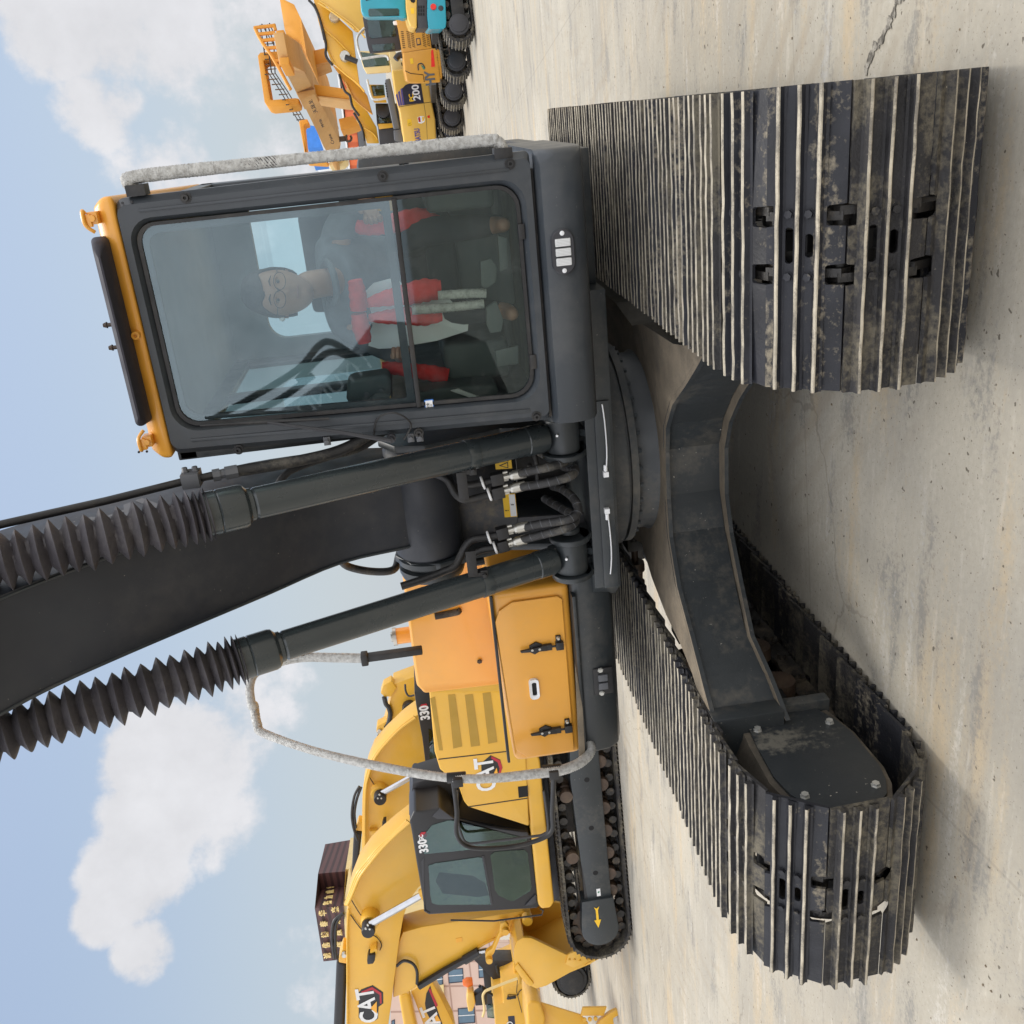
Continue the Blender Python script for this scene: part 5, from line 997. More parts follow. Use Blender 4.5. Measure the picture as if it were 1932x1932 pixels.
def emblem(parent, zf, pt, hexa, red, tri, cx, cy, size, xd, yd, sx=1.0):
    q = frame_slab('emblem', hexa, zf, pt, CN, .004, 'black2', parent, 0); p2 = pt+CN*.004
    if red: frame_slab('emblem_stripe', red, zf, p2, CN, .003, 'dred', q, 0)
    c = atp(*zf(cx, cy), pt+CN*.005, CN); text('CAT', size, c, xd, yd, 'letter', q, 'emblem_letters', ext=.002, bold=.008, sx=sx)
    if tri: frame_slab('emblem_triangle', tri, zf, pt+CN*.010, CN, .003, 'tri', q, 0)
XD = -CF_; YD = Vector((0, 0, 1))
emblem(body1, Z7, P0+CN*.024, [(980, 520), (978, 445), (1030, 400), (1085, 425), (1098, 470), (1075, 520)], [(1035, 405), (1085, 428), (1097, 470), (1082, 520), (1072, 515), (1082, 475), (1070, 440), (1035, 418)], [(1065, 470), (1040, 520), (1075, 520)], 1005, 508, .33, XD, YD, .72)
cab1 = frame_slab('cab', [(573, 770), (600, 712), (650, 715), (745, 697), (800, 735), (850, 815), (1240, 832), (1262, 865), (1310, 1248), (1292, 1266), (683, 1302), (660, 1285), (612, 1000), (585, 830)], Z7, P1, CN, 1.2, 'black2', C1, .03, 3)
gp1 = P1+CN*.008
for nm, px in (('door_window', [(690, 1190), (700, 1235), (735, 1245), (1032, 1243), (1030, 1195), (985, 982), (970, 975), (720, 1010), (680, 1022)]), ('door_window', [(1055, 1160), (1075, 1190), (1138, 1220), (1160, 1222), (1255, 1165), (1262, 1145), (1240, 950), (1220, 934), (1055, 945), (1030, 965)]), ('side_window', [(645, 860), (700, 795), (790, 768), (830, 770), (1235, 872), (1238, 890), (1215, 905), (655, 958)])): (frame_slab('view_panel', px, Z7, gp1-CN*.0075, CN, .003, 'window_view', cab1, 0), frame_slab(nm, px, Z7, gp1, CN, .006, 'glass_bg', cab1, .0))  # flat panels added behind the glass, painted as the yellowish view through it
for px in ([(640, 1000), (655, 975), (660, 1275), (690, 1290), (680, 1296), (655, 1280)], [(980, 970), (995, 968), (1045, 1245), (1032, 1247)]): frame_slab('door_frame', px, Z7, gp1, CN, .02, 'dgrey', cab1, .003)
frame_slab('door_handle', [(1225, 1250), (1285, 1185), (1290, 1230), (1265, 1245)], Z7, gp1+CN*.01, CN, .03, 'dgrey', cab1, .005)
frame_slab('louvre_pillar', [(700, 745), (745, 700), (800, 740), (870, 790), (1240, 835), (1245, 868), (820, 762), (730, 760)], Z7, gp1, CN, .05, 'dgrey', cab1, .006)
frame_slab('seat', [(720, 1110), (740, 1060), (930, 1080), (1000, 1120), (1020, 1190), (960, 1200), (760, 1180)], Z7, P1+CN*.004, CN, .0005, 'seat', cab1, 0)
text('330', .155, atp(*Z7(652, 912), gp1+CN*.003, CN), XD+Vector((0, 0, .03)), YD, 'letter', cab1, 'model_number', bold=.006, sx=.85); text('GC', .075, atp(*Z7(640, 865), gp1+CN*.003, CN), XD, YD, 'letter', cab1, 'model_number', bold=.003, sx=.8)
frame_slab('number_plate', [(628, 850), (640, 835), (662, 832), (676, 845), (668, 862), (640, 868)], Z7, gp1-CN*.001, CN, .004, 'dred', cab1, 0)
rf = frame_slab('cab_rear', [(570, 745), (590, 560), (640, 545), (760, 510), (835, 555), (872, 650), (845, 720), (745, 700), (650, 718), (600, 715)], Z7, cpl(.7), CN, .5, 'black2', C1, .02); frame_slab('rear_window', [(640, 598), (740, 575), (820, 635), (838, 690), (770, 700), (648, 722)], Z7, cpl(.7)+CN*.008, CN, .006, 'glass_bg', rf, .003)
plane_tube('door_rail', [(840, 600), (845, 760), (870, 860), (900, 895), (960, 895), (1250, 860), (1330, 845), (1355, 800), (1330, 600)], Z7, P1+CN*.14, CN, .018, 'dgrey', C1)
plane_tube('mirror_rod', [(805, 1330), (1050, 1335), (1240, 1310), (1320, 1300), (1328, 1275), (1310, 1265)], Z7, P1+CN*.02, CN, .011, 'black2', C1, sm=False)
boom1 = frame_slab('boom', [(216, 2250), (216, 1300), (238, 1195), (285, 1075), (350, 985), (400, 935), (500, 850), (580, 788), (900, 690), (1000, 900), (700, 1080), (622, 1150), (570, 1225), (540, 1310), (515, 1450), (490, 1650), (455, 1917), (420, 2250)], Z7, PB, CN, .55, 'cat', C1, .02)
for k in range(3): plane_tube('boom_pipe', [(560+k*8, 768+k*6), (480+k*8, 850), (395+k*9, 925+k*4), (330+k*8, 1005+k*5), (275+k*8, 1075+k*8), (235+k*9, 1180), (212+k*6, 1245)], Z7, PB+CN*(.10+.03*k), CN, .021, 'cat', boom1)
plane_tube('boom_pipe', [(230, 1270), (222, 1400), (222, 1700), (222, 2100)], Z7, PB+CN*.05, CN, .014, 'cat', boom1)
for px in ([(200, 1290), (150, 1330), (135, 1400), (140, 1480), (150, 1545)], [(190, 1300), (160, 1350), (155, 1420), (155, 1500), (160, 1545)]): plane_tube('boom_hose', px, Z7, PB-CN*.05, CN, .022, 'rubber', boom1)
frame_slab('arm_cylinder', [(160, 1560), (218, 1580), (195, 2250), (130, 2250)], Z7, PB-CN*.12, CN, .2, 'black2', C1, .05, 4); frame_slab('cylinder_lug', [(195, 1490), (225, 1500), (228, 1580), (172, 1570), (175, 1545)], Z7, PB-CN*.08, CN, .25, 'cat', boom1, .02)
disc('lug_pin', (205, 1520), Z7, PB-CN*.06, CN, .035, .05, 'steel', boom1)
disc('pin_boss', (352, 1300), Z7, PB, CN, .13, .20, 'cat', boom1, 32); disc('cylinder_pin', (342, 1358), Z7, PB+CN*.24, CN, .095, .16, 'black2', boom1, 28)
for dx, dy in ((0, -12), (-12, 8), (10, 10)): disc('pin_bolt', (338+dx, 1370+dy), Z7, PB+CN*.40, CN, .014, .012, 'bolt', boom1, 10)
plane_tube('lift_rod', [(640, 1190), (352, 1352)], Z7, PB+CN*.30, CN, .048, 'chrome', C1, sm=False); plane_tube('lift_barrel', [(1000, 980), (640, 1190)], Z7, PB+CN*.29, CN, .085, 'cat', C1, sm=False)
plane_tube('boom_cable', [(235, 1200), (290, 1290), (335, 1345)], Z7, PB+CN*.05, CN, .007, 'black2', boom1); plane_tube('boom_cable', [(240, 1300), (310, 1390), (385, 1425), (415, 1470), (405, 1500)], Z7, PB+CN*.02, CN, .007, 'black2', boom1)
wl_ = frame_slab('work_lamp', [(333, 1560), (340, 1530), (380, 1525), (378, 1560), (368, 1578), (335, 1582)], Z7, PB+CN*.2, CN, .14, 'black2', boom1, .015); frame_slab('lamp_bracket', [(350, 1515), (385, 1492), (392, 1500), (388, 1540), (378, 1540), (378, 1508), (352, 1528)], Z7, PB+CN*.16, CN, .16, 'cat', boom1, .006)
emblem(boom1, Z7, PB+CN*.004, [(286, 1880), (286, 1740), (300, 1722), (365, 1698), (424, 1738), (425, 1800), (398, 1820), (395, 1885), (380, 1897), (300, 1897)], [(362, 1708), (414, 1742), (416, 1800), (406, 1802), (404, 1752), (362, 1724), (300, 1745), (300, 1735)], [(388, 1790), (388, 1858), (352, 1828)], 338, 1812, .36, XD, YD, .86)
arm1 = frame_slab('arm', [(480, 1770), (500, 1480), (535, 1400), (640, 1370), (1215, 1278), (1262, 1300), (1265, 1335), (1190, 1375), (1000, 1465), (640, 1690), (560, 1740)], Z7, PB-CN*.1, CN, .40, 'cat', C1, .02)
frame_slab('arm_edge', [(650, 1700), (1000, 1470), (1190, 1380), (1185, 1370), (995, 1460), (645, 1688)], Z7, PB-CN*.085, CN, .02, 'cat', arm1, .004)
frame_slab('warning_sticker', [(835, 1435), (868, 1428), (872, 1450), (838, 1458)], Z7, PB-CN*.094, CN, .004, 'tri', arm1, 0)
plane_tube('arm_hose', [(500, 1590), (540, 1560), (590, 1575), (615, 1620), (615, 1690)], Z7, PB-CN*.03, CN, .022, 'rubber', arm1)
plane_tube('bucket_cylinder', [(625, 1705), (780, 1610), (900, 1545)], Z7, PB-CN*.05, CN, .050, 'black2', C1, sm=False); plane_tube('bucket_cylinder_head', [(880, 1557), (965, 1508)], Z7, PB-CN*.05, CN, .068, 'black2', C1, sm=False); plane_tube('bucket_rod', [(965, 1508), (1010, 1498)], Z7, PB-CN*.05, CN, .035, 'chrome', C1, sm=False)
frame_slab('bucket_link', [(1000, 1530), (1010, 1510), (1040, 1490), (1080, 1400), (1085, 1350), (1115, 1340), (1135, 1365), (1125, 1395), (1090, 1420), (1050, 1520), (1025, 1550), (1005, 1550)], Z7, PB+CN*.08, CN, .08, 'cat', C1, .015)
for XY, r_ in (((1110, 1370), .055), ((1020, 1532), .05), ((1235, 1310), .075), ((1165, 1400), .05)): disc('link_pin', XY, Z7, PB+CN*.02, CN, r_, .12, 'cat', C1)
sp_ = [(1165, 1490), (1180, 1450), (1215, 1430), (1260, 1432), (1300, 1450), (1455, 1525), (1560, 1545), (1605, 1555), (1600, 1575), (1480, 1625), (1345, 1700), (1290, 1716), (1230, 1690), (1180, 1620), (1160, 1550)]
NB = PB+CN*.42; FB = PB-CN*.75
bk = frame_slab('bucket', sp_, Z7, NB, CN, .05, 'cat', C1, .008); Pn = [atp(*Z7(X, Y), NB-CN*.02, CN) for X, Y in sp_]; mb = MB(); seq = [Pn[i] for i in (8, 9, 10, 11, 12, 13, 14, 0, 1, 2)]
mb.loft([[p, p-CN*1.15, (p-CN*1.15)+(Vector((sum(q.x for q in Pn)/15, sum(q.y for q in Pn)/15, sum(q.z for q in Pn)/15))-CN*1.15-(p-CN*1.15))*.06, p+(Vector((sum(q.x for q in Pn)/15, sum(q.y for q in Pn)/15, sum(q.z for q in Pn)/15))-p)*.06] for p in seq]); mb.build('bucket_shell', 'cat', bk)
mb = MB(); mb.prism([p-CN*1.15 for p in Pn], -CN*.05); mb.build('bucket_side', 'cat', bk, bev=.008)
frame_slab('wear_plate', [(1165, 1600), (1185, 1575), (1275, 1690), (1250, 1705)], Z7, NB+CN*.02, CN, .03, 'cat', bk, .005); frame_slab('side_cutter', [(1470, 1525), (1505, 1508), (1560, 1530), (1580, 1560), (1500, 1600), (1455, 1580)], Z7, NB+CN*.03, CN, .04, 'cat', bk, .006)
for XY in ((1475, 1553), (1505, 1553), (1535, 1558)): disc('cutter_bolt', XY, Z7, NB+CN*.03, CN, .018, .02, 'cat', bk, 6)
for k in range(5):
    mb = MB(); a = Pn[7]-CN*(.02+.27*k); d = (Pn[7]-Pn[9]).normalized(); mb.loft([[a+d*t+Vector((0, 0, s*h))-CN*w*e for s, e in ((-1, -1), (1, -1), (1, 1), (-1, 1))] for t, h, w in ((-.10, .03, .05), (.05, .035, .05), (.20, .01, .035))]); mb.build('bucket_tooth', 'cat', bk)
# second excavator in the row, mostly hidden behind the first
D2 = 3.6
C2 = thing('excavator', 'yellow excavator behind the nearest left one, its black cab roof showing over the yellow panel', 'excavator', cc_-CN*(D2+1.2)-CF_*-1.0, 'yellow excavators in the left row')
c2 = cc_-CN*D2+CF_*(-2.2)
crawler(C2, c2-CN*.26, CF_, CN, 1.5, .44, .52, 42); crawler(C2, c2-CN*2.2, CF_, CN, 1.5, .44, .52, 42)
cab2 = frame_slab('cab', [(600, 40), (612, 130), (645, 300), (665, 470), (690, 492), (735, 485), (750, 440), (760, 350), (1000, 350), (1000, 40), (695, 40)], Z7, cpl(D2), CN, 1.0, 'black2', C2, .02)
frame_slab('side_window', [(680, 250), (705, 260), (735, 420), (730, 440), (695, 460), (685, 400)], Z7, cpl(D2)+CN*.008, CN, .006, 'glass_bg', cab2, .003)
plane_tube('roof_rail', [(548, 0), (552, 40), (570, 65), (600, 60)], Z7, cpl(D2)+CN*.05, CN, .016, 'dgrey', C2); plane_tube('door_rail', [(690, 360), (700, 345), (740, 350), (745, 400)], Z7, cpl(D2)+CN*.05, CN, .014, 'grey', C2)
text('330', .20, atp(*Z7(660, 160), cpl(D2)+CN*.01, CN), XD, YD, 'letter', cab2, 'model_number', bold=.008, sx=.85); frame_slab('number_plate', [(632, 125), (640, 113), (668, 108), (675, 122), (660, 132), (640, 133)], Z7, cpl(D2)+CN*.008, CN, .004, 'dred', cab2, 0)
B2 = cpl(D2+1.0)
boom2 = frame_slab('boom', [(640, 160), (600, 180), (540, 225), (440, 320), (370, 400), (335, 490), (312, 600), (308, 1300), (480, 1400), (640, 900), (760, 700), (760, 300)], Z7, B2, CN, .6, 'cat', C2, .02)
for k in range(2): plane_tube('boom_pipe', [(600+k*8, 180+k*8), (520+k*8, 240+k*5), (440+k*8, 322+k*3), (372+k*10, 410), (335+k*10, 505), (315+k*8, 640), (313+k*8, 1000)], Z7, B2+CN*(.10+.04*k), CN, .024, 'cat', boom2)
disc('pin_boss', (402, 590), Z7, B2, CN, .15, .2, 'cat', boom2, 28); disc('cylinder_pin', (408, 625), Z7, B2+CN*.25, CN, .11, .16, 'black2', boom2, 24)
for dx, dy in ((0, -12), (-10, 8), (10, 8)): disc('pin_bolt', (404+dx, 634+dy), Z7, B2+CN*.41, CN, .016, .012, 'bolt', boom2, 10)
plane_tube('lift_rod', [(665, 475), (415, 615)], Z7, B2+CN*.3, CN, .05, 'chrome', C2, sm=False)
plane_tube('boom_cable', [(335, 505), (370, 560), (398, 600)], Z7, B2+CN*.05, CN, .008, 'black2', boom2)
frame_slab('work_lamp', [(418, 795), (425, 770), (442, 765), (442, 790), (432, 808), (420, 808)], Z7, B2+CN*.2, CN, .12, 'black2', boom2, .01); frame_slab('lamp_bracket', [(345, 830), (390, 825), (388, 865), (350, 850)], Z7, B2+CN*.1, CN, .1, 'cat', boom2, .006)
for px in ([(290, 575), (262, 630), (248, 720), (255, 800), (280, 880)], [(300, 580), (275, 650), (262, 730), (270, 810)]): plane_tube('boom_hose', px, Z7, B2, CN, .024, 'rubber', boom2)
frame_slab('arm_cylinder', [(258, 830), (305, 835), (265, 1180), (240, 1180)], Z7, B2-CN*.1, CN, .2, 'black2', C2, .04, 3); frame_slab('cylinder_lug', [(285, 770), (310, 775), (312, 830), (270, 825), (275, 795)], Z7, B2-CN*.05, CN, .2, 'cat', boom2, .02)
# third, only boom and hoses showing above
C3 = thing('excavator', 'farthest yellow excavator of the left row, only its boom top and hoses showing', 'excavator', cc_-CN*8-CF_*4, 'yellow excavators in the left row'); B3 = cpl(8)
boom3 = frame_slab('boom', [(640, -60), (480, 0), (470, 60), (440, 200), (415, 290), (400, 360), (440, 330), (600, 190), (700, 100)], Z7, B3, CN, .6, 'cat', C3, .02)
for px in ([(430, 70), (440, 110), (455, 130), (465, 170), (455, 215), (440, 245)], [(395, 285), (420, 300), (430, 330), (415, 350)]): plane_tube('boom_hose', px, Z7, B3+CN*.05, CN, .05, 'rubber', boom3)
frame_slab('cylinder_lug', [(410, 50), (425, 5), (470, -20), (500, 20), (470, 70), (430, 70)], Z7, B3+CN*.05, CN, .3, 'cat', boom3, .02); frame_slab('cylinder_lug', [(385, 265), (390, 235), (430, 215), (470, 190), (480, 240), (430, 285), (400, 290)], Z7, B3+CN*.05, CN, .3, 'cat', boom3, .02); disc('lug_pin', (405, 262), Z7, B3+CN*.05, CN, .05, .05, 'steel', boom3)
disc('cylinder_pin', (572, 125), Z7, B3+CN*.1, CN, .15, .15, 'black2', boom3); crawler(C3, cc_-CN*8.3-CF_*4, CF_, CN, 1.5, .44, .52, 30)
# ---- machine at the lower left with a dark boom, and the loose-bucket excavator beyond it
VN = Vector((.35, -.94, 0)).normalized(); VF = Vector((-.94, -.35, 0)).normalized(); VO = atz(*D(1118, 1860), 0)
def vpl(d): return VO - VN*d
V = thing('excavator', 'yellow excavator with dark grey boom and orange beacon, before the pink tiled building', 'excavator', VO-VN*1.0)
crawler(V, VO-VN*.25-VF*1.5, VF, VN, 1.3, .40, .5, 34); crawler(V, VO-VN*2.1-VF*1.5, VF, VN, 1.3, .40, .5, 34)
for dd in (0, 1.85): hub(V, VO-VN*(.02+dd)-VF*.2+Vector((0, 0, .40)), VN, .30, 'black')
hull_v = frame_slab('body', [(175, 1720), (280, 1690), (270, 1560), (330, 1540), (470, 1470), (600, 1480), (610, 1640), (690, 1670), (700, 2000), (190, 2000)], Z5, vpl(.1), VN, 1.8, 'cat', V, .02)
frame_slab('hood', [(395, 1235), (420, 1235), (480, 1460), (600, 1490), (560, 1560), (440, 1560), (410, 1420)], Z5, vpl(.6), VN, 1.2, 'cat', V, .02)
for k in range(6): frame_slab('hazard_stripe', [(612, 1520+k*24), (632, 1508+k*24), (690, 1560+k*24-20), (690, 1575+k*24-20), (612, 1532+k*24)], Z5, vpl(.12), VN, .02, 'black2' if k % 2 else 'yel', hull_v, 0)
frame_slab('hazard_panel', [(608, 1500), (694, 1530), (694, 1690), (612, 1650)], Z5, vpl(.14), VN, .02, 'tri', hull_v, 0)
frame_slab('door_handle', [(315, 1650), (325, 1620), (420, 1615), (425, 1640), (330, 1655)], Z5, vpl(.08), VN, .03, 'black2', hull_v, .006); plane_tube('cable', [(500, 1530), (460, 1560), (440, 1600), (330, 1600), (360, 1650)], Z5, vpl(.08), VN, .008, 'black2', hull_v)
for px in ([(440, 1420), (430, 1560), (490, 1800)], ): plane_tube('panel_seam', px, Z5, vpl(.095), VN, .006, 'black2', hull_v, sm=False)
frame_slab('name_plate', [(330, 1845), (405, 1838), (420, 2000), (345, 2000)], Z5, vpl(.095), VN, .01, 'navy', hull_v, 0); text('VOLVO', .19, atp(*Z5(372, 2075), vpl(.08), VN), -VF, YD, 'letter', hull_v, 'name_letters')
boom_v = frame_slab('boom', [(-60, 1200), (60, 1205), (230, 1205), (390, 1205), (395, 1420), (300, 1530), (240, 1500), (120, 1380), (0, 1260)], Z5, vpl(1.1), VN, .5, 'dgrey', V, .02)
plane_tube('boom_hose', [(0, 1490), (100, 1570), (180, 1610), (260, 1650)], Z5, vpl(.8), VN, .03, 'rubber', V); plane_tube('boom_hose', [(200, 1260), (230, 1360), (330, 1420), (390, 1300)], Z5, vpl(1.0), VN, .03, 'rubber', V)
plane_tube('guard_rail', [(440, 1410), (300, 1460), (100, 1540), (60, 1570), (42, 1620), (60, 1760), (40, 1850)], Z5, vpl(.0), VN, .026, 'cream', V)
b_ = disc('beacon', (100+0, 0), Z5, vpl(.8), VN, .01, .01, 'red', V) if False else None
c = atp(*Z7(902, 1680), vpl(.7), VN); b_ = MB(); b_.lathe(c-Vector((0, 0, .10)), (0, 0, 1), [(0, .08), (.04, .09), (.12, .10), (.2, .06), (.21, .0)], 18); b_.build('beacon', paint('beacon_orange', (.75, .16, .02), .3), V)
air = frame_slab('air_cleaner', [(895, 1790), (900, 1745), (935, 1740), (945, 1800), (930, 1845), (905, 1850)], Z7, vpl(.5), VN, .3, 'kom', V, .03, 3); frame_slab('air_cleaner_pipe', [(940, 1760), (985, 1730), (1010, 1745), (1010, 1810), (945, 1815)], Z7, vpl(.55), VN, .25, 'black2', V, .02)
frame_slab('engine_deck', [(985, 1600), (1095, 1570), (1170, 1640), (1105, 1720), (1080, 1800), (1010, 1840)], Z7, vpl(1.5), VN, .5, 'black2', V, .02)
frame_slab('cab_window', [(80, 1720), (170, 1710), (180, 1870), (95, 1860)], Z5, vpl(.9), VN, .05, 'glass_bg', V, .004)
# its neighbour's lowered boom with the long emblem and the big bucket in front
LN = Vector((.5, -.866, 0)).normalized(); LO = atz(*D(1165, 1890), 0)
L4 = thing('excavator', 'yellow excavator cut off by the left edge, bucket with long teeth on the ground', 'excavator', LO)
def lpl(d): return LO-LN*d
bmL = frame_slab('boom', [(580, 1735), (690, 1660), (740, 1750), (815, 1900), (850, 2050), (700, 2050), (600, 1780)], Z7, lpl(1.6), LN, .5, 'cat', L4, .02)
frame_slab('emblem_panel', [(690, 1700), (668, 1745), (660, 1800), (668, 1850), (690, 1890), (730, 1960), (775, 1960), (745, 1880), (715, 1790)], Z7, lpl(1.6)+LN*.005, LN, .004, 'black2', bmL, 0)
frame_slab('emblem_stripe', [(680, 1722), (690, 1715), (733, 1812), (722, 1822)], Z7, lpl(1.6)+LN*.009, LN, .003, 'dred', bmL, 0)
e0 = atp(*Z7(690, 1905), lpl(1.6)+LN*.01, LN); e1 = atp(*Z7(665, 1838), lpl(1.6)+LN*.01, LN); e2 = atp(*Z7(735, 1900), lpl(1.6)+LN*.01, LN)
text('CAT', .36, atp(*Z7(705, 1900), lpl(1.6)+LN*.012, LN), e1-e0 if (e1-e0).dot(CR) > 0 else e0-e1, CU, 'letter', bmL, 'emblem_letters', bold=.008, sx=.8)
frame_slab('emblem_triangle', [(722, 1855), (752, 1905), (715, 1900)], Z7, lpl(1.6)+LN*.014, LN, .003, 'tri', bmL, 0)
frame_slab('cylinder', [(510, 1755), (570, 1745), (640, 2050), (560, 2050)], Z7, lpl(1.4), LN, .3, 'cat', L4, .06, 4)
bkL = frame_slab('bucket', [(545, 1720), (590, 1665), (640, 1665), (700, 1685), (940, 1760), (1170, 1830), (1250, 1920), (1280, 2100), (560, 2100)], Z5, lpl(.3), LN, .06, 'cat', L4, .01)
frame_slab('bucket_shell', [(545, 1720), (590, 1665), (640, 1665), (700, 1685), (760, 1860), (740, 2100), (560, 2100)], Z5, lpl(.3)+LN*.15, LN, 1.3, 'cat', bkL, .06, 4)
frame_slab('side_cutter', [(1165, 1840), (1190, 1745), (1465, 1738), (1430, 1840)], Z5, lpl(.3)+LN*.06, LN, .07, 'cat', bkL, .01)
for XY in ((1208, 1880), (1270, 1875), (1335, 1868)): disc('cutter_bolt', XY, Z5, lpl(.3)+LN*.06, LN, .035, .03, 'cat', bkL, 6)
frame_slab('bucket_tooth', [(1380, 1900), (1500, 1810), (1560, 1780), (1640, 1765), (1650, 1790), (1590, 1840), (1540, 1870), (1550, 1960), (1340, 1990)], Z5, lpl(.3)+LN*.1, LN, .14, 'cat', bkL, .02)
# ------------------------------------------------------------------ right-hand row of excavators seen from behind
ZR = zoomer(1050, 0, 4.2925); Z3 = zoomer(700, 0, 2.576); ZC = zoomer(700, 50, 4.2925)
RN = Vector((.31, -.95, 0)).normalized(); RF = Vector((.95, .31, 0)).normalized(); PUSH['v'] = Vector((.03, 1, 0))
def row_machine(label, uv, L=1.35, r=.30, w=.42, gauge=1.75, n=38, hubr=.19):
    c = atz(*uv, 0)+RF*(L*.95); q = thing('excavator', label, 'excavator', c+(-RN)*gauge/2, 'excavators in the right row')
    a = crawler(q, c-RN*w/2, RF, RN, L, r, w, n, ('shoe', 'shoe2'), .02); b = crawler(q, c-RN*(w/2+gauge), RF, RN, L, r, w, n, ('shoe', 'shoe2'), .02)
    for t, o in ((a, 0), (b, gauge)): hub(t, c-RN*o-RF*L+Vector((0, 0, r)), RN, hubr, 'dgrey')
    mb = MB(); mb.prism([c-RN*.3+RF*a_+Vector((0, 0, z)) for a_, z in ((-.9, r*2.1), (1.2, r*2.1), (1.2, r*2.5), (-.9, r*2.5))], -RN*1.6); mb.build('slew_frame', 'black', q)
    return q, c
# nearest: teal machine
KB, kc = row_machine('teal and yellow excavator nearest in the right row, seen from its rear', (1894, 895))
def rpl(c, d): return c-RN*d
kp = rpl(kc, -.05)
kcw = frame_slab('counterweight', [(858, -300), (1078, -300), (1080, 0), (1092, 280), (1085, 340), (1060, 362), (890, 370), (866, 352), (850, 200)], ZR, kp, RN, 1.7, 'teal', KB, .05, 4)
kb_ = frame_slab('vent_band', [(722, -300), (858, -300), (850, 200), (866, 352), (735, 357), (720, 200)], ZR, kp-RN*.03, RN, 1.6, 'dgrey', KB, .02)
for k in range(9): frame_slab('vent_slot', [(735+(k % 3)*30, 70+(k//3)*45), (755+(k % 3)*30, 70+(k//3)*45), (757+(k % 3)*30, 105+(k//3)*45), (737+(k % 3)*30, 105+(k//3)*45)], ZR, kp-RN*.026, RN, .01, 'void', kb_, 0)
kh = frame_slab('hood', [(575, -300), (722, -300), (720, 200), (722, 352), (690, 357), (640, 330), (610, 250), (585, 100)], ZR, kp-RN*.01, RN, 1.65, 'kom', KB, .04, 3)
frame_slab('vent_opening', [(630, -10), (700, -10), (700, 20), (680, 36), (650, 25)], ZR, kp, RN, .02, 'void', kh, 0); frame_slab('warning_sticker', [(640, 100), (685, 98), (690, 170), (648, 172)], ZR, kp-RN*.006, RN, .004, 'yel', kh, 0)
disc('reflector', (928, 90), ZR, kp, RN, .055, .03, 'red', kcw); disc('lift_hole', (1022, 105), ZR, kp-RN*.006, RN, .05, .012, 'dgrey', kcw)
kcab = frame_slab('cab', [(-10, -300), (575, -300), (585, 100), (600, 225), (540, 232), (510, 215), (120, 215), (50, 195), (20, 140)], ZR, kp-RN*.25, RN, .9, 'teal', KB, .04, 3); frame_slab('rear_window', [(110, 125), (130, 108), (480, 105), (500, 125), (498, 200), (130, 212), (115, 190)], ZR, kp-RN*.24, RN, .01, 'glass_bg', kcab, .004)
frame_slab('roof_hatch', [(70, -200), (200, -200), (195, -20), (80, 12)], ZR, kp-RN*.245, RN, .02, 'black2', kcab, .0)
# second: ochre machine
HYM, hc_ = row_machine('ochre excavator with slotted hood, second in the right row, red sticker on its counterweight', (1767, 880), hubr=.20)
hp = rpl(hc_, .0)
hcw = frame_slab('counterweight', [(545, 662), (920, 606), (985, 610), (1012, 640), (1042, 960), (1022, 1032), (720, 1045), (640, 1042), (592, 1012), (566, 880)], ZR, hp, RN, 1.8, 'ora', HYM, .05, 4)
hh_ = frame_slab('hood', [(460, 225), (540, 205), (600, 225), (640, 325), (730, 350), (870, 360), (905, 600), (920, 604), (545, 660), (490, 350)], ZR, hp-RN*.06, RN, 1.6, 'ora', HYM, .03)
for (x0, y0, nr, nc, dx, dy) in ((588, 390, 9, 2, 50, 24), (778, 375, 9, 2, 50, 24)):
    for i in range(nr):
        for j in range(nc):
            X = x0+j*dx+i*3; Y = y0+i*dy-j*8; frame_slab('vent_slot', [(X, Y-4), (X+40, Y+14), (X+40, Y+22), (X, Y+4)], ZR, hp-RN*.055, RN, .01, 'void', hh_, 0)
for i in range(9): frame_slab('vent_slot', [(520+i*3, 394+i*25), (552+i*3, 392+i*25), (552+i*3, 401+i*25), (520+i*3, 403+i*25)], ZR, hp-RN*.055, RN, .01, 'void', hh_, 0)
frame_slab('latch_recess', [(710, 482), (762, 474), (775, 560), (722, 572)], ZR, hp-RN*.055, RN, .01, 'dgrey', hh_, 0); frame_slab('latch', [(722, 492), (755, 486), (764, 548), (730, 556)], ZR, hp-RN*.05, RN, .02, 'ora', hh_, .005)
frame_slab('reflector', [(900, 640), (912, 622), (926, 622), (950, 836), (902, 840)], ZR, hp+RN*.005, RN, .004, 'red', hcw, 0); frame_slab('warning_sticker', [(632, 735), (668, 730), (680, 795), (645, 803)], ZR, hp+RN*.005, RN, .004, 'yel', hcw, 0)
plane_tube('leaf_emblem', [(740, 880), (735, 820), (750, 800), (790, 800), (820, 850)], ZR, hp+RN*.006, RN, .012, 'dgrey', hcw); frame_slab('leaf_emblem', [(770, 810), (825, 845), (825, 868), (800, 870)], ZR, hp+RN*.006, RN, .004, 'grn', hcw, 0)
text('HY', .30, atp(*ZR(893, 985), hp+RN*.008, RN), RF, YD, 'grey', hcw, 'name_letters', bold=.012, sx=.78); plane_tube('hood_seam', [(575, 888), (640, 920), (800, 938), (815, 1030)], ZR, hp+RN*.002, RN, .008, 'void', hcw, sm=False)
plane_tube('exhaust', [(535, 690), (490, 700), (455, 745)], ZR, hp-RN*.5, RN, .07, 'black2', HYM); frame_slab('filler_cap', [(420, 265), (470, 260), (480, 310), (430, 310)], ZR, hp-RN*.3, RN, .2, 'gwhite', HYM, .02)
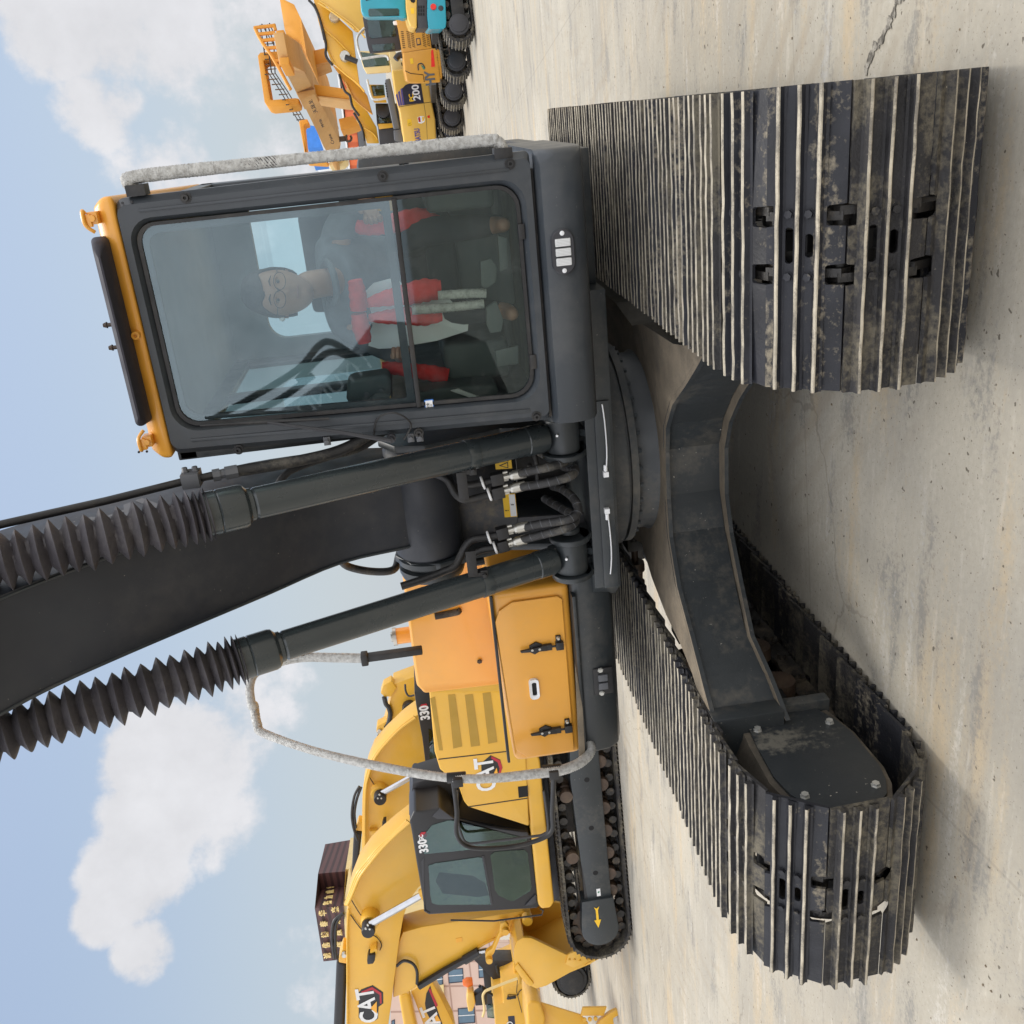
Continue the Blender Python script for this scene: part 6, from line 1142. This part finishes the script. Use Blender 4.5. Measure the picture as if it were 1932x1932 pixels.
hcab = frame_slab('cab', [(40, 212), (110, 206), (440, 225), (500, 350), (510, 470), (525, 620), (130, 662), (110, 600), (95, 530)], ZR, hp-RN*.9, RN, .9, 'dgrey', HYM, .02); frame_slab('side_window', [(95, 232), (400, 240), (440, 260), (465, 455), (150, 482), (120, 450)], ZR, hp-RN*.89, RN, .01, 'glass_bg', hcab, .003); frame_slab('side_window', [(150, 560), (340, 548), (440, 540), (450, 620), (180, 650)], ZR, hp-RN*.89, RN, .01, 'glass_bg', hcab, .003)
# third: straw-yellow machine with its number panel
PCM, pc_ = row_machine('straw-yellow excavator with dark number panel, third in the right row', (1691, 873), hubr=.19)
pp_ = rpl(pc_, .05)
pb = frame_slab('body', [(405, 880), (560, 860), (600, 900), (870, 900), (895, 1200), (955, 1500), (968, 1790), (985, 2600), (590, 2600), (556, 1790), (505, 1420), (445, 1180)], ZR, pp_, RN, 1.9, 'kom', PCM, .05, 3)
plane_tube('panel_seam', [(487, 1342), (805, 1292), (918, 1278)], ZR, pp_+RN*.002, RN, .006, 'black2', pb, sm=False); plane_tube('panel_seam', [(770, 1040), (840, 1500), (855, 1800), (870, 2600)], ZR, pp_+RN*.002, RN, .004, 'dgrey', pb, sm=False)
pn = frame_slab('number_panel', [(530, 1115), (580, 1065), (650, 1040), (770, 1048), (805, 1288), (552, 1320)], ZR, pp_+RN*.004, RN, .004, 'navy', pb, 0)
for k in range(3): frame_slab('violet_stripe', [(455+k*30, 1190-k*34), (475+k*30, 1170-k*34), (512+k*27, 1324-k*3), (490+k*26, 1330-k*4)], ZR, pp_+RN*.005, RN, .003, 'purp', pn, 0)
text('PC', .16, atp(*ZR(656, 1225), pp_+RN*.008, RN), RF+Vector((0, 0, .02)), YD, 'yel', pn, 'number_letters', bold=.004, sx=1.0); text('200', .25, atp(*ZR(715, 1160), pp_+RN*.008, RN), RF+Vector((0, 0, .02)), YD, 'letter', pn, 'number_letters', bold=.006, sx=1.05)
text('KOMATSU', .19, atp(*ZR(740, 1745), pp_+RN*.006, RN), RF+Vector((0, 0, .01)), YD, 'purp', pb, 'name_letters', bold=.006, sx=.6)
w_ = frame_slab('warning_sticker', [(600, 1500), (650, 1490), (662, 1575), (605, 1585)], ZR, pp_+RN*.004, RN, .003, 'yel', pb, 0); plane_tube('sticker_mark', [(612, 1560), (640, 1540), (650, 1570), (615, 1572)], ZR, pp_+RN*.006, RN, .004, 'black2', w_, sm=False)
s_ = frame_slab('round_sticker', [(730, 1470), (770, 1455), (810, 1460), (822, 1500), (815, 1530), (780, 1550), (740, 1545)], ZR, pp_+RN*.004, RN, .003, 'gwhite', pb, 0); frame_slab('sticker_mark', [(735, 1475), (760, 1465), (770, 1530), (745, 1530)], ZR, pp_+RN*.007, RN, .002, 'dred', s_, 0); frame_slab('sticker_mark', [(785, 1465), (812, 1468), (812, 1510), (790, 1525)], ZR, pp_+RN*.007, RN, .002, 'yel', s_, 0)
frame_slab('reflector', [(853, 1452), (882, 1446), (886, 1478), (858, 1480)], ZR, pp_+RN*.006, RN, .006, 'red', pb, 0); frame_slab('reflector', [(785, 1870), (855, 1860), (858, 1905), (800, 1912)], ZR, pp_+RN*.006, RN, .006, 'red', pb, 0)
band = frame_slab('upper_panel', [(365, 640), (440, 632), (560, 800), (570, 870), (415, 892), (395, 800)], ZR, pp_-RN*.3, RN, .8, 'cream', PCM, .02)
for k in range(2): frame_slab('louvre', [(522+k*0, 690+k*95), (536, 688+k*95), (548, 725+k*95), (532, 730+k*95)], ZR, pp_-RN*.29, RN, .01, 'void', band, 0)
cwk = frame_slab('walkway_guard', [(320, 1000), (385, 980), (430, 1190), (470, 1420), (515, 1620), (430, 1625), (345, 1230)], ZR, pp_-RN*.3, RN, .5, 'grey', PCM, .04, 3)
for k in range(6): frame_slab('guard_slot', [(318+k*5, 1040+k*32), (332+k*5, 1036+k*32), (336+k*5, 1058+k*32), (322+k*5, 1062+k*32)], ZR, pp_-RN*.29, RN, .01, 'void', cwk, 0)
frame_slab('filter_box', [(430, 1640), (520, 1620), (560, 1790), (440, 1770)], ZR, pp_-RN*.25, RN, .4, 'grey', PCM, .03)
pcab = frame_slab('cab', [(0, 640), (15, 730), (50, 850), (90, 925), (395, 905), (400, 890), (380, 720), (365, 640)], ZR, pp_-RN*1.0, RN, .9, 'cream', PCM, .03, 3); frame_slab('side_window', [(15, 650), (350, 700), (380, 820), (60, 845), (25, 740)], ZR, pp_-RN*.99, RN, .01, 'glass_bg', pcab, .003)
# more cabs and booms behind in the row
QM = thing('excavator', 'yellow excavator fourth in the right row, its cab showing left of the cream one', 'excavator', atz(1640, 868, 0)+RF*1.2-RN*1.5, 'excavators in the right row'); qc = atz(1640, 868, 0)+RF*1.3; qp = rpl(qc, .9)
crawler(QM, qc-RN*.2, RF, RN, 1.35, .30, .42, 30, ('shoe', 'shoe2'), .02); crawler(QM, qc-RN*1.9, RF, RN, 1.35, .30, .42, 30, ('shoe', 'shoe2'), .02)
q1 = frame_slab('cab', [(95, 1010), (120, 1060), (300, 1062), (330, 1230), (345, 1290), (190, 1290), (150, 1230)], ZR, qp, RN, .9, 'cat', QM, .02); frame_slab('side_window', [(145, 1072), (312, 1062), (322, 1195), (175, 1205)], ZR, qp+RN*.01, RN, .01, 'glass_bg', q1, .003)
q2 = frame_slab('body', [(200, 1300), (500, 1300), (560, 1800), (620, 2300), (300, 2300), (235, 1600), (220, 1560)], ZR, qp-RN*.6, RN, .8, 'dgrey', QM, .02); frame_slab('cab_trim', [(232, 1555), (415, 1545), (422, 1600), (250, 1622)], ZR, qp-RN*.55, RN, .06, 'cat', q2, .01); frame_slab('side_window', [(205, 1345), (310, 1338), (400, 1530), (238, 1545)], ZR, qp-RN*.55, RN, .06, 'glass_bg', q2, .003)
disc('mirror', (300, 1400), ZR, qp-RN*.5, RN, .18, .05, 'dgrey', q2)
def rboom(name_root, outline, depth, mat, pipes=(), bosses=(), hoses=()):
    pt = rpl(pc_, depth); bb = frame_slab('boom', outline, Z3, pt, RN, .45, mat, name_root, .02)
    for px in pipes: plane_tube('boom_pipe', px, Z3, pt+RN*.05, RN, .022, mat, bb)
    for px in hoses: plane_tube('boom_hose', px, Z3, pt+RN*.08, RN, .035, 'rubber', bb)
    for XY in bosses: disc('cylinder_pin', XY, Z3, pt, RN, .14, .12, 'bolt', bb)
    return bb
rboom(KB, [(615, -200), (930, -200), (940, 250), (870, 235), (720, 100), (600, 0)], 1.4, 'kom', [[(600, 5), (715, 85), (870, 200), (945, 285)], [(590, 20), (705, 95), (865, 215)]])
rboom(HYM, [(545, -60), (620, 20), (850, 235), (880, 480), (905, 660), (800, 560), (690, 470), (640, 330), (590, 150)], 1.9, 'cat', [[(600, 150), (640, 220), (720, 290), (800, 370), (860, 430)], [(640, 310), (700, 460), (800, 560), (880, 620), (940, 690)]], [(715, 135), (795, 430)], [[(520, 0), (570, 60), (615, 180), (650, 330), (650, 420), (700, 490)], [(560, 30), (600, 130), (640, 300)]])
rboom(PCM, [(690, 480), (800, 560), (900, 640), (960, 720), (1000, 860), (920, 800), (830, 700), (770, 590)], 3.0, 'ora', [[(800, 620), (860, 740), (960, 830), (1000, 860)]], [], [[(750, 560), (790, 680), (830, 720), (850, 800), (900, 870)]])
rboom(QM, [(800, 660), (850, 720), (960, 840), (1030, 960), (1050, 1080), (960, 1080), (900, 900)], 4.5, 'cat', [[(860, 820), (900, 930), (1000, 1000), (1040, 1050)]], [], [[(860, 850), (920, 960), (940, 1060)]])
plane_tube('spring_hose', [(795, 430), (850, 450), (885, 465)], Z3, rpl(pc_, 1.7), RN, .07, 'black2', HYM)
for nm, root, px, d in (('guard_rail', HYM, [(940, 210), (890, 270), (885, 330), (915, 435), (940, 440), (1095, 420), (1125, 455)], .9), ('guard_rail', PCM, [(960, 600), (990, 720), (1020, 750), (1110, 740)], 1.2)): plane_tube(nm, px, Z3, rpl(hc_ if root is HYM else pc_, d), RN, .03, 'bolt', root)
# far grey excavator glimpsed between rail and cab
GM = thing('excavator', 'dark excavator at the far end of the right row, between grab rail and gantry leg', 'excavator', atz(1600, 868, 0)+RF*1.0-RN*2.0, 'excavators in the right row'); gq = rpl(atz(1600, 868, 0), 2.2)
g1 = frame_slab('body', [(905, 1140), (1130, 1140), (1250, 1170), (1260, 1500), (920, 1500)], Z3, gq, RN, 1.0, 'dgrey', GM, .02); frame_slab('red_stripe', [(1128, 1175), (1150, 1170), (1228, 1215), (1215, 1225)], Z3, gq+RN*.01, RN, .01, 'red', g1, 0); frame_slab('vent_grille', [(1025, 1160), (1060, 1155), (1065, 1235), (1030, 1235)], Z3, gq+RN*.01, RN, .01, 'yel', g1, 0)
crawler(GM, atz(1610, 868, 0)+RF*1.3-RN*.3, RF, RN, 1.3, .3, .42, 30, ('shoe', 'shoe2'), .02)
PUSH.clear()
# ------------------------------------------------------------------ gantry crane
GD = 34.0
GR = thing('gantry_crane', 'orange double-girder gantry crane with looped end frames and caged walkway, above the right row', 'gantry crane', atz(1760, 872, 0)+Vector((1, 14, 0)))
def gpt(X, Y, d): return CP + ray(*ZC(X, Y))*d
def girder(name, near, far, dn, df, th, mat):
    """near and far end outlines (same corner order) carried to two different distances, joined into a box beam"""
    A = [gpt(X, Y, dn) for X, Y in near]; B = [gpt(X, Y, df) for X, Y in far]
    bx = Vector((th, 0, 0)); mb = MB(); mb.loft([A+[q+bx for q in reversed(A)], B+[q+bx for q in reversed(B)]]); return mb.build(name, mat, GR, bev=.03)
gA = girder('girder', [(565, 155), (580, 210), (755, 295), (820, 430), (840, 470)], [(1060, 1030), (1075, 1040), (1150, 1060), (1240, 1400), (1240, 1420)], 30, 44, 1.0, 'crane')
A1 = [gpt(X, Y, 28) for X, Y in ((615, 590), (650, 700), (830, 830), (900, 760), (805, 620), (640, 520))]
mb = MB()
top = [(470, 600), (540, 650), (700, 900), (800, 1090), (960, 1430), (1060, 1620), (1120, 1720), (1210, 1905)]
low = [(620, 585), (800, 690), (900, 870), (965, 975), (1060, 1180), (1200, 1440), (1270, 1600), (1215, 1880)]
top = [(500, 595), (560, 660), (700, 930), (800, 1090), (960, 1420), (1050, 1620), (1130, 1760), (1150, 1780)]
low = [(625, 590), (815, 690), (895, 850), (970, 985), (1090, 1220), (1220, 1480), (1270, 1590), (1225, 1860)]
dd_ = [26+i*2.1 for i in range(8)]
T_ = [gpt(X, Y, d) for (X, Y), d in zip(top, dd_)]; L_ = [gpt(X, Y, d) for (X, Y), d in zip(low, dd_)]; bx = Vector((-.75, .25, 0))
mb.loft([[a, b, b+bx*-1, a+bx*-1] for a, b in zip(T_, L_)]); gB = mb.build('girder', 'crane2', GR, bev=.02)
for name, outer, inner, d, th in (('end_frame', [(225, 480), (260, 440), (480, 425), (500, 430), (505, 500), (480, 520), (320, 528), (300, 545), (385, 1030), (400, 1036), (700, 1012), (745, 1020), (740, 1080), (700, 1100), (400, 1128), (350, 1115), (310, 1060)], None, 31, .55), ('end_frame', [(742, 1310), (760, 1285), (850, 1275), (860, 1330), (815, 1340), (805, 1370), (850, 1790), (1100, 1800), (1090, 1830), (850, 1815), (830, 1790)], None, 40, .5)):
    P = [gpt(X, Y, d) for X, Y in outer]; mb = MB(); mb.prism(P, CF.normalized()*th); mb.build(name, 'crane', GR, bev=.04)
for px, d, m_ in (([(455, 165), (555, 155), (572, 240), (460, 258)], 27.5, 'crane'), ([(458, 258), (560, 245), (600, 492), (490, 500)], 27.8, 'crane'), ([(495, 505), (615, 497), (622, 590), (505, 598)], 25.8, 'crane'),
    ([(870, 430), (1065, 385), (1120, 570), (930, 640), (915, 600)], 34, 'crane'), ([(930, 645), (1120, 575), (1115, 555), (920, 600)], 33.9, 'crane2'),
    ([(930, 840), (1240, 882), (1360, 910), (1380, 1030), (1300, 1020), (960, 978)], 31, 'crane'), ([(960, 980), (1380, 1030), (1390, 1055), (1300, 1050), (975, 1000)], 30.9, 'crane2'),
    ([(1240, 1275), (1420, 1235), (1500, 1340), (1460, 1362), (1270, 1420)], 41, 'crane'), ([(705, 940), (940, 905), (945, 965), (760, 1050)], 30.5, 'crane2'), ([(1140, 1790), (1225, 1800), (1220, 1905), (1190, 1900)], 40, 'crane2'), ([(1100, 1830), (1340, 1735), (1335, 1790), (1285, 1835), (1130, 1860)], 40.5, 'cream')):
    P = [gpt(X, Y, d) for X, Y in px]; mb = MB(); mb.prism(P, CF.normalized()*.7); mb.build('leg' if d > 30.95 and m_ == 'crane' else 'end_beam', m_, GR, bev=.03)
def rails(pts, d, r, mat, name):
    mb = MB()
    for pl in pts:
        P = [gpt(X, Y, d if not isinstance(d, tuple) else d[0]+(d[1]-d[0])*i/(len(pl)-1)) for i, (X, Y) in enumerate(pl)]; mb.tube(P, r, 6)
    return mb.build(name, mat, GR)
rails([[(190, 130), (245, 250), (300, 340), (400, 480), (500, 650), (600, 840), (640, 910)], [(180, 135), (440, 105)], [(240, 215), (445, 195)], [(285, 295), (455, 275)], [(345, 390), (470, 380)], [(430, 90), (450, 165)], [(435, 550), (500, 545)], [(490, 610), (520, 605)]], 28, .05, 'crane', 'walkway_post')
cage = [[(260, 110), (300, 360), (345, 690), (370, 710), (520, 940), (640, 1150), (740, 1305)], [(320, 100), (400, 690), (560, 930), (680, 1140), (770, 1290)], [(350, 95), (430, 330), (445, 700), (600, 930), (720, 1130), (800, 1270)], [(255, 105), (350, 97)], [(280, 90), (470, 420)], [(375, 80), (480, 320)]]
for k in range(16):
    t = k/15; y = 340+t*950; x = 300+max(0, (y-690))*.70 if y > 690 else 300+(y-340)*.13; cage.append([(x, y), (x+130-t*40, y-8)])
rails(cage, (29, 38), .02, 'dgrey', 'walkway_cage')
# lettering on the near girder
def gtext(s, X, Y, size, d, X2, Y2, nm, sx=1.0):
    c = gpt(X, Y, d); x = gpt(X2, Y2, d)-c; n_ = (CP-c).normalized(); y = n_.cross(x); text(s, size, c+n_*.12, -x if x.dot(CR) < 0 else x, CU, 'dgrey', gB, nm, ext=.01, sx=sx)
gtext('天晟龙', 925, 1120, .15, 30.2, 870, 1000, 'girder_letters'); gtext('MH10t', 1030, 1330, .13, 33, 980, 1210, 'girder_letters', .8); gtext('Crane', 1150, 1530, .17, 35.5, 1100, 1410, 'girder_letters', .9)
b_ = MB(); c = gpt(1365, 1520, 38); b_.tube([c+(CR*math.cos(R(t))+CU*math.sin(R(t)))*.12 for t in range(20, 330, 15)], .045, 8); b_.box(c+Vector((-.1, -.1, .14)), c+Vector((.1, .1, .38))); b_.cyl(c+Vector((0, 0, .35)), c+Vector((0, 0, .8)), .06, n=10); b_.build('hook_block', 'rust', GR)
# ------------------------------------------------------------------ buildings
def billboard_box(name, px, zf, d, th, mat, parent=None, bev=.02):
    P = [CP + ray(*zf(X, Y))*d for X, Y in px]; nn = Vector((CF.x, CF.y, 0)).normalized(); mb = MB(); mb.prism(P, nn*th); return mb.build(name, mat, parent, bev=bev)
def pnt(zf, X, Y, d): return CP + ray(*zf(X, Y))*d
def wallmat(name, col, line, sx, sz, lw=.04):
    m, n, l, p = _nodes(name); co = coords(n, l); sp = n.new('ShaderNodeSeparateXYZ'); l.new(co, sp.inputs[0])
    ax = n.new('ShaderNodeVectorMath'); ax.operation = 'DOT_PRODUCT'; l.new(co, ax.inputs[0]); ax.inputs[1].default_value = tuple(CR.normalized())
    o = []
    for src, s in ((ax.outputs['Value'], sx), (sp.outputs[2], sz)):
        pp = n.new('ShaderNodeMath'); pp.operation = 'PINGPONG'; l.new(src, pp.inputs[0]); pp.inputs[1].default_value = s/2; o.append(ramp(n, l, pp.outputs[0], lw*.5, lw, 1, 0))
    mx = n.new('ShaderNodeMath'); mx.operation = 'MAXIMUM'; l.new(o[0], mx.inputs[0]); l.new(o[1], mx.inputs[1])
    c = mixc(n, l, ramp(n, l, noise(n, l, co, .6, 4), .3, .7), tuple(x*.94 for x in col), col); l.new(mixc(n, l, mx.outputs[0], c, line), p.inputs['Base Color']); p.inputs['Roughness'].default_value = .6; return m
BD = 46
PB_ = thing('office_building', 'pink tiled building with blue windows behind the left machines', 'building', atz(1932-1900, 1000, 0)+Vector((-20, 28, 0)))
BN = Vector((.66, -.75, 0)).normalized(); bpt = CP + ray(*Z7(760, 1750))*BD
wm = wallmat('pink_wall_tiles', (.68, .50, .42), (.42, .27, .22), 1.0, 1.05, .05)
def bslab(name, px, off, th, mat, parent, bev=.0, zf=Z7): return frame_slab(name, px, zf, bpt+BN*off, BN, th, mat, parent, bev)
bw = bslab('wall', [(470, 1700), (560, 1640), (800, 1500), (1500, 1500), (1500, 2300), (455, 2300)], 0, 6, wm, PB_)
bslab('cornice', [(560, 1660), (580, 1655), (600, 2300), (575, 2300)], .25, .25, 'cream', PB_); bslab('cornice', [(740, 1700), (765, 1695), (790, 2300), (765, 2300)], .25, .25, 'cream', PB_)
for (x0, y0, x1, y1) in ((790, 1600, 875, 1680), (820, 1740, 0, 0), (715, 1625, 760, 1700), (845, 1820, 940, 1910), (545, 1790, 590, 1860), (660, 1770, 720, 1850), (545, 1960, 600, 2040), (680, 1930, 750, 2010), (470, 1890, 490, 1990), (860, 2000, 950, 2090), (960, 1560, 1060, 1650)):
    if x1 <= x0: continue
    q = bslab('window', [(x0, y0+8), (x1, y0), (x1+4, y1), (x0+4, y1+8)], .02, .1, 'navy', bw); bslab('window_glass', [(x0+5, y0+13), (x1-4, y0+6), (x1-2, y1-5), (x0+8, y1+2)], .03, .02, paint('blue_window_glass', (.10, .17, .24), .1), q)
    bslab('mullion', [(x0+3, (y0+y1)/2+4), (x1, (y0+y1)/2-2), (x1, (y0+y1)/2+2), (x0+3, (y0+y1)/2+8)], .05, .03, 'gwhite', q)
# roof sign
SN = thing('roof_sign', 'maroon slatted sign with gold characters on the roof of the tall cream building', 'sign', CP+ray(*D(640, 1740))*70-Vector((0, 0, 14)))
Z8 = zoomer(900, 2450, 4.83)
SD = 60; s0 = pnt(Z8, 95, 985, SD); sl = pnt(Z8, 218, 1735, SD+2.5); sr = pnt(Z8, 205, 503, SD+6.5)
lo0 = pnt(Z8, 500, 950, SD); lol = pnt(Z8, 560, 1700, SD+2.5); lor = pnt(Z8, 575, 440, SD+6.5)
mar = wallmat('maroon_slats', (.105, .045, .045), (.045, .02, .022), 60, .42, .12)
mb = MB(); mb.loft([[sl, lol, lol+Vector((-2, 2.5, 0)), sl+Vector((-2, 2.5, 0))], [s0, lo0, lo0+Vector((0, 3, 0)), s0+Vector((0, 3, 0))], [sr, lor, lor+Vector((0, 3, 0)), sr+Vector((0, 3, 0))]]); board = mb.build('sign_board', mar, SN)
gold = flat('gold_letters', (.80, .62, .26), .4)
MT['gold'] = gold
def sign_text(chars, ca, cb, size, parent, da, db):
    for i, ch in enumerate(chars):
        t = i/(len(chars)-1); X = ca[0]+(cb[0]-ca[0])*t; Y = ca[1]+(cb[1]-ca[1])*t; d = da+(db-da)*t; c = pnt(Z8, X, Y, d-.3); x = pnt(Z8, cb[0], cb[1], db)-pnt(Z8, ca[0], ca[1], da)
        text(ch, size, c, x, Vector((0, 0, 1)), 'gold', parent, 'gold_character', ext=.03, bold=.012, sx=1.0)
sign_text('诚信铸春华', (280, 1655), (215, 1055), .50, board, SD+2.3, SD+.25); sign_text('守信赢未来', (480, 1655), (390, 1005), .50, board, SD+2.3, SD+.25)
sign_text('努力成就梦想', (285, 905), (365, 520), .56, board, SD+.35, SD+6)
billboard_box('tower', [(575, 440), (600, 440), (640, 900), (600, 1720), (540, 1720), (500, 960)], Z8, SD+.6, 4, 'cream', SN)
lob = MB(); lob.loft([[q+Vector((0, 0, .0)), Vector((q.x, q.y, 0)), Vector((q.x+o.x, q.y+o.y, 0)), q+o] for q, o in ((lol+Vector((0, .2, 0)), Vector((-2, 2.5, 0))), (lo0+Vector((0, .2, 0)), Vector((0, 3, 0))), (lor+Vector((0, .2, 0)), Vector((0, 3, 0))))]); lob.build('building_wall', 'cream', SN)
# orange shed behind the crane, with its white trim and grey base; blue sheet; pale kiosk
SH = thing('shed', 'orange corrugated shed with grey base behind the gantry crane', 'shed', pnt(Z3, 880, 1000, 75)-Vector((0, 0, 6)))
cor = wallmat('orange_corrugated_sheet', (.74, .17, .055), (.52, .10, .03), .9, 400, .25)
sw_ = billboard_box('wall', [(750, 560), (770, 600), (835, 1300), (920, 1300), (880, 960), (860, 640), (845, 560)], Z3, 75, 6, cor, SH); billboard_box('roof_edge', [(735, 560), (748, 560), (835, 1300), (822, 1300)], Z3, 74.8, 6, 'gwhite', SH); billboard_box('base_wall', [(880, 940), (925, 930), (960, 1300), (920, 1300)], Z3, 74.9, 6, 'grey', SH)
BT = tag(billboard_box('blue_building', [(490, 935), (570, 950), (625, 1105), (515, 1120), (495, 1000)], Z3, 80, 5, paint('blue_cladding', (.04, .20, .62), .5, var=.1), None), 'blue clad gable end seen through the far loop of the crane', 'building')
KS = tag(billboard_box('pale_building', [(560, 1190), (760, 1230), (840, 1290), (800, 1400), (600, 1300)], Z3, 90, 5, 'paper', None), 'white panelled building behind the cab grab rail and crane end', 'building')
# a dark thing of the row's far roofline at the top edge of the picture
